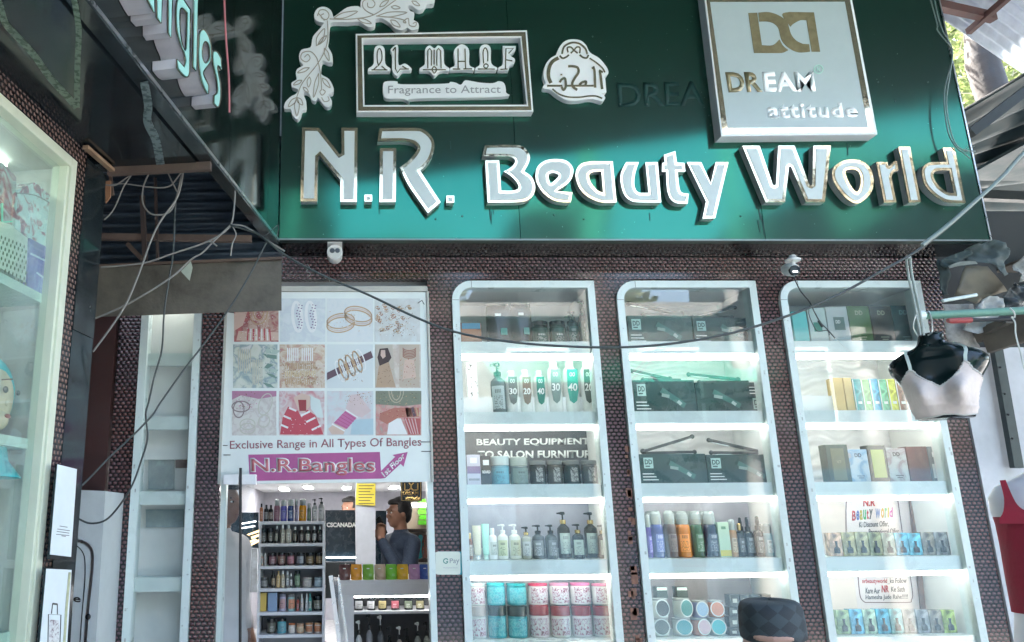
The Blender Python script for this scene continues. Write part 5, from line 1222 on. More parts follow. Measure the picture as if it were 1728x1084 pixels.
for r in range(3):
    for c in range(4):
        x0, x1 = R0[c]; y0, y1 = RY[r]; sl_ = (-.011) * (y0 - 504) + 0; xo = {0: -2.2, 1: -1., 2: .4, 3: 1.2}[c] * r * .8
        x0 += xo; x1 += xo
        q = link('picture', prism([rect(x0, y0, x1, y1)], FB, .0015, .0014), blotch_mat('pic_%d%d' % (r, c), [tuple(q * .85 + .1 for q in cc3) for cc3 in TC[r][c]], 16 + 6 * ((r + c) % 3), .45), pb); q['label'] = 'printed picture of ' + DN[r][c]
        w, h = x1 - x0, y1 - y0; X = lambda u: x0 + w * u; Y_ = lambda v: y0 + h * v
        L = lambda ls, wd, m, nm='print_line': strokes(nm, ls, wd, FB, .0022, .0006, m, q)
        E_l = lambda u, v, ru, rv, rot=0, a0=0, a1=359: ell(X(u), Y_(v), ru * w, rv * h, 22, a0, a1, rot)
        Bl = lambda pts, m, nm='print_shape', of=.0019: link(nm, prism([[Vector((X(a), Y_(b))) for a, b in pts]], FB, of, .0006), m, q)
        if (r, c) == (0, 0):
            Bl([(0, .35), (.3, .3), (.2, .62), (0, .75)], scol); Bl([(.1, .75), (1, .78), (1, .97), (.05, .97)], scol)
            for i in range(9): L([[(X(.32 + i * .06), Y_(.7)), (X(.3 + i * .065), Y_(.97))]], 2.2, (rcol, wcol)[i % 2])
            L([E_l(.55, .3, .12, .2), E_l(.55, .3, .2, .3)], 1.5, gcol)
        elif (r, c) == (0, 1):
            for u in (.38, .68):
                L([E_l(u, .42, .1, .34, -5)], 5, wcol)
                dots = [[(X(u + .03 * math.cos(k)), Y_(.15 + .065 * k)), (X(u + .03 * math.cos(k) + .03), Y_(.15 + .065 * k))] for k in range(9)]
                L(dots, 1.8, cm((.15, .08, .2), .5)); L([[(a + w * .06, b + 1) for a, b in dd_] for dd_ in dots], 1.6, cm((.15, .08, .2), .5))
        elif (r, c) == (0, 2):
            for (u, v, ro) in ((.3, .52, -8), (.68, .36, 12)):
                L([E_l(u, v, .3, .17, ro), E_l(u, v + .09, .3, .17, ro)], 2, gcol); L([E_l(u, v + .045, .3, .17, ro)], 2.2, cm((.6, .5, .45), .4)); L([E_l(u, v + .02, .24, .11, ro, 180, 360)], 1.2, scol)
        elif (r, c) == (0, 3):
            pts = [(X(.05 + .8 * random.random()), Y_(.15 + .65 * random.random())) for _ in range(34)]
            L([ell(px, py, 3, 2.2, 8, 0, 300) for px, py in pts], 1.1, gcol); L([ell(px + 1.5, py + 1, 2.2, 3, 8, 0, 300) for px, py in pts[::2]], 1.1, cm((.3, .12, .08), .5)); L([ell(px - 1.5, py + 2, 2, 2, 8, 0, 300) for px, py in pts[::2]], 1.2, wcol)
        elif (r, c) == (1, 0):
            for i in range(8): Bl([(.65 + .3 * random.random() + a, .1 + .8 * random.random() * 0 + i * .11 + b) for a, b in ((0, 0), (.13, .04), (.1, .13), (.02, .1))], cm((.16, .26, .22) if i % 2 else (.4, .5, .45), .5))
            L([[(X(.12 + i * .045), Y_(.1)), (X(.12 + i * .045), Y_(.6 + .1 * random.random()))] for i in range(7)] + [[(X(.45 + i * .04), Y_(.35)), (X(.45 + i * .04), Y_(.85 + .1 * random.random()))] for i in range(6)], 1.6, cm((.52, .5, .4), .5))
        elif (r, c) == (1, 1):
            for u in (.3, .62):
                L([[(X(u - .12 + i * .045), Y_(.08)), (X(u - .12 + i * .045), Y_(.38))] for i in range(6)], 1.8, wcol)
                for k in range(3): L([[(X(u - .16 + i * .04), Y_(.42 + k * .18)), (X(u - .17 + i * .042), Y_(.56 + k * .18))] for i in range(9)], 1.6, (gcol, cm((.62, .5, .3), .5))[k % 2])
        elif (r, c) == (1, 2):
            Bl([(0, .65), (.95, .15), (1, .3), (0, .82)], kcol)
            for i in range(7): L([E_l(.28 + i * .075, .62 - i * .045, .07, .25, -20)], 2.6 if i % 2 else 2.0, (wcol, gcol)[i % 2])
        elif (r, c) == (1, 3):
            Bl([(0, 0), (.38, 0), (.45, .98), (0, .98)], cm((.5, .45, .38), .5), of=.0018); Bl([(.1, .1), (.28, .08), (.36, .3), (.3, .4), (.1, .5), (.05, .3)], cm((.05, .03, .03), .5)); Bl([(.13, .13), (.22, .13), (.23, .28), (.17, .33), (.12, .25)], scol, of=.0022); Bl([(.08, .5), (.3, .4), (.45, .98), (.02, .98)], cm((.45, .32, .22), .5), of=.0022)
            Bl([(.53, 0), (.97, 0), (.97, .98), (.53, .98)], cm((.5, .42, .34), .5), of=.0018)
            L([E_l(.75, .08 + i * .035, .14, .06, 0, 0, 180) for i in range(6)], 1.5, cm((.3, .14, .1), .5)); Bl([(.65, .35), (.85, .35), (.9, .75), (.6, .8)], scol, of=.0022)
        elif (r, c) == (2, 0):
            Bl([(0, 0), (1, 0), (1, .12), (.6, .18), (.2, .1), (0, .2)], cm((.42, .2, .3), .5)); L([E_l(.2, .35, .2, .12), E_l(.15, .42, .12, .18)], 2, cm((.25, .2, .2), .5)); L([E_l(.75, .3, .14, .25, 20), E_l(.35, .75, .17, .12), E_l(.35, .85, .17, .12), E_l(.72, .68, .12, .14, 30)], 1.6, cm((.5, .5, .42), .5))
        elif (r, c) == (2, 1):
            Bl([(.02, .98), (.08, .6), (.2, .35), (.42, .45), (.5, .6), (.62, .42), (.8, .55), (.98, .98)], cm((.5, .07, .1), .5)); Bl([(.32, .15), (.5, .05), (.7, .12), (.68, .35), (.55, .5), (.42, .42)], scol); Bl([(.42, .2), (.6, .2), (.6, .45), (.45, .45)], cm((.3, .04, .05), .5), of=.0022)
            L([[(X(a), Y_(b)), (X(a + .16), Y_(b + .07))] for a, b in ((.04, .76), (.1, .56), (.22, .38))] + [[(X(a), Y_(b)), (X(a - .2), Y_(b + .1))] for a, b in ((.92, .78), (.8, .6), (.68, .46))], 3.2, wcol); Bl([(.68, .1), (.9, .2), (.98, .6), (.85, .6), (.7, .4)], cm((.62, .7, .68), .5))
        elif (r, c) == (2, 2):
            Bl([(.1, .98), (.02, .85), (.2, .7), (.4, .85), (.35, .98)], scol); Bl([(.4, .4), (.5, .1), (.68, .06), (.95, .45), (.75, .6), (.6, .55)], cm((.62, .5, .5), .5)); Bl([(.14, .72), (.4, .44), (.64, .6), (.42, .86)], pcol, of=.0022); Bl([(.55, .65), (1, .62), (1, .98), (.5, .98)], cm((.42, .56, .62), .5), of=.0019)
            L([[(X(.1), Y_(.74)), (X(.38), Y_(.9))], [(X(.4), Y_(.43)), (X(.66), Y_(.6))]], 2.6, wcol); L([[(X(.17 + i * .05), Y_(.69 - i * .055)), (X(.44 + i * .045), Y_(.84 - i * .05))] for i in range(5)], .8, cm((.4, .06, .2), .5))
        else:
            Bl([(0, 0), (1, 0), (1, .3), (.6, .34), (0, .3)], cm((.2, .22, .16), .5)); L([E_l(.45, .0, .1, .2, 0, 0, 180), E_l(.45, 0, .16, .26, 0, 0, 180)], 1.4, cm((.45, .4, .3), .5)); Bl([(.1, .5), (.4, .38), (.95, .38), (.95, .58), (.5, .6), (.25, .75), (.08, .65)], cm((.42, .16, .12), .5), of=.0022)
            L([[(X(.68), Y_(.38)), (X(.72), Y_(.58))], [(X(.8), Y_(.37)), (X(.86), Y_(.57))]], 5, kcol); L([[(X(.74), Y_(.38)), (X(.79), Y_(.58))], [(X(.88), Y_(.37)), (X(.93), Y_(.57))]], 2.2, gcol)
            Bl([(.3, .62), (.55, .62), (.7, .98), (.25, .98)], wcol); Bl([(.62, .6), (.98, .62), (.98, .98), (.72, .98)], cm((.42, .1, .1), .5)); L([[(X(.65 + i * .07), Y_(.62)), (X(.78 + i * .05), Y_(.97))] for i in range(4)], 1.6, cm((.6, .42, .4), .5))
def flecks(r, c, u0, v0, u1, v1, n, cols, sz=1.):
    x0, x1 = R0[c]; y0, y1 = RY[r]; w, h = x1 - x0, y1 - y0
    for k, m in enumerate(cols):
        ls = []
        for i in range(n):
            x, y = x0 + w * random.uniform(u0, u1), y0 + h * random.uniform(v0, v1); a = random.uniform(0, 3.14); l = random.uniform(.6, 2.2) * sz
            ls.append([(x, y), (x + l * math.cos(a), y + l * math.sin(a))])
        q = strokes('print_flecks', ls, .9 * sz, FB, .0028 + .0004 * k, .0004, m, pb); tag(q, kind='stuff')
crs = cm((.3, .02, .04), .5); brw = cm((.2, .1, .06), .5)
flecks(0, 0, .25, .05, .95, .7, 46, (gcol, crs, wcol)); flecks(0, 0, .1, .75, .95, .95, 20, (gcol, wcol)); flecks(0, 3, .08, .15, .88, .85, 50, (gcol, brw, wcol)); flecks(1, 1, .05, .4, .85, .95, 70, (gcol, brw, wcol)); flecks(1, 0, .55, .05, .98, .95, 26, (cm((.1, .2, .17), .5), cm((.6, .66, .6), .5)))
flecks(1, 3, .02, .5, .44, .95, 20, (gcol, brw)); flecks(1, 3, .55, .3, .95, .95, 24, (gcol, crs)); flecks(2, 3, .05, .02, .95, .3, 30, (cm((.1, .12, .08), .5), gcol)); flecks(2, 3, .1, .4, .95, .6, 20, (crs, gcol)); flecks(2, 0, .02, .02, .5, .4, 24, (brw, pcol)); flecks(2, 1, .05, .6, .95, .97, 16, (crs, wcol)); flecks(2, 2, .4, .02, .98, .3, 26, (brw, gcol)); flecks(1, 2, .3, .2, .8, .85, 26, (gcol, wcol, brw)); flecks(0, 2, .05, .25, .95, .75, 22, (gcol, wcol))
plum = mat('plum_ink', (.33, .12, .14), .5, noise=.15, nscale=40)
text('Exclusive Range in All Types Of Bangles', ((388, 744), (711, 738), (711, 757), (388, 762)), FB, .0015, plum, pb, bold=.005)
mag = mat('magenta_ink', (.42, .09, .26), .5, noise=.12, nscale=8)
link('banner_strip', prism([[Vector(p) for p in ((419, 767.5), (641, 763), (643, 795), (667, 771), (662, 768), (688, 763), (681, 788), (676, 783), (650, 807), (643, 808), (421.5, 812))]], FB, .0012, .0011), mag, pb)
salm = mat('salmon_ink', (.52, .15, .17), .5, noise=.1)
text('N.R.Bangles', ((422, 773), (634, 772), (634, 805), (423, 804)), FB, .0018, wcol, pb, bold=.055, depth=.0006)
text('N.R.Bangles', ((424, 775), (632.5, 774), (632, 803), (425, 802)), FB, .0024, salm, pb, bold=.01, depth=.0006)
text('1st Floor', ((643, 798), (679, 764), (684, 771), (649, 806)), FB, .0018, wcol, pb, bold=.03, depth=.0006)
strokes('hook', [[(376, 752), (384, 752)], [(377, 768), (389, 768)], [(710, 746), (727, 746)], [(711, 762), (727, 762)], [(386, 527), (395, 528)], [(705, 512), (712, 507), (716, 514)]], 1.2, FB, .004, .002, darkm, pb)

# ---------------------------------------------------------------- door
dr = thing('glass_door', 'open glass door leaf with a long dark handle at the left side of the entrance', 'door', tuple(P(405, 1084, 3.6)))
MB().box(-.605 + .05, -.53, 3.8, 3.86, .1, 1.885).build('door_frame', white_lam, dr); MB().box(.412, .441, 3.79, 3.86, .1, 1.885).build('door_frame', white_lam, dr)
a, b = P(406, 790, 3.7), P(405, 1200, 3.7)
MB().tube([a + Vector((0, 0, .0)), b], .0065, 10).build('handle', darkm, dr, True)
MB().box(a.x - .07, a.x + .06, 3.722, 3.73, .12, 1.9).build('glass_pane', glass, dr)
for x0, x1 in ((377, 402), (408, 432)):
    p, q = P(x0, 801, 3.7), P(x1, 818, 3.7); MB().box(p.x, q.x, 3.70, 3.74, q.z, p.z).build('clamp', mat('clamp_white', (.85, .85, .85), .2), dr, bevel=.002)
# ================================================================ interior seen through the door
def lampp(x, y, w, h, Y, lab):
    c = P(x, y, Y); s = Y / FPX; o = thing('ceiling_lamp', lab, 'lamp', (c.x, Y, 2.199), 0, 'square panel lamps on the shop ceiling')
    MB().box(c.x - w * s / 2, c.x + w * s / 2, Y - .35, Y + .35, 2.18, 2.195).build('frame', white_in, o)
    MB().box(c.x - w * s / 2 + .02, c.x + w * s / 2 - .02, Y - .33, Y + .33, 2.172, 2.179).build('diffuser', ceil_l, o)
for i, (x, Y, w) in enumerate(((455, 9.2, 22), (535, 8.6, 24), (592, 8.4, 22), (645, 8.8, 22), (480, 12.2, 16), (520, 11.6, 17), (585, 11.9, 16), (618, 12.3, 15), (665, 11.8, 16), (440, 6.2, 26), (600, 5.6, 30))):
    lampp(x, 0 + 880 - .48 * FPX / Y, w, 5, Y, 'white square ceiling lamp in the %s row, %s from the left' % (('nearest', 'middle', 'farthest')[0 if Y < 7 else (1 if Y < 10 else 2)], ORD[[0, 1, 2, 3, 0, 1, 2, 3, 4, 0, 1][i]]))
shop_w = mat('shop_white', (.7, .7, .72), .4, noise=.04)
# white bottle rack
YR = 4.45; FR = front(YR)
rk = thing('bottle_rack', 'white freestanding rack of bottles and jars just inside the door', 'rack', tuple(P(492, 1084, YR)))
rx0, rx1 = P(437, 900, YR).x, P(548, 900, YR).x
zr = [P(490, y, YR).z for y in (880, 917, 955, 993, 1033, 1071)]
MB().box(rx0, rx0 + .012, YR, YR + .22, .13, zr[0]).build('side_panel', shop_w, rk); MB().box(rx1 - .012, rx1, YR, YR + .22, .13, zr[0]).build('side_panel', shop_w, rk)
MB().box(rx0, rx1, YR + .22, YR + .23, .13, zr[0]).build('back_panel', mat('rack_back', (.32, .32, .34), .5, noise=.1), rk)
for z in zr + [.75, .45, .15]:
    MB().box(rx0 - .001, rx1 + .001, YR - .002, YR + .221, z - .016, z).build('shelf', shop_w, rk)
def rowof(specs, zi, Y, gname, where):
    for i, (k, a, b, t, cs, lb_) in enumerate(specs):
        cc = [cm(q, .15) if isinstance(q, tuple) else q for q in cs]
        good(k, a, b, t, zi, Y, cc, lb_ + ' ' + where, gname)
YRG = YR + .03
gr = ['goods on the white rack inside the door']
rowof([('bottle', 438, 444, 850, [(.5, .2, .1), BLK, (.6, .3, .2)], 'slim orange bottle'), ('bottle', 445, 453, 852, [BLK, BLK, (.2, .2, .2)], 'black bottle with a grey label'), ('bottle', 453, 461, 852, [BLK, BLK, (.15, .12, .1)], 'black bottle with a brown label'), ('mist', 462, 472, 842, [(.25, .12, .16), BLK, clearp, (.3, .15, .2)], 'rose body mist'), ('mist', 473, 484, 843, [(.12, .12, .45), BLK, clearp, (.2, .2, .5)], 'violet body mist'), ('mist', 485, 496, 842, [(.03, .06, .2), BLK, clearp, (.1, .15, .3)], 'navy body mist'), ('mist', 497, 503, 842, [(.25, .2, .28), BLK, clearp, (.3, .28, .4)], 'thin mauve body mist'), ('mist', 504, 517, 842, [(.7, .3, .01), BLK, clearp, (.7, .35, .05)], 'orange body mist'), ('mist', 518, 525, 848, [(.1, .16, .1), BLK, clearp, (.15, .25, .15)], 'green body mist'), ('pump', 526, 536, 842, [(.4, .42, .4), BLK, BLK, (.6, .6, .58)], 'grey pump bottle left of its twin'), ('pump', 537, 548, 840, [(.42, .42, .4), BLK, BLK, (.6, .6, .58)], 'grey pump bottle right of its twin')], zr[0], YRG, gr[0], 'on top of the white rack')
rowof([('jar', 440, 450, 892, [BLK, BLK, (.1, .1, .09)], 'left black tub'), ('jar', 451, 461, 891, [BLK, BLK, (.12, .12, .1)], 'right black tub'), ('bottle', 463, 470, 888, [BLK, WH, (.3, .3, .26)], 'black bottle with a white cap'), ('bottle', 473, 481, 886, [(.45, .42, .36), WH, (.6, .58, .5)], 'cream bottle left of its twin'), ('bottle', 482, 492, 886, [(.5, .47, .4), WH, (.65, .62, .55)], 'cream bottle right of its twin'), ('bottle', 494, 502, 889, [BLK, WH, (.25, .22, .18)], 'dark bottle with a tan label'), ('bottle', 504, 513, 889, [(.03, .02, .02), WH, (.2, .17, .15)], 'brown black bottle'), ('bottle', 515, 524, 889, [BLK, WH, (.5, .48, .44)], 'dark bottle with a pale label'), ('bottle', 526, 534, 889, [BLK, WH, (.55, .54, .5)], 'dark bottle with a white label'), ('bottle', 536, 545, 888, [BLK, WH, (.05, .05, .05)], 'plain black bottle')], zr[1], YRG, gr[0], 'on the first shelf of the white rack')
rowof([('bottle', 439, 444, 934, [(.6, .4, .35), WH, (.5, .5, .5)], 'tiny pink bottle'), ('bottle', 445, 450, 934, [(.5, .5, .5), WH, (.4, .4, .4)], 'tiny white bottle')] + [('jar', x, x + 14, 933, [c, BLK, l], w_ + ' print jar') for x, c, l, w_ in ((452, (.05, .02, .03), (.2, .1, .12), 'maroon'), (468, (.08, .03, .04), (.25, .15, .12), 'reddish'), (484, (.1, .05, .06), (.45, .2, .25), 'rose'), (500, (.03, .03, .04), (.3, .32, .36), 'grey'), (516, (.04, .03, .02), (.25, .18, .1), 'amber'), (532, (.04, .03, .02), (.3, .22, .12), 'brown'))], zr[2], YRG, gr[0], 'on the second shelf of the white rack')
rowof([('jar', 439, 452, 975, [(.05, .05, .05), (.1, .1, .1), (.25, .25, .24)], 'wide dark tub'), ('bottle', 458, 465, 964, [(.03, .03, .03), BLK, (.4, .3, .2)], 'dark slim box bottle'), ('bottle', 466, 473, 964, [(.55, .4, .2), (.5, .35, .15), (.6, .45, .25)], 'amber bottle'), ('bottle', 474, 481, 964, [(.55, .48, .35), WH, (.6, .55, .45)], 'beige bottle'), ('bottle', 482, 488, 964, [(.3, .3, .28), WH, (.6, .6, .6)], 'silver bottle'), ('bottle', 489, 494, 968, [(.1, .1, .1), WH, (.6, .6, .6)], 'small dark bottle'), ('jar', 497, 507, 963, [(.06, .1, .07), BLK, (.2, .3, .2)], 'green black jar'), ('jar', 510, 526, 975, [(.42, .42, .38), (.5, .45, .42), (.6, .55, .5)], 'silver round tub'), ('jar', 529, 545, 975, [(.25, .3, .34), (.3, .4, .45), (.4, .5, .55)], 'blue grey round tub')], zr[3], YRG, gr[0], 'on the third shelf of the white rack')
for x0, x1, m, w_ in ((437, 450, (.6, .42, .1), 'yellow'), (452, 468, (.25, .35, .5), 'blue with a diamond')):
    carton(x0, x1, 1001, zr[4], YRG, cm(m), '%s box on the fourth shelf of the white rack' % w_, gr[0])
rowof([('jar', 471, 483, 1003, [(.45, .42, .55), (.2, .2, .25), (.5, .3, .3)], 'lilac tub'), ('jar', 485, 498, 1003, [(.3, .5, .5), (.2, .2, .2), (.6, .25, .15)], 'teal and orange tub'), ('bottle', 500, 505, 1007, [(.4, .08, .06), BLK, (.3, .1, .1)], 'red slim bottle'), ('bottle', 507, 512, 1003, [(.6, .6, .6), WH, (.6, .55, .5)], 'white slim bottle'), ('bottle', 515, 520, 1002, [(.55, .6, .58), WH, (.6, .6, .6)], 'clear slim bottle'), ('bottle', 521, 526, 1002, [(.1, .4, .35), (.1, .4, .35), (.55, .6, .55)], 'green slim bottle'), ('jar', 528, 545, 1006, [BLK, BLK, (.2, .2, .16)], 'black box-like tub')], zr[4], YRG, gr[0], 'on the fourth shelf of the white rack')
rowof([('jar', 449, 465, 1045, [(.03, .03, .03), BLK, (.1, .1, .08)], 'black tall jar'), ('jar', 467, 483, 1045, [(.1, .35, .4), BLK, (.15, .35, .4)], 'blue tall jar'), ('jar', 486, 498, 1053, [(.6, .55, .5), (.5, .15, .05), (.65, .6, .55)], 'white jar with an orange lid'), ('jar', 500, 513, 1053, [(.5, .3, .2), (.5, .3, .2), (.6, .45, .3)], 'tan jar'), ('jar', 515, 528, 1052, [(.65, .6, .55), (.55, .25, .12), (.5, .2, .1)], 'cream jar with an orange lid'), ('jar', 530, 543, 1052, [(.65, .6, .55), (.55, .3, .15), (.5, .2, .1)], 'cream jar at the right end')], zr[5], YRG, gr[0], 'on the fifth shelf of the white rack')
# counter with pouches
YC = 4.7; FCt = front(YC)
ct = thing('counter', 'white shop counter with shelves of black jars and bottles behind the glass', 'counter', tuple(P(650, 1084, YC)))
zc = P(640, 979, YC).z; cx0, cx1 = P(571, 979, YC).x, .95
zo = P(640, 1005, YC).z
MB().box(cx0, cx1, YC, YC + .5, zc - .02, zc).box(cx0, cx1, YC - .001, YC + .02, zo, zc - .0205).build('counter_top', shop_w, ct)
MB().box(cx0, cx0 + (P(597, 1020, YC).x - P(571, 1020, YC).x), YC, YC + .5, .12, zo - .0005).build('side_panel', shop_w, ct)
z2 = P(640, 1032, YC).z; MB().box(cx0 + .08, cx1, YC + .001, YC + .3, z2 - .014, z2).build('shelf', shop_w, ct); MB().box(cx0, cx1, YC + .3, YC + .31, .12, zo).build('back_panel', mat('counter_back', (.07, .075, .08), .5, noise=.2), ct)
z3 = z2 - .34; MB().box(cx0 + .08, cx1, YC + .001, YC + .3, z3 - .014, z3).build('shelf', shop_w, ct)
MB().box(cx0 + .09, cx1, YC + .015, YC + .02, zo - .012, zo - .004).build('light_strip', mat('weak_led', (1, 1, 1), noise=0, emit=3), ct)
for i, (x, c, w_) in enumerate(((572, (.08, .03, .03), 'maroon'), (592, (.6, .25, .02), 'orange'), (612, (.15, .35, .04), 'green'), (632, (.4, .3, .22), 'beige'), (651, (.13, .4, .03), 'lime'), (670, (.6, .35, .02), 'yellow'), (690, (.35, .2, .35), 'lilac'), (708, (.03, .08, .3), 'blue'))):
    pouch(x, x + 19, 953, zc, YC + .01, blotch_mat('pch_%d' % i, [c, tuple(min(1, q * 1.7 + .03) for q in c), c], 7, .25), '%s sachet standing on the counter' % w_, 'coloured sachets on the counter', cap=False, lab=cm(tuple(min(1, q * 1.5 + .12) for q in c)), name='sachet')
for i, x in enumerate((598, 619, 638, 660, 682, 702)):
    good('jar', x, x + 15, 1008, z2, YC + .04, [cm((.02, .02, .02), .1), cm(BLK, .1), cm(((.25, .25, .25), (.3, .3, .3), (.3, .25, .12), (.3, .08, .1), (.12, .14, .1), (.2, .18, .1))[i])], 'black jar with a %s label inside the counter' % ('silver', 'grey', 'gold', 'red', 'olive', 'brown')[i], 'black jars on the upper shelf inside the counter')
for i, (x, t, c, w_) in enumerate(((600, 1049, WH, 'white'), (617, 1038, (.3, .3, .32), 'silver grey'), (637, 1040, (.12, .13, .14), 'dark grey'), (652, 1058, BLK, 'black'), (667, 1057, (.4, .38, .36), 'beige'), (682, 1060, BLK, 'plain black'), (698, 1049, (.4, .42, .38), 'pale'), (714, 1049, (.35, .38, .33), 'pale green'))):
    good('pump', x, x + 12, t, z3, YC + .04, [cm(c), cm(BLK), cm(BLK if i % 2 else WH), cm((.45, .45, .42))], '%s pump bottle on the lower shelf inside the counter' % w_, 'bottles on the lower shelf inside the counter')
# slanted chrome stand
st = thing('chrome_stand', 'leaning chrome framed glass panel between the rack and the counter', 'stand', tuple(P(575, 1084, 4.3)))
MB().bar(P(558, 972, 4.3), P(576, 1110, 4.3), .02).build('upright', steel, st); MB().bar(P(571, 975, 4.5), P(590, 1110, 4.5), .012).build('upright', steel, st)
link('glass_sheet', prism([[Vector(p) for p in ((558, 972), (571, 975), (592, 1110), (577, 1110))]], front(4.4), 0, .006), glass, st)
# back wall things
YB = 7.9
pl_ = thing('column', 'pale square column with papers inside the shop', 'column', tuple(P(617, 955, 6.4)))
a, b = P(601, 900, 6.4), P(633, 900, 6.4); MB().box(a.x, b.x, 6.4, 6.7, .12, 2.199).build('shaft', mat('column_paint', (.45, .48, .52), .5, noise=.1), pl_)
q = link('yellow_notice', prism([[Vector(p) for p in ((602, 816), (634, 816), (633, 854), (600, 852))]], front(6.38), 0, .003), mat('yellow_paper', (.72, .6, .06), .6, noise=.05)); tag(q, 'yellow notice sheet with lines of writing high on the shop column', 'notice')
strokes('written_line', [[(605, 820 + i * 5.0), (631 - (i % 3) * 3, 820 + i * 5.0)] for i in range(7)], 1.6, front(6.38), .001, .001, cm((.12, .1, .04), .6), q)
def bpanel(x0, y0, x1, y1, Y, m, name, label, cat):
    return tag(link(name, prism([rect(x0, y0, x1, y1)], front(Y), 0, .06), m), label, cat)
navy = mat('navy_panel', (.012, .03, .045), .25, noise=.2)
d1 = thing('dark_display', 'dark navy wall display with white lettering behind the rack', 'wall display', tuple(P(575, 950, YB)))
link('panel', prism([rect(549, 861, 602, 948)], front(YB), 0, .06), navy, d1); link('panel', prism([rect(549, 949, 602, 1010)], front(YB), .001, .06), black_gl, d1)
text('CSCANADA', tq(551, 882, 601, 890), front(YB), .004, white_ink, d1, bold=.05); strokes('lit_shelf', [[(550, 941), (601, 941)]], 2.4, front(YB), .03, .03, mat('soft_lit', (.8, .8, .8), .4, noise=0, emit=.8), d1)
d2 = thing('dark_display', 'dark wall display with a gold zigzag emblem at the left of the interior', 'wall display', tuple(P(410, 950, YB)))
link('panel', prism([rect(378, 865, 436, 925)], front(YB), 0, .06), navy, d2); text('AK', tq(378, 882, 391, 890), front(YB), .004, white_ink, d2, bold=.05)
strokes('gold_emblem', [[(438, 896), (418, 903), (432, 910), (406, 922)], [(438, 903), (424, 908)], [(438, 912), (414, 924)]], 4, front(YB), .01, .008, mat('lit_gold', (.6, .4, .2), .3, noise=0, emit=.3, emcol=(.9, .6, .3)), d2)
strokes('lit_shelf', [[(408, 884), (432, 880)], [(405, 892), (430, 888)]], 2, front(YB), .01, .008, mat('soft_lit', (.8, .8, .8), .4), d2)
bpanel(412, 926, 434, 1000, YB, mat('pale_goods', (.5, .56, .6), .5, noise=.5, nscale=8), 'goods_wall', 'pale stacked goods on the wall beside the gold emblem', 'goods')
bpanel(634, 862, 652, 955, YB, navy, 'dark_hanging', 'narrow dark hanging between the column and the man', 'panel')
# right-hand lit shelving and brand plaque
sh = thing('wall_shelving', 'lit wooden shelving with green packs behind the man', 'shelving', tuple(P(705, 950, 7.3)))
FS7 = front(7.3)
link('back_board', prism([rect(676, 846, 760, 990)], FS7, 0, .02), mat('warm_board', (.62, .5, .4), .5, noise=.1), sh)
for y in (893, 945): link('shelf', prism([rect(676, y, 760, y + 5)], FS7, .25, .25), mat('dark_shelf', (.08, .06, .05), .5), sh)
MB().box(P(680, 850, 7.1).x, P(760, 850, 7.1).x, 7.06, 7.1, P(680, 850, 7.1).z - .03, P(680, 850, 7.1).z).build('light_strip', led, sh)
for i in range(5):
    y = 886 - i * 9; o = link('green_pack', prism([rect(706 + (i % 2) * 2, y - 7.5, 733, y)], front(7.15), 0, .1), cm((.1, .45, .03), .25)); tag(o, 'bright green pack, %s from the bottom of the pile on the lit shelf' % ORD[i], 'pack', 'green packs piled on the lit shelf')
for i, (x, c, w_) in enumerate(((703, (.02, .4, .45), 'turquoise'), (712, (.15, .05, .03), 'brown'), (722, (.5, .4, .02), 'yellow'))):
    o = link('bundle', prism([path('%d,915 %d,905 %d,903 %d,915 %d,935 %d,943 %d,938' % (x, x + 3, x + 9, x + 12, x + 12, x + 6, x), n=3)], front(7.15), 0, .1), cm(c)); tag(o, '%s cloth bundle on the middle lit shelf' % w_, 'bundle')
bq = thing('brand_plaque', 'black plaque with gold interlocked letters hanging over the lit shelving', 'plaque', tuple(P(694, 846, 6.0)))
F6 = front(6.0)
link('plaque_board', prism([rect(676, 812, 712, 847)], F6, 0, .03), black_gl, bq)
strokes('gold_border', [[(678, 812), (678, 845), (710, 845), (710, 812)]], 1.2, F6, .002, .002, gold_cap, bq)
strokes('interlocked_letters', ['683,816* 683,827* 690,827 694,821 690,815*', '705,816* 705,827* 697,827 693,821 698,815*'], 2.2, F6, .003, .002, gold_cap, bq)
text('DREAM', tq(680, 829.5, 706, 835.5), F6, .002, gold_cap, bq, bold=.03); text('attitude', tq(684, 837, 709, 844), F6, .002, gold_cap, bq, bold=.03)
sh2 = thing('white_cabinet', 'white shelf cabinet under the lit shelving at the right of the interior', 'cabinet', tuple(P(700, 980, 6.5)))
MB().box(P(690, 950, 7.0).x, 3.0, 6.98, 7.2, .12, P(700, 950, 6.98).z).build('cabinet_body', shop_w, sh2)
# payment plaque on the pillar
gp = thing('payment_plaque', 'white rounded payment plaque with a cyan end on the woven pillar beside the door', 'plaque', tuple(P(755, 970, 3.79)))
FG = front(3.797)
rr = lambda x0, y0, x1, y1, r: path('%g,%g %g,%g* %g,%g* %g,%g %g,%g* %g,%g* %g,%g %g,%g* %g,%g* %g,%g %g,%g* %g,%g*' % (x0, y0 + r * .3, x0 + r, y0, x1 - r, y0, x1 - r * .2, y0 + r * .2, x1, y0 + r, x1, y1 - r, x1 - r * .2, y1 - r * .2, x1 - r, y1, x0 + r, y1, x0 + r * .2, y1 - r * .2, x0, y1 - r, x0, y0 + r), n=2)
link('cyan_end', prism([rr(755, 931, 785, 970, 5)], FG, .004, .004), cm((.05, .42, .5)), gp)
link('plaque_board', prism([rr(735, 931, 777, 970, 5)], FG, .007, .006), mat('plaque_white', (.72, .76, .66), .25, noise=.05), gp)
text('Pay', ((759, 943), (775, 941), (775, 954), (759, 953)), FG, .008, cm((.22, .24, .26), .5), gp); strokes('round_mark', ['756,945 753,943 749,945 749,949 753,951 756,948* 753,948*'], 1.6, FG, .008, .001, cm((.06, .25, .2), .5), gp)
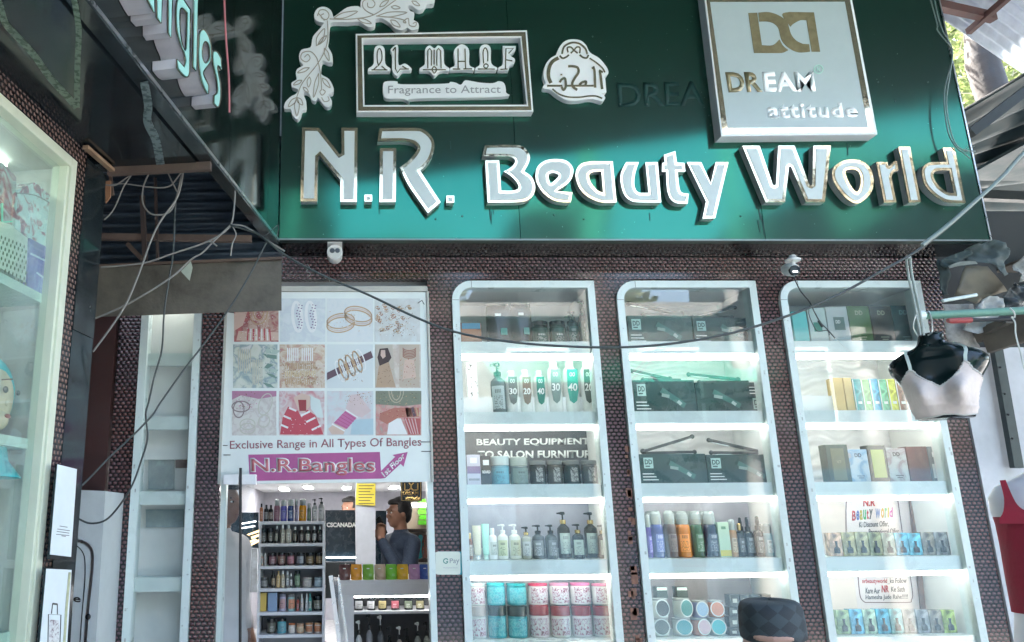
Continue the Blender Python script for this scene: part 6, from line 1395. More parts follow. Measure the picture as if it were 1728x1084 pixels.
text('Accepted here', tq(748, 957, 772, 960), FG, .008, cm((.4, .42, .42), .5), gp)
# CCTV
cc = thing('cctv_camera', 'white bullet security camera under the sign above the bangle poster', 'security camera', tuple(P(565, 412, 3.6)))
c = P(565, 430, 3.64)
cw = mat('cctv_white', (.72, .73, .7), .35, noise=.03)
MB().tube([c + Vector((0, -.05, -.004)), c + Vector((0, .06, .01))], [.037, .037], 20).build('housing', cw, cc, True)
MB().tube([c + Vector((0, -.053, -.004)), c + Vector((0, -.0505, -.004))], [.033, .033], 20).build('face_ring', mat('cctv_face', (.55, .55, .5), .3, noise=.05), cc)
MB().tube([c + Vector((-.012, -.056, .002)), c + Vector((-.012, -.0535, .002))], [.012, .013], 14).tube([c + Vector((.013, -.056, .002)), c + Vector((.013, -.0535, .002))], [.012, .012], 14).build('lens', black_gl, cc)
MB().box(c.x - .035, c.x + .036, c.y - .07, c.y + .07, c.z + .036, c.z + .041).bar(c + Vector((.0, .02, .04)), c + Vector((.0, .03, .08)), .02).build('sun_shield', cw, cc)
c = P(1331, 455, 3.6)
c_ = thing('cctv_camera', 'white and black dome-head security camera hanging at the right end of the sign', 'security camera', tuple(P(1338, 425, 3.6)))
MB().lathe(P(1338, 441, 3.6), [(.036, 0), (.036, .008), (.02, .018), (.014, .03)], 18).build('base', cw, c_, True)
MB().tube([P(1338, 443, 3.6), P(1336, 452, 3.6)], .012, 10).build('stem', cw, c_, True)
MB().tube([c + Vector((-.004, -.05, -.02)), c + Vector((-.002, -.035, -.014)), c + Vector((.01, .03, .01))], [.026, .032, .03], 18).build('housing', cw, c_, True)
MB().tube([c + Vector((-.006, -.058, -.022)), c + Vector((-.0045, -.0505, -.0205))], [.022, .0265], 18).build('lens_hood', black_gl, c_, True)
MB().box(c.x - .016, c.x + .004, c.y - .062, c.y - .059, c.z - .032, c.z - .027).build('led', mat('led_small', (1, 1, 1), noise=0, emit=2), c_)
# ================================================================ right side
random.seed(33)
ww = thing('white_wall', 'blotchy white plastered wall right of the last display case', 'wall', (3.2, 3.8, 0))
MB().box(3.09, 3.44, 3.79, 3.9, -.2, 2.52).build('wall_face', wall_white, ww)
MB().box(3.095, 3.44, 3.85, 3.9, 2.521, 3.3).build('dark_upper', mat('dark_backing', (.035, .04, .042), .8, noise=.4, nscale=4), ww)
MB().box(3.441, 6.5, 3.93, 4.0, -.2, 3.31).build('dark_backing', mat('dark_backing', (.035, .04, .042), .8, noise=.4, nscale=4), ww)
mc = thing('metal_channel', 'upright grey metal channel at the right edge of the white wall', 'channel', tuple(P(1700, 760, 3.7)))
MB().bar(P(1676, 560, 3.74), P(1716, 790, 3.74), .045, .03, up=(0, 1, 0)).build('channel', mat('grey_channel', (.06, .075, .075), .5, .3, noise=.3), mc)
for y in (620, 665, 700, 740): MB().ball(P(1681 + (y - 580) * .17, y, 3.715), .006, 6, 4).build('bolt', darkm, mc)
rl = thing('rolled_shutter', 'grey rolled shutter beside the metal channel', 'shutter', tuple(P(1725, 650, 3.8)))
for i in range(6): MB().tube([P(1702 + i * 2, 612 + i * 15, 3.85), P(1790, 606 + i * 15, 3.85)], .02, 10).build('slat', mat('shutter_grey', (.16, .18, .19), .5, .3, noise=.2), rl, True)
# roofs
galv = mat('galvanised_light', (.62, .64, .66), .55, .0, noise=.2, nscale=5)
def transl(m, f=.45):
    nt = m.node_tree; b = nt.nodes['Principled BSDF']; out = nt.nodes['Material Output']
    t = nt.nodes.new('ShaderNodeBsdfTranslucent'); mx = nt.nodes.new('ShaderNodeMixShader'); mx.inputs[0].default_value = f
    c = b.inputs['Base Color']
    if c.links: nt.links.new(c.links[0].from_socket, t.inputs[0])
    else: t.inputs[0].default_value = c.default_value
    nt.links.new(b.outputs[0], mx.inputs[1]); nt.links.new(t.outputs[0], mx.inputs[2]); nt.links.new(mx.outputs[0], out.inputs[0])
transl(galv, .35)
lr = thing('light_roof', 'pale corrugated roof sheet at the top right corner', 'roof', tuple(pz(1650, 40, 4.6)))
hz = lambda x, y, z=4.6: pz(x, y, z)
corr('roof_sheet', hz(1540, -2), hz(1722, 122), hz(1860, 20), hz(1700, -120), 9, .02, galv, lr, square=True)
brn = mat('brown_beam', (.13, .06, .05), .6, .1, noise=.3)
MB().bar(hz(1560, 4, 4.52), hz(1676, 30, 4.52), .045, .05).build('beam', brn, lr); MB().bar(hz(1712, -14, 4.5), hz(1634, 54, 4.5), .03, .035).build('beam', brn, lr)
drf = thing('dark_roof', 'dark green grey corrugated roof sheet on the right behind the sign end', 'roof', tuple(P(1700, 250, 4.2)))
dgs = mat('dark_green_sheet', (.04, .06, .065), .6, 0., noise=.35, nscale=6, spec=.3)
corr('roof_sheet', P(1600, 196, 4.7), P(1860, 40, 4.7), P(1860, 352, 4.0), P(1640, 348, 4.0), 1, 0, dgs, drf)
bpy.data.objects.remove(drf.children[0])
J = [(1596, 208), (1640, 184), (1648, 168), (1660, 160), (1664, 150), (1680, 140), (1686, 128), (1700, 126), (1728, 108), (1900, 10)]
V, Fc = [], []
for i in range(57):
    t = i / 56; 
    k = math.sin(t * 2 * math.pi * 9); k = max(-1, min(1, k * 1.8)) * .03
    yl = 205 + (352 - 205) * t; Yd = 3.75 + 1.9 * t
    for x in (1600, 1900):
        c = P(x, yl - (x - 1600) * (1 - t) * .62 + (x - 1600) * .02, Yd); V.append(c + Vector((0, -.4, 1)).normalized() * k)
for i in range(56): Fc.append((2 * i, 2 * i + 1, 2 * i + 3, 2 * i + 2))
o = link('roof_sheet', mesh('roof_sheet', V, Fc), dgs, drf, True); md = o.modifiers.new('t', 'SOLIDIFY'); md.thickness = .003
MB().box(4.25, 10, -1.5, 4.9, 3.93, 3.95).build('roof_sheet', dgs, drf)  # out-of-view sheet added to shade the ground at the right
MB().bar(P(1636, 226, 3.75), P(1800, 100, 3.75), .05, .05).build('beam', mat('dark_beam', (.025, .03, .03), .5, .2, noise=.2), drf)
MB().bar(P(1655, 330, 4.6), P(1800, 336, 4.6), .05, .06).build('beam', mat('dark_beam', (.025, .03, .03), .5), drf)
# tree
bark = mat('bark', (.035, .028, .024), .9, noise=.4, nscale=6, bump=.8, bscale=18)
leafm = mat('leaves', (.17, .21, .075), .55, noise=.4, nscale=3); transl(leafm, .5)
twigm = mat('dry_twigs', (.42, .38, .26), .8, noise=.2)
tr = thing('tree', 'sunlit leafy tree with a rough trunk seen through the gap between the roofs', 'tree', (P(1690, 120, 8).x, 8, -.2))
tx = P(1694, 120, 6.6)
MB().tube([(tx.x + .3, 6.6, -.2), (tx.x + .1, 6.6, 2.5), (tx.x - .08, 6.6, 4.6), (tx.x - .1, 6.7, 6), (tx.x + .5, 7.1, 8), (tx.x + .8, 7.5, 9.5)], [.2, .17, .15, .14, .1, .05], 16).tube([(tx.x + .05, 8, 5), (tx.x - .5, 7.8, 5.8), (tx.x - 1.1, 7.9, 6.8)], [.16, .09, .03], 8).build('trunk', bark, tr, True)
V, Fc = [], []
cc_ = P(1630, 105, 7.6)
for i in range(7500):
    a = random.random() * 2 * math.pi; 
    q = Vector((random.gauss(0, 1), random.gauss(0, 1), random.gauss(0, 1))).normalized() * random.random() ** .4
    cl = random.choice([(0, 0, 0, 1.1), (-.3, .2, 1.2, 1.2), (.9, -.1, 2.2, 1.5), (1.9, .3, 3.4, 1.6), (-.2, .1, 3.2, 1.3), (-.1, .3, -.9, .8)])
    c = cc_ + Vector(cl[:3]) + Vector((q.x * cl[3], q.y * cl[3] * .8, q.z * cl[3]))
    s = random.uniform(.03, .065); u = Vector((random.gauss(0, 1), random.gauss(0, 1), random.gauss(0, .6))).normalized(); w = u.cross(Vector((random.random(), random.random(), random.random())).normalized()).normalized()
    k = len(V); V += [c - u * s, c + w * s * .4, c + u * s, c - w * s * .4]; Fc.append((k, k + 1, k + 2, k + 3))
link('crown', mesh('crown', V, Fc), leafm, tr)
tw = MB()
for i in range(90):
    c = cc_ + Vector((random.uniform(-.8, .9), random.uniform(-.5, .2), random.uniform(-1, 1))); d = Vector((random.gauss(0, .2), random.gauss(0, .1), random.gauss(.12, .2)))
    tw.bar(c, c + d * 1.3, .008)
tag(tw.build('twigs', twigm, tr), kind='stuff')
# second tree mass further back behind the gap
tc2 = P(1640, 110, 11)
tr2 = thing('tree', 'pale distant tree crown behind the sunlit tree in the roof gap', 'tree', (tc2.x, 11, -.2))
MB().tube([(tc2.x, 11.3, -.2), (tc2.x, 11.3, 4), (tc2.x, 11.3, 8)], [.3, .22, .08], 10).build('trunk', bark, tr2, True)
V, Fc = [], []
for i in range(5200):
    q = Vector((random.gauss(0, 1), random.gauss(0, 1), random.gauss(0, 1))).normalized() * random.random() ** .4
    c = P(1640, 110, 11) + Vector((q.x * 2.2, q.y * 1.2, q.z * 2.2)); s = random.uniform(.06, .13)
    u = Vector((random.gauss(0, 1), random.gauss(0, 1), random.gauss(0, .6))).normalized(); w = u.cross(Vector((random.random(), random.random(), random.random())).normalized()).normalized()
    k = len(V); V += [c - u * s, c + w * s * .45, c + u * s, c - w * s * .45]; Fc.append((k, k + 1, k + 2, k + 3))
link('crown', mesh('crown', V, Fc), leafm, tr2)

# ---- clutter above the white wall
K_, SK = (1560, 400), .2029
def crumple(name, spec, Y, m, label, cat, amp=.02, cuts=4, th=.003):
    me = prism([path(spec, K_, SK, n=2)], front(Y), 0, th)
    b = bmesh.new(); b.from_mesh(me); bmesh.ops.triangulate(b, faces=b.faces)
    for _ in range(cuts):
        es = [e for e in b.edges if e.calc_length() > .02]
        if es: bmesh.ops.subdivide_edges(b, edges=es, cuts=1, use_grid_fill=False); bmesh.ops.triangulate(b, faces=b.faces)
    from mathutils import noise as nz
    for v in b.verts:
        n = nz.noise(v.co * 14) * amp + nz.noise(v.co * 33) * amp * .5
        v.co.y += n * 1.6; v.co.z += n * .15
    b.to_mesh(me); b.free()
    o = link(name, me, m, None, True); me.update(); return tag(o, label, cat)
crumple('cloth', '370,95 500,25 650,90 705,260 640,335 560,245 480,215 380,205', 3.6, mat('grey_cloth', (.10, .13, .13), .8, noise=.3), 'crumpled dark grey cloth piled above the triangular plate', 'cloth', .03)
crumple('cloth', '150,185* 380,100 420,130 330,190 200,250 150,230', 3.58, mat('teal_cloth', (.05, .075, .075), .8, noise=.3), 'dark folded cloth hanging beside the sign end', 'cloth', .03)
crumple('cloth', '205,240* 300,205 420,205* 440,225* 300,240 210,262*', 3.55, mat('pale_strip', (.22, .24, .22), .7, noise=.3), 'pale folded strip of cloth over the triangular plate', 'cloth', .01)
crumple('metal_plate', '345,240* 525,245* 692,450* 480,520 430,555 250,482*', 3.52, mat('tan_metal', (.17, .15, .11), .6, .3, noise=.4, nscale=9), 'dull tan triangular metal plate leaning in the clutter at the right', 'metal plate', .006, 2)
crumple('plastic_sheet', '400,620 520,495 665,510* 650,610 550,780* 470,802 365,760', 3.42, mat('film', (.32, .34, .34), .35, noise=.2), 'crinkled grey plastic sheet bunched under the triangular plate', 'plastic sheet', .035)
crumple('paper_sheet', '155,560* 400,558* 415,600 432,800 465,925* 225,892* 200,820', 3.5, mat('stained_paper', (.34, .33, .31), .8, noise=.5, nscale=18), 'stained grey paper sheet hanging behind the black torso', 'paper', .012)
crumple('plastic_bag', '705,290* 760,230 830,0* 900,0* 900,330* 770,385 735,330', 3.4, mat('white_film', (.36, .37, .35), .4, noise=.35, nscale=12), 'dirty white plastic bag hanging at the right edge', 'plastic bag', .04)
crumple('dark_bag', '690,420 760,380* 900,370* 900,610* 640,610 655,500', 3.45, mat('dark_bag', (.04, .05, .055), .35, noise=.3), 'dark bag stuffed below the white plastic bag', 'bag', .04)
crumple('cloth', '110,200 150,190 205,300 205,480* 150,480* 120,330', 3.62, mat('teal_cloth', (.05, .075, .075), .8), 'narrow dark cloth hanging from the end of the header', 'cloth', .02)
kp = lambda x, y, Y: P(K_[0] + x * SK, K_[1] + y * SK, Y)
tag(MB().tube([kp(150, 532, 3.4), kp(432, 482, 3.4)], .008, 8).build('white_pipe', white_lam, None, True), 'short white plastic pipe lying in the clutter', 'pipe')
o = thing('long_tool', 'long tool with a red handle and dark shaft under the green pole', 'tool', tuple(kp(290, 695, 3.0)))
MB().tube([kp(195, 697, 3.0), kp(230, 695, 3.0), kp(385, 692, 3.0)], [.009, .013, .012], 10).build('handle', cm((.32, .05, .05), .35), o, True)
MB().tube([kp(386, 692, 3.0), kp(560, 690, 3.0), kp(740, 680, 3.0)], [.008, .007, .012], 8).build('shaft', darkm, o, True)
wd = mat('old_board', (.13, .11, .09), .85, noise=.35, nscale=8, bump=.5)
for i, (a, b, w) in enumerate((((430, 830), (860, 665), .06), ((520, 905), (870, 790), .07), ((520, 780), (700, 690), .03))):
    bo = MB().bar(kp(*a, 3.5 - i * .03), kp(*b, 3.3), .03, w).build('board', wd); tag(bo, ('grey weathered board resting above another below the green pole', 'thick brown board, the lowest under the green pole', 'thin board sticking up between the plastic sheet and the pole')[i], 'board')
bd_ = tag(MB().box(3.45, 5.5, 3.7, 3.9, P(1700, 440, 3.7).z, P(1700, 436, 3.7).z).build('plank_ledge', wd), 'dark ledge carrying the clutter at the right', 'ledge')
# green pole with hooks
gpn = mat('green_pole', (.12, .26, .2), .45, .2, noise=.15)
po_ = thing('display_pole', 'horizontal green metal pole carrying the hanging torso at the right', 'pole', tuple(P(1640, 530, 2.72)))
MB().tube([P(1551, 533, 2.72), P(1800, 521, 2.72)], .0145, 14).build('pole_tube', gpn, po_, True)
MB().tube([P(1549, 533, 2.72), P(1558, 532.7, 2.72)], .018, 12).build('end_cap', white_lam, po_, True)
MB().bar(P(1551, 540, 2.74), P(1555, 600, 3.78), .01).build('bracket', darkm, po_)
ws = mat('white_string', (.62, .64, .6), .7, noise=.15)
rp = thing('rope', 'grey green doubled rope tying the pole end up to the overhead cable', 'rope', tuple(P(1545, 440, 2.72)))
for dx in (-3, 3):
    MB().tube(catmull([P(1535 + dx * .3, 434, 2.6), P(1533 + dx, 440, 2.62), P(1537 + dx, 470, 2.66), P(1545 + dx, 505, 2.69), P(1550 + dx, 530, 2.70), P(1556 + dx, 566, 2.72)]), .0042, 7).build('strand', mat('rope_grey', (.36, .42, .4), .8, noise=.2, bump=.5), rp, True)
MB().tube(catmull([P(1566, 566, 2.72), P(1573, 560, 2.7), P(1572, 540, 2.7), P(1567, 526, 2.705), P(1562, 530, 2.71)]), .0025, 6).build('hook', steel, rp, True)
MB().tube(catmull([P(1548, 566, 2.72), P(1541, 552, 2.7), P(1546, 532, 2.7), P(1550, 528, 2.72)]), .002, 6).build('loop', ws, rp, True)
st_ = MB().tube(catmull([P(1704, 520, 2.69), P(1711, 527, 2.69), P(1712, 536, 2.7), P(1707, 535, 2.705), P(1713, 545, 2.7), P(1714, 565, 2.7), P(1722, 595, 2.7), P(1728, 620, 2.7), P(1735, 640, 2.7)]), .0028, 6).build('string', ws, None, True); tag(st_, 'white knotted string hanging from the green pole at the right edge', 'string')
# ---- hanging torso with bralette
T_, ST = (1470, 540), .16606
Y0 = 2.76
mt = thing('display_torso', 'glossy black half torso mannequin hanging from the green pole', 'mannequin', tuple(P(1583, 566, Y0)))
black_pl = mat('black_plastic', (.006, .014, .014), .16, noise=.1, nscale=4, spec=.3, coat=.0)
R_ = [(145, 612, 128, .035), (165, 608, 138, .045), (205, 605, 142, .05), (240, 615, 155, .055), (270, 640, 200, .06), (300, 655, 290, .065), (335, 665, 405, .07), (375, 672, 490, .075), (420, 676, 538, .08), (470, 678, 545, .085), (530, 680, 515, .09), (600, 690, 460, .095), (660, 705, 420, .1), (720, 712, 395, .1), (800, 720, 372, .095), (900, 745, 340, .085), (1000, 765, 305, .07)]
_o = P(1583, 620, Y0); _r = Vector((_o.x, _o.y, 0)).normalized()
TP = Plane((_o.x, _o.y, 0), (_r.y, -_r.x, 0), (-_r.x, -_r.y, 0))
def torso_pt(k, th):
    y, cx, hw, dp = k
    c = TP.at(T_[0] + cx * ST, T_[1] + y * ST); e = TP.at(T_[0] + (cx + hw) * ST, T_[1] + y * ST); w = (e - c).dot(TP.t)
    ct, sn = math.cos(th), math.sin(th); ex = .78
    x = w * math.copysign(abs(ct) ** ex, ct); d = dp * math.copysign(abs(sn) ** ex, sn)
    if sn > 0:
        u = ct
        d *= 1
        d += .056 * (math.exp(-((u - .44) / .27) ** 2 - ((y - 775) / 115) ** 2) + math.exp(-((u + .44) / .27) ** 2 - ((y - 795) / 115) ** 2))
        d -= .014 * math.exp(-(u / .16) ** 2 - ((y - 600) / 150) ** 2)
        if 250 < y < 420: d -= .01 * math.exp(-(u / .12) ** 2)
        d += .008 * math.exp(-((y - 310 - abs(u) * -40) / 22) ** 2) * (abs(u) < .6)
    return c + TP.t * x + TP.n * d
def interp(y):
    for a, b in zip(R_, R_[1:]):
        if a[0] <= y <= b[0]:
            t = (y - a[0]) / (b[0] - a[0]); t2 = t * t * (3 - 2 * t) * .5 + t * .5; return tuple(p + (q - p) * t2 for p, q in zip(a, b))
    return R_[-1]
N = 44; V, Fc = [], []
ys = [145 + i * (1000 - 145) / 46 for i in range(47)]
for y in ys:
    for j in range(N): V.append(torso_pt(interp(y), 2 * math.pi * j / N))
for i in range(46):
    for j in range(N): Fc.append((i * N + j, i * N + (j + 1) % N, (i + 1) * N + (j + 1) % N, (i + 1) * N + j))
Fc.append(tuple(range(N))); Fc.append(tuple(46 * N + j for j in range(N)))
link('torso_shell', fixn(mesh('torso', V, Fc)), black_pl, mt, True)
MB().tube([P(1571, 562, Y0), P(1571, 572, Y0)], .01, 10).build('neck_fitting', steel, mt)
bra = thing('bralette', 'pale pink lace bralette worn by the hanging black torso', 'bralette', tuple(P(1583, 700, Y0)))
def smooth_m():
    m = mat('pink_lace', (.66, .57, .53), .85, noise=.06, nscale=30, bump=.0)
    nt = m.node_tree; b = nt.nodes['Principled BSDF']; tc = nt.nodes.new('ShaderNodeTexCoord'); v = nt.nodes.new('ShaderNodeTexVoronoi'); v.inputs['Scale'].default_value = 55; n = nt.nodes.new('ShaderNodeTexNoise'); n.inputs['Scale'].default_value = 18; n.inputs['Detail'].default_value = 4; n.inputs['Distortion'].default_value = 2
    nt.links.new(tc.outputs['Object'], v.inputs[0]); nt.links.new(tc.outputs['Object'], n.inputs[0]); ad = nt.nodes.new('ShaderNodeMath'); nt.links.new(v.outputs[0], ad.inputs[0]); nt.links.new(n.outputs[0], ad.inputs[1])
    bp = nt.nodes.new('ShaderNodeBump'); bp.inputs['Strength'].default_value = .35; bp.inputs['Distance'].default_value = .004; nt.links.new(ad.outputs[0], bp.inputs['Height']); nt.links.new(bp.outputs[0], b.inputs['Normal']); b.inputs['Sheen Weight'].default_value = .3
    return m
lace = smooth_m()
neck = [(300, 640), (340, 580), (385, 525), (430, 540), (510, 612), (600, 660), (705, 712), (780, 680), (850, 625), (905, 560), (950, 482), (990, 500), (1030, 560), (1080, 590), (1132, 648)]
hem = [(440, 985), (520, 1002), (640, 995), (740, 975), (850, 978), (950, 998), (1040, 985), (1100, 960)]
def li(tb, x):
    if x <= tb[0][0]: return tb[0][1]
    for a, b in zip(tb, tb[1:]):
        if a[0] <= x <= b[0]: return a[1] + (b[1] - a[1]) * (x - a[0]) / (b[0] - a[0])
    return tb[-1][1]
def surf(x, y, off):
    k = interp(min(y, 999)); u = max(-.995, min(.995, (x - k[1]) / k[2])); ex = .78
    ct = math.copysign(abs(u) ** (1 / ex), u); th = math.acos(max(-1, min(1, ct)))
    p = torso_pt(k, th); nrm = (TP.t * u * .7 + TP.n).normalized()
    return p + nrm * off
def bra_of(x, y): return .004 + .003 * math.exp(-((y - 905 + 30 * math.cos((x - 720) / 150)) / 16) ** 2)
NX, NY = 70, 30; V, Fc = [], []
for i in range(NX + 1):
    s = i / NX
    for j in range(NY + 1):
        t = j / NY
        xl = 308 + (452 - 308) * t; xr = 1132 + (1096 - 1132) * t; x = xl + (xr - xl) * s; xt = 300 + 832 * s; xb = 440 + 660 * s
        yn, yh = li(neck, xt) + 5 * math.sin(xt * .22), li(hem, xb) + 5 * math.sin(xb * .3)
        y = yn + (yh - yn) * t; xx_ = xt * (1 - t) + xb * t
        V.append(surf(xx_, y, bra_of(xx_, y)))
for i in range(NX):
    for j in range(NY): a = i * (NY + 1) + j; Fc.append((a, a + 1, a + NY + 2, a + NY + 1))
o = link('cups', mesh('bra', V, Fc), lace, bra, True); md = o.modifiers.new('t', 'SOLIDIFY'); md.thickness = .003; md.offset = 1
trim = MB()
for i in range(86):
    xt = 300 + 832 * i / 85; trim.ball(surf(xt, li(neck, xt) + 2 * math.sin(xt * .22), .006), .0035 + .001 * (i % 2), 6, 4)
for i in range(70):
    xb = 440 + 660 * i / 69; trim.ball(surf(xb, li(hem, xb), .006), .0036, 6, 4)
trim.build('scalloped_edge', mat('lace_edge', (.58, .55, .51), .8, noise=.05), bra, True)
sp2 = mat('strap_white', (.58, .66, .6), .6, noise=.05)
for pts in (((345, 322), (365, 400), (388, 470), (402, 530)), ((957, 262), (958, 340), (962, 420), (965, 490))):
    q = MB(); L_ = [surf(x, y, .004) for x, y in pts]; L_ = catmull(L_, n=3)
    for a, b in zip(L_, L_[1:]): q.bar(a, b + (b - a) * .05, .0105, .002, up=tuple(TP.n))
    q.build('strap', sp2, bra)
# ---- second mannequin with red top
Y2 = 2.5
m2 = thing('display_torso', 'glossy white torso mannequin cut off by the right edge of the photo', 'mannequin', tuple(P(1760, 1100, Y2)))
R2 = [(778, 1762, 34, .05), (795, 1763, 36, .055), (808, 1764, 62, .06), (820, 1766, 95, .07), (840, 1768, 110, .08), (865, 1770, 106, .09), (885, 1772, 96, .1), (920, 1775, 90, .11), (980, 1780, 84, .1), (1040, 1786, 78, .085), (1120, 1795, 88, .09), (1200, 1800, 95, .1)]
_o2 = P(1760, 950, Y2); _r2 = Vector((_o2.x, _o2.y, 0)).normalized(); TP2 = Plane((_o2.x, _o2.y, 0), (_r2.y, -_r2.x, 0), (-_r2.x, -_r2.y, 0))
def loft(R, Y, m, name, par, off=0, y0=None, n=36):
    V, Fc = [], []; R = [r for r in R if y0 is None or r[0] >= y0]
    Rf = []
    for a, b in zip(R, R[1:]):
        for k in range(3): t = k / 3; Rf.append(tuple(p + (q - p) * t for p, q in zip(a, b)))
    Rf.append(R[-1])
    for y, cx, hw, dp in Rf:
        c = TP2.at(cx, y); w = (TP2.at(cx + hw, y) - c).dot(TP2.t)
        for j in range(n):
            th = 2 * math.pi * j / n; V.append(c + TP2.t * (w + off) * math.cos(th) + TP2.n * (dp + off) * math.sin(th))
    k = len(Rf)
    for i in range(k - 1):
        for j in range(n): Fc.append((i * n + j, i * n + (j + 1) % n, (i + 1) * n + (j + 1) % n, (i + 1) * n + j))
    if not off: Fc += [tuple(range(n)), tuple((k - 1) * n + j for j in range(n))]
    return link(name, fixn(mesh(name, V, Fc)), m, par, True)
loft(R2, Y2, mat('white_plastic', (.62, .62, .66), .3, noise=.04), 'torso_shell', m2)
rt = thing('camisole', 'dark red sleeveless top on the white torso at the right edge', 'top', tuple(P(1760, 1036, Y2)))
redc = mat('red_cloth', (.27, .015, .035), .85, noise=.15, bump=.3, bscale=80)
R3 = [(872, 1771, 99, .1), (885, 1772, 95, .104), (920, 1775, 90, .112), (980, 1780, 84, .103), (1036, 1786, 79, .09)]
loft(R3, Y2, redc, 'cloth_body', rt, .006)
link('neckline_panel', prism([path('1687,811* 1697,810* 1707,834 1717,852 1732,862 1768,870 1804,862 1819,852 1829,834 1839,810* 1849,811* 1842,840 1843,863 1850,876* 1849,884* 1687,884* 1686,876* 1693,863 1694,840', n=3)], TP2, .103, .004), redc, rt)

# ================================================================ cables
def cable(pts, Y, r, m, label, name='cable', z0=None, group=None):
    P_ = []
    for i, (x, y) in enumerate(pts):
        yy = Y if not isinstance(Y, tuple) else Y[0] + (Y[1] - Y[0]) * i / (len(pts) - 1); P_.append(P(x, y, yy))
    return tag(MB().tube(catmull(P_, n=5), r, 7).build(name, m, None, True), label, 'cable', group)
Z4 = lambda s: [(float(a) / 2.581, 280 + float(b) / 2.581) for a, b in (p.split(',') for p in s.split())]
Z5 = lambda s: [(float(a) / 2.683, 680 + float(b) / 2.683) for a, b in (p.split(',') for p in s.split())]
cable([(389, 380), (415, 388), (440, 398), (480, 430), (540, 463), (620, 497), (700, 535), (770, 561), (860, 577), (960, 585), (1060, 586), (1150, 578), (1240, 561), (1330, 533), (1410, 500), (1480, 462), (1560, 415), (1640, 347), (1728, 262), (1830, 160)], (2.75, 2.3), .0042, dark_cable, 'long dark cable sagging across the whole shop front from left to right')
cable([(1556, 414), (1600, 380), (1640, 345), (1690, 300), (1728, 258), (1830, 155)], 2.26, .0062, green_cable, 'thick pale green sleeve over the right end of the sagging cable')
cable(Z4('655,20 625,90 622,160 650,205 690,215 740,200 765,150 785,70 800,10'), 2.85, .0032, grey_cable, 'pale cable bent into a loop under the soffit iron')
cable(Z4('800,10 775,130 700,240 660,320 620,430 560,580 500,680 405,810'), 2.8, .0036, grey_cable, 'pale cable slanting down left from the soffit iron to the glossy pillar')
cable(Z4('798,10 765,160 755,370 735,500 715,640 705,800 672,920 650,1020 635,1084')+Z5('668,160 640,260 600,370 545,460 480,530 410,546 355,525'), (2.9, 3.0), .0036, dark_cable, 'dark cable dropping from the soffit iron past the narrow case and curling to the left')
cable([(376, -10), (378, 40), (382, 110), (388, 200), (394, 270)] + Z4('1018,0 1024,100 1018,200 1005,258 960,300 880,340 760,380 620,425 440,442'), (2.95, 2.9), .0034, grey_cable, 'pale cable running down the side sign and away left across the fascia top')
cable([(378, -10), (381, 60), (386, 130), (387, 190)], 2.2, .003, mat('red_cable', (.42, .12, .12), .4, noise=.1), 'red cable hanging down the face of the side sign')
cable(Z4('1005,258 930,330 880,380 830,410 740,490 560,600 415,665'), 2.88, .0034, grey_cable, 'pale cable slanting from the cable knot down to the pillar base')
cable(Z4('1005,258 1060,262 1110,290 1180,335 1240,372'), 2.86, .0034, grey_cable, 'short pale cable from the knot to the corner of the signs')
cable(Z4('1160,335 1090,470 1000,620 900,760 800,890 700,1030 665,1084')+Z5('620,130 540,205 480,262 420,325 370,375'), (3.2, 2.9), .0038, dark_cable, 'straight dark cable slanting from the sign corner down left across the woven pillar')
cable(Z4('585,22 545,80 530,110 495,190 455,235'), 2.8, .0026, grey_cable, 'thin pale cable end hanging at the top of the glossy pillar')
cable(Z4('600,20 540,60 500,85 455,82'), 2.82, .0026, grey_cable, 'thin pale cable leaving the orange wrap to the right')
cable(Z4('480,84 540,78 610,88 690,96 740,88 770,55 800,12'), 2.83, .0026, grey_cable, 'thin cable bowed under the soffit iron')
cable(Z4('722,12 745,60 770,112'), 2.81, .0026, grey_cable, 'short cable piece crossing the loop')
cable(Z4('1012,262 1028,300 1012,340 1005,392'), 2.84, .0026, grey_cable, 'loose cable tail hanging below the knot')
cable(Z4('905,328 925,335 945,350'), 2.84, .0034, grey_cable, 'short taped cable stub below the knot')
cable([(a / 2.476 + 1030, b / 2.476) for a, b in ((1332, -20), (1365, 100), (1368, 130), (1420, 200), (1424, 260), (1395, 390), (1408, 540), (1440, 610), (1475, 640), (1505, 665))], 3.5, .003, green_cable, 'thin wire hanging down the right end of the green sign, left strand')
cable([(a / 2.476 + 1030, b / 2.476) for a, b in ((1350, -20), (1380, 110), (1428, 205), (1420, 300), (1404, 430), (1425, 560), (1460, 620), (1525, 633))], 3.49, .003, green_cable, 'thin wire hanging down the right end of the green sign, right strand')
fr = MB()
for dx, dy in ((20, -8), (22, 0), (14, 6), (24, 4), (10, -10)): fr.tube([P(1625, 255, 3.49), P(1625 + dx * .5, 256 + dy * .6, 3.48), P(1625 + dx, 255 + dy, 3.47)], .0014, 5)
tag(fr.build('frayed_wires', green_cable), 'frayed wire ends spreading at the right end of the sign', 'wires')
cable([(1337, 462), (1350, 490), (1366, 510), (1375, 528), (1385, 545), (1396, 556), (1409, 571)], 3.6, .0028, rubber, 'black camera lead hanging in front of the right case')
cable([(1366, 516), (1365, 530), (1372, 548), (1380, 559), (1396, 558), (1400, 566)], 3.6, .0022, rubber, 'thin looped camera lead in front of the right case')
cable([(1409, 571), (1430, 590), (1455, 607), (1480, 613)], 3.62, .0014, ws, 'thin white thread running from the camera lead to the right')
tag(MB().tube([P(1381, 541, 3.6), P(1388, 552, 3.6)], .006, 8).build('connector', rubber), 'black plug joint on the camera lead', 'plug')
cable([(436, 400), (450, 396), (470, 380), (466, 404)], 2.8, .0016, dark_cable, 'thin tie wire at the corner of the signs')
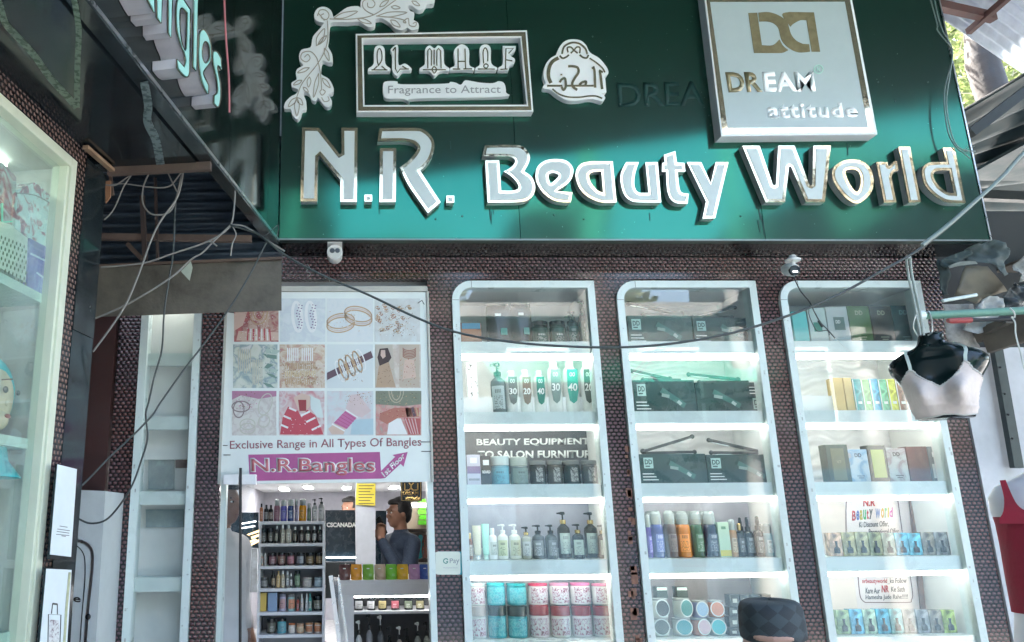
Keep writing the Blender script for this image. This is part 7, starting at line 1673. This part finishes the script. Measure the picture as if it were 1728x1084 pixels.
cable([(519, 446), (522, 452), (517, 458), (524, 462), (520, 468)], 2.72, .0014, grey_cable, 'small knot of thin wire on the sagging cable')
# ================================================================ people
def bodymesh(mb, name, m, parent, vox=.009, smooth=3):
    me = mesh(name, mb.v, mb.f); fixn(me); me['local'] = 1
    o = bpy.data.objects.new(name, me); C.objects.link(o)
    r = o.modifiers.new('r', 'REMESH'); r.mode = 'VOXEL'; r.voxel_size = vox; r.use_smooth_shade = True
    s = o.modifiers.new('s', 'SMOOTH'); s.iterations = smooth; s.factor = .5
    me2 = bpy.data.meshes.new_from_object(o.evaluated_get(bpy.context.evaluated_depsgraph_get()))
    bpy.data.objects.remove(o); me2.materials.clear(); me2.materials.append(m)
    q = bpy.data.objects.new(name, me2); C.objects.link(q); q.parent = parent
    return q
def limb(mb, pts, rs): mb.tube(catmull([Vector(p) for p in pts], n=4), [a + (b - a) * t / 4 for a, b in zip(rs, rs[1:]) for t in range(4)] + [rs[-1]], 14); [mb.ball(p, r * .99, 12, 8) for p, r in zip(pts, rs)]
def hand(mb, wrist, d, side, curl=.5):
    """palm and five bent fingers; d = direction of the hand, side = thumb direction"""
    w, d, s = Vector(wrist), Vector(d).normalized(), Vector(side).normalized(); s = (s - d * s.dot(d)).normalized(); n = d.cross(s)
    for k in range(-3, 4): mb.tube([w + s * k * .0085, w + d * .085 + s * k * .0105], [.013, .012], 8)
    for i, L in enumerate((.068, .078, .072, .056)):
        b = w + d * .08 + s * (.03 - i * .02); c = b + d * L * .45 + n * curl * .012; e = c + (d * (1 - curl) + n * curl).normalized() * L * .32; f = e + (d * (.5 - curl) + n * (curl + .2)).normalized() * L * .25
        mb.tube([b - d * .02, b, c, e, f], [.0095, .009, .0085, .008, .0065], 8); mb.ball(f, .0065, 8, 6)
    b = w + d * .02 + s * .035; mb.tube([b - s * .02, b, b + s * .022 + d * .03 + n * .01, b + s * .02 + d * .058 + n * .022], [.013, .012, .0105, .008], 8)
def person(label, loc, rz, h, skin, shirt, trous, hair, arms, beard=False, hairstyle='short', long_shirt=False, look=0., mask=None, sleeves=1., lod=.01):
    k = h / 1.75
    o = thing('person', label, 'person', loc, rz); o.scale = (k, k, k)
    b = MB()
    # head: skull, face, jaw, nose, ears, neck
    H = Vector((0, -.01, 1.635))
    rotz = Matrix.Rotation(look, 3, 'Z')
    hp = lambda x, y, z: tuple(H + rotz @ Vector((x, y, z)))
    def hb(c, r, n=14, m=10, sc=(1, 1, 1)): b.ball(hp(*c), r, n, m, sc)
    hb((0, .012, .015), .098, 20, 14, (.8, .98, 1.02)); hb((0, -.03, -.045), .068, 16, 12, (.86, .9, 1.05)); hb((0, -.055, -.088), .03, 12, 8, (1.1, .9, .8))
    hb((0, -.098, -.03), .0135, 10, 8, (1, 1, .9)); b.tube([hp(0, -.086, .012), hp(0, -.1, -.026)], [.008, .012], 8)
    hb((0, -.07, .025), .05, 12, 8, (1.15, .6, .3)); hb((.03, -.073, -.02), .02, 10, 8); hb((-.03, -.073, -.02), .02, 10, 8)
    for s in (-1, 1): hb((s * .079, .012, -.012), .022, 10, 8, (.35, .8, 1.25))
    hb((0, -.087, -.058), .014, 10, 6, (1.5, .7, .35)); hb((0, -.086, -.067), .013, 10, 6, (1.3, .7, .35))
    limb(b, [(0, .02, 1.42), (0, .01, 1.5), (0, .005, 1.58)], [.062, .056, .055])
    # trunk
    limb(b, [(0, 0, .93), (0, 0, 1.1), (0, .005, 1.28), (0, .01, 1.38)], [.13, .125, .13, .1])
    limb(b, [(-.09, .01, 1.36), (.09, .01, 1.36)], [.085, .085])
    for s in (-1, 1): limb(b, [(s * .06, .01, 1.42), (s * .165, .01, 1.4)], [.055, .06])
    for s in (-1, 1):
        limb(b, [(s * .09, 0, .92), (s * .1, -.01, .5), (s * .1, .02, .1)], [.09, .06, .04]); limb(b, [(s * .1, .03, .05), (s * .11, -.1, .035), (s * .115, -.17, .025)], [.042, .038, .025])
    for s, (el, wr, hd_, th_, cu) in zip((-1, 1), arms):
        limb(b, [(s * .175, .01, 1.39), el, wr], [.055, .042, .027]); hand(b, wr, hd_, th_, cu)
    body = bodymesh(b, 'body', skin, o, lod)
    # shirt
    c = MB()
    limb(c, [(0, 0, .95), (0, 0, 1.1), (0, .005, 1.28), (0, .01, 1.39)], [.146, .142, .147, .115]); limb(c, [(-.095, .01, 1.36), (.095, .01, 1.36)], [.1, .1])
    limb(c, [(0, .02, 1.43), (0, .012, 1.475)], [.075, .066])
    for s in (-1, 1): limb(c, [(s * .06, .01, 1.425), (s * .17, .01, 1.4)], [.066, .07])
    if long_shirt: limb(c, [(0, 0, .95), (0, 0, .7), (0, 0, .5)], [.155, .17, .18])
    for s, (el, wr, hd_, th_, cu) in zip((-1, 1), arms):
        e2, w2 = Vector(el), Vector(wr); end = e2.lerp(w2, .9 * sleeves) if sleeves > .3 else Vector((s * .175, .01, 1.39)).lerp(e2, .7)
        limb(c, [(s * .178, .01, 1.395), tuple(e2), tuple(end)] if sleeves > .3 else [(s * .178, .01, 1.395), tuple(end)], [.069, .056, .044] if sleeves > .3 else [.069, .06])
    bodymesh(c, 'shirt', shirt, o, lod)
    t = MB()
    for s in (-1, 1): limb(t, [(s * .075, 0, .95), (s * .1, -.005, .5), (s * .1, .02, .1)], [.115, .08, .065])
    bodymesh(t, 'trousers', trous, o, .014)
    if hair:
        q = MB()
        q.ball(hp(0, .024, .036), .104, 24, 16, (.84, .98, .98)); q.ball(hp(0, -.03, .085), .06, 14, 10, (1.1, 1, .55)); q.ball(hp(0, .06, -.01), .07, 14, 10, (1., .75, 1.1))
        # cut off the face side
        q.v = [v if not ((rotz.inverted() @ (v - H)).y < -.045 and (v - H).z < .06) else Vector((v.x, v.y, v.z)) + rotz @ Vector((0, .05, .045)) for v in q.v]
        bodymesh(q, 'hair', hair, o, .008, 1)
    ew, ep = cm((.6, .58, .55), .2), cm((.02, .012, .01), .2)
    q, e = MB(), MB()
    for s in (-1, 1): q.ball(hp(s * .03, -.077, .004), .011, 10, 8, (1.15, .8, .6)); e.ball(hp(s * .03, -.0835, .004), .0062, 8, 6, (1, .7, 1))
    for a, nm, m in ((q, 'eyes', ew), (e, 'pupils', ep)):
        me = mesh(nm, a.v, a.f); me['local'] = 1; link(nm, fixn(me), m, o, True)
    q = MB()
    for s in (-1, 1): q.bar(hp(s * .014, -.087, .02), hp(s * .047, -.076, .024), .006, .008)
    q.build('eyebrows', cm((.02, .013, .01), .7), o, local=True)
    MB().bar(hp(-.021, -.0935, -.063), hp(.021, -.0935, -.063), .004, .004).build('lips', cm((.22, .08, .07), .5), o, local=True)
    if beard:
        q = MB(); q.ball(hp(0, -.052, -.085), .046, 14, 10, (1.15, .75, .6)); q.ball(hp(0, -.088, -.048), .014, 10, 6, (2, .5, .4)); bodymesh(q, 'beard', hair or cm((.02, .013, .01), .8), o, .007, 1)
    if mask:
        q = MB(); q.ball(hp(0, -.058, -.05), .056, 16, 10, (1.1, .85, .95)); bodymesh(q, 'face_mask', mask, o, .008, 1)
    return o
sk1 = mat('skin_brown', (.26, .13, .08), .5, noise=.08); sk2 = mat('skin_warm', (.42, .25, .19), .5, noise=.08)
hair = mat('black_hair', (.008, .007, .007), .5, noise=.3, nscale=90, bump=.8, bscale=120)
denim = blotch_mat('denim_check', [(.012, .022, .045), (.025, .04, .07), (.016, .03, .055), (.04, .06, .09)], 30, .8)
dark_tr = mat('dark_trousers', (.03, .03, .035), .85, noise=.2)
c = P(667, 880, 6.75)
man = person('man in a dark blue shirt holding a phone to his mouth behind the counter', (c.x + .035, 6.75, .12), math.radians(-62), 1.76, sk1, denim, dark_tr, hair,
    [((-.27, .02, 1.13), (-.22, -.16, .98), (.2, -.8, -.2), (1, 0, 0), .4), ((.26, -.13, 1.16), (.11, -.25, 1.43), (-.15, .12, 1), (-.3, -1, 0), .8)], look=math.radians(-8), lod=.008)
ph = thing('phone', 'black phone held at the mouth of the man in the dark blue shirt', 'phone', (0, 0, 0)); 
M = Matrix.LocRotScale(man.location, man.rotation_euler, man.scale)
pc = M @ Vector((.045, -.2, 1.535)); ph.location = pc; ph.rotation_euler = (math.radians(15), math.radians(-20), math.radians(-62))
MB().box(-.036, .036, -.005, .005, -.075, .075).build('phone_body', black_gl, ph, local=True, bevel=.003)
# man with the patterned cap in the foreground
YM = 2.3
c = P(1301, 1040, YM)
top = P(1295, 1014, YM).z
hh = (top + .2) / 1.752 * 1.75
capman = person('man in a dark patterned cap seen only from the forehead up', (c.x, YM, -.2), math.radians(-28), hh, sk2, mat('pale_shirt', (.5, .52, .5), .8, noise=.1), dark_tr, None,
    [((-.25, .02, 1.12), (-.27, -.03, .86), (0, -.1, -1), (.3, -1, 0), .35), ((.25, .02, 1.12), (.27, -.03, .86), (0, -.1, -1), (-.3, -1, 0), .35)], beard=True, lod=.01)
k = hh / 1.75
cap = thing('cap', 'dark blue grey skullcap with a diamond pattern on the man at the bottom edge', 'cap', (c.x, YM, 0), math.radians(-28))
def capm():
    m = mat('cap_cloth', (.03, .04, .05), .85, noise=0, bump=0)
    nt = m.node_tree; b = nt.nodes['Principled BSDF']; tc = nt.nodes.new('ShaderNodeTexCoord'); mp = nt.nodes.new('ShaderNodeMapping'); mp.inputs['Rotation'].default_value = (0, 0, math.radians(45))
    uvn = nt.nodes.new('ShaderNodeUVMap'); ch = nt.nodes.new('ShaderNodeTexChecker'); ch.inputs['Scale'].default_value = 6
    ch.inputs[1].default_value = (.046, .062, .07, 1); ch.inputs[2].default_value = (.03, .038, .044, 1)
    nt.links.new(uvn.outputs[0], mp.inputs[0]); nt.links.new(mp.outputs[0], ch.inputs[0])
    n = nt.nodes.new('ShaderNodeTexNoise'); n.inputs['Scale'].default_value = 300; bp = nt.nodes.new('ShaderNodeBump'); bp.inputs['Strength'].default_value = .8; bp.inputs['Distance'].default_value = .003
    ad = nt.nodes.new('ShaderNodeMath'); ad.operation = 'MULTIPLY_ADD'; ad.inputs[1].default_value = .5; nt.links.new(n.outputs[0], ad.inputs[0]); nt.links.new(ch.outputs[1], ad.inputs[2])
    nt.links.new(tc.outputs['Object'], n.inputs[0]); nt.links.new(ad.outputs[0], bp.inputs['Height']); nt.links.new(bp.outputs[0], b.inputs['Normal']); nt.links.new(ch.outputs[0], b.inputs['Base Color'])
    return m
zb = top - .088 * k * 1.1
prof = [(1.0, 0), (1.01, .02), (1.0, .05), (.97, .078), (.9, .092), (.8, .098), (.5, .101), (.02, .102)]
NP = 40; bmv, bmf, uvs = [], [], []
me = bpy.data.meshes.new('cap'); V = []; 
for r, z in prof:
    for j in range(NP): a = 2 * math.pi * j / NP; V.append((math.cos(a) * r * .088 * k, math.sin(a) * r * .108 * k + .005, z * k * .98 + .012 * math.sin(a) * (1 - z * 8)))
Fq = [(i * NP + j, i * NP + (j + 1) % NP, (i + 1) * NP + (j + 1) % NP, (i + 1) * NP + j) for i in range(len(prof) - 1) for j in range(NP)]
me.from_pydata(V, [], Fq); me['local'] = 1; uvl = me.uv_layers.new(name='UVMap')
for p in me.polygons:
    i, j = divmod(p.index, NP)
    for li_, vi in zip(p.loop_indices, p.vertices):
        ii, jj = divmod(vi, NP); jj2 = jj if not (j == NP - 1 and jj == 0) else NP
        uvl.data[li_].uv = (jj2 / NP * 2.4, prof[ii][1] * 6)
q = link('cap_body', me, capm(), cap, True); cap.location.z = zb; md = q.modifiers.new('t', 'SOLIDIFY'); md.thickness = .003
# people deeper in the shop
c = P(590, 858, 9.5)
ht = P(590, 840, 9.5).z - .12
person('dark haired person with a grey face mask standing deep inside the shop', (c.x, 9.5, .12), math.radians(-40), ht / 1.752 * 1.75, sk1, mat('grey_shirt', (.2, .2, .22), .8), dark_tr, hair,
    [((-.25, .02, 1.12), (-.24, -.1, .9), (0, -.1, -1), (.3, -1, 0), .35), ((.25, .02, 1.12), (.24, -.1, .9), (0, -.1, -1), (-.3, -1, 0), .35)], mask=mat('mask_grey', (.3, .33, .33), .8), lod=.014)
c = P(391, 840, 4.6)
ht = P(391, 812, 4.6).z - .12
person('person in a long white shirt standing behind the glass door at the left', (c.x - .05, 4.6, .12), math.radians(60), ht / 1.752 * 1.75, sk1, mat('white_kurta', (.6, .6, .62), .8, noise=.08), mat('white_trousers', (.5, .5, .52), .8), hair,
    [((-.24, .05, 1.12), (-.2, -.08, .88), (.1, -.3, -1), (.3, -1, 0), .35), ((.25, .05, 1.12), (.2, -.08, .88), (0, -.3, -1), (-.3, -1, 0), .35)], long_shirt=True, sleeves=.6, lod=.012)
# ================================================================ the lane behind the camera (seen in reflections)
random.seed(4)
pl1 = mat('warm_plaster', (.13, .125, .115), .9, noise=.25, nscale=.8); pl2 = mat('grey_plaster', (.22, .23, .23), .9, noise=.25, nscale=.8)
win = mat('window_dark', (.02, .025, .03), .1, noise=0); blue_sh = mat('shutter_blue', (.08, .14, .2), .5, noise=.2)
def house(label, x0, x1, y0, y1, h, m, nx, nz):
    o = thing('building', label, 'building', ((x0 + x1) / 2, y1, -.2))
    MB().box(x0, x1, y0, y1, -.2, h).build('wall', m, o)
    MB().box(x0 - .1, x1 + .1, y1 - .1, y1 + .15, h, h + .25).build('parapet', conc, o)
    for i in range(nx):
        for j in range(nz):
            w = (x1 - x0) / nx; cx = x0 + w * (i + .5); z0 = 3.3 + j * 2.9
            if z0 + 1.4 > h: continue
            f = MB().box(cx - .55, cx + .55, y1 - .02, y1 + .05, z0 - .05, z0 + 1.35).build('window', white_lam, o)
            MB().box(cx - .48, cx + .48, y1 + .051, y1 + .06, z0 + .02, z0 + 1.28).build('pane', win, f)
    MB().box(x0 + .4, x1 - .4, y1 + .001, y1 + .04, -.2, 2.5).build('shutter', blue_sh, o)
    return o
pl3 = mat('soot_plaster', (.016, .018, .018), .9, noise=.3, nscale=.8)  # near-black so the blocks using it reflect dark in the sign
house('tall unseen building across the lane, darkened for the sign reflection, left part', -12, -.2, -12, -6, 11.5, pl3, 5, 3)
house('unseen narrow dark block across the lane, added to darken the sign reflection', 3.3, 4.9, -13, -6.3, 7.2, pl3, 1, 1)  # added block that cuts a dark gap into the green reflection
house('dark building across the lane, right end', 14.05, 22, -12, -6, 8.5, pl3, 4, 2)
house('unseen dark block set back across the lane, added for the sign reflection', 9.6, 13.5, -13, -7.0, 8.6, pl3, 2, 1)  # added block that ends the bright reflection at the right
house('low plastered building across the lane, right part', .0, 14, -12, -6, 5.2, pl1, 6, 1)
# green tarpaulin awning opposite
tp = thing('green_awning', 'sunlit green tarpaulin awning across the lane', 'awning', (5, -5, 3.5))
gt = mat('green_tarp', (.02, .42, .30), .6, noise=.15, nscale=2); transl(gt, .5)
q = MB(); q.hexa([(2.5, -5.9, 4.4), (7, -5.9, 4.4), (7, -4.6, 3.8), (2.5, -4.6, 3.8)], [(2.5, -5.9, 4.41), (7, -5.9, 4.41), (7, -4.6, 3.81), (2.5, -4.6, 3.81)]); q.build('tarpaulin', gt, tp)
for x in (2.7, 6.8): MB().bar((x, -4.65, -.2), (x, -4.65, 3.8), .05).build('post', darkm, tp)
# poles and beams spanning the gap, whose reflections cross the sign
for i, (x, w) in enumerate(((4.3, .35), (6.8, .25), (8.9, .3))):
    MB_ = MB().tube([(x, -5.4, -.2), (x, -5.4, 8.5)], w / 2, 10).build('utility_pole', conc, None, True); tag(MB_, ('nearest left utility pole across the lane', 'middle utility pole across the lane', 'right utility pole across the lane')[i], 'utility pole')
for i, (x, y, z, r, n) in enumerate(((1.2, -8.6, 6.2, 1.5, 1500), (13.5, -8.5, 7.2, 1.6, 1500), (7.2, -11.5, 6.6, 1.0, 700))):
    t = thing('tree', ('small tree above the left of the low building across the lane', 'broad tree at the right across the lane', 'tree behind the low building across the lane')[i], 'tree', (x, y, -.2))
    MB().tube([(x, y, -.2), (x, y, z)], [.2, .1], 8).build('trunk', bark, t)
    V, Fc = [], []
    for k in range(n):
        q = Vector((random.gauss(0, 1), random.gauss(0, 1), random.gauss(0, 1))).normalized() * random.random() ** .4
        cpt = Vector((x, y, z)) + Vector((q.x * r, q.y * r * .7, q.z * r * .9)); s = random.uniform(.1, .2); u = Vector((random.gauss(0, 1), random.gauss(0, 1), random.gauss(0, .6))).normalized(); w = u.cross(Vector((random.random(), random.random(), .3)).normalized()).normalized()
        j = len(V); V += [cpt - u * s, cpt + w * s * .5, cpt + u * s, cpt - w * s * .5]; Fc.append((j, j + 1, j + 2, j + 3))
    link('crown', mesh('crown', V, Fc), leafm, t)
# unseen canopy added over the lane, its edge shapes the sign's dark reflection
cv = thing('lane_canopy', 'unseen dark sheet added over the lane to darken the sign reflection', 'canopy', (1.4, 2, 4.7))
q = MB(); q.hexa([(-1.2, -.3, 4.9), (5.2, 1.75, 4.9), (5.2, 3.54, 4.9), (-1.2, 3.54, 4.9)], [(-1.2, -.3, 4.92), (5.2, 1.75, 4.92), (5.2, 3.54, 4.92), (-1.2, 3.54, 4.92)]).build('canopy_sheet', dgs, cv)
MB().bar((-1.2, -.27, 4.86), (5.2, 1.78, 4.86), .05, .07).build('canopy_beam', darkm, cv)
# neighbour mass behind the left building
lm = thing('left_building', 'mass of the left neighbouring building', 'building', (-4, 0, 0))
MB().box(-9, -1.6, -3.5, 3.6, -.2, 8.5).build('wall', pl2, lm)
for o in list(bpy.data.objects):
    if o.type == 'MESH' and not o.data.materials: o.data.materials.append(conc)
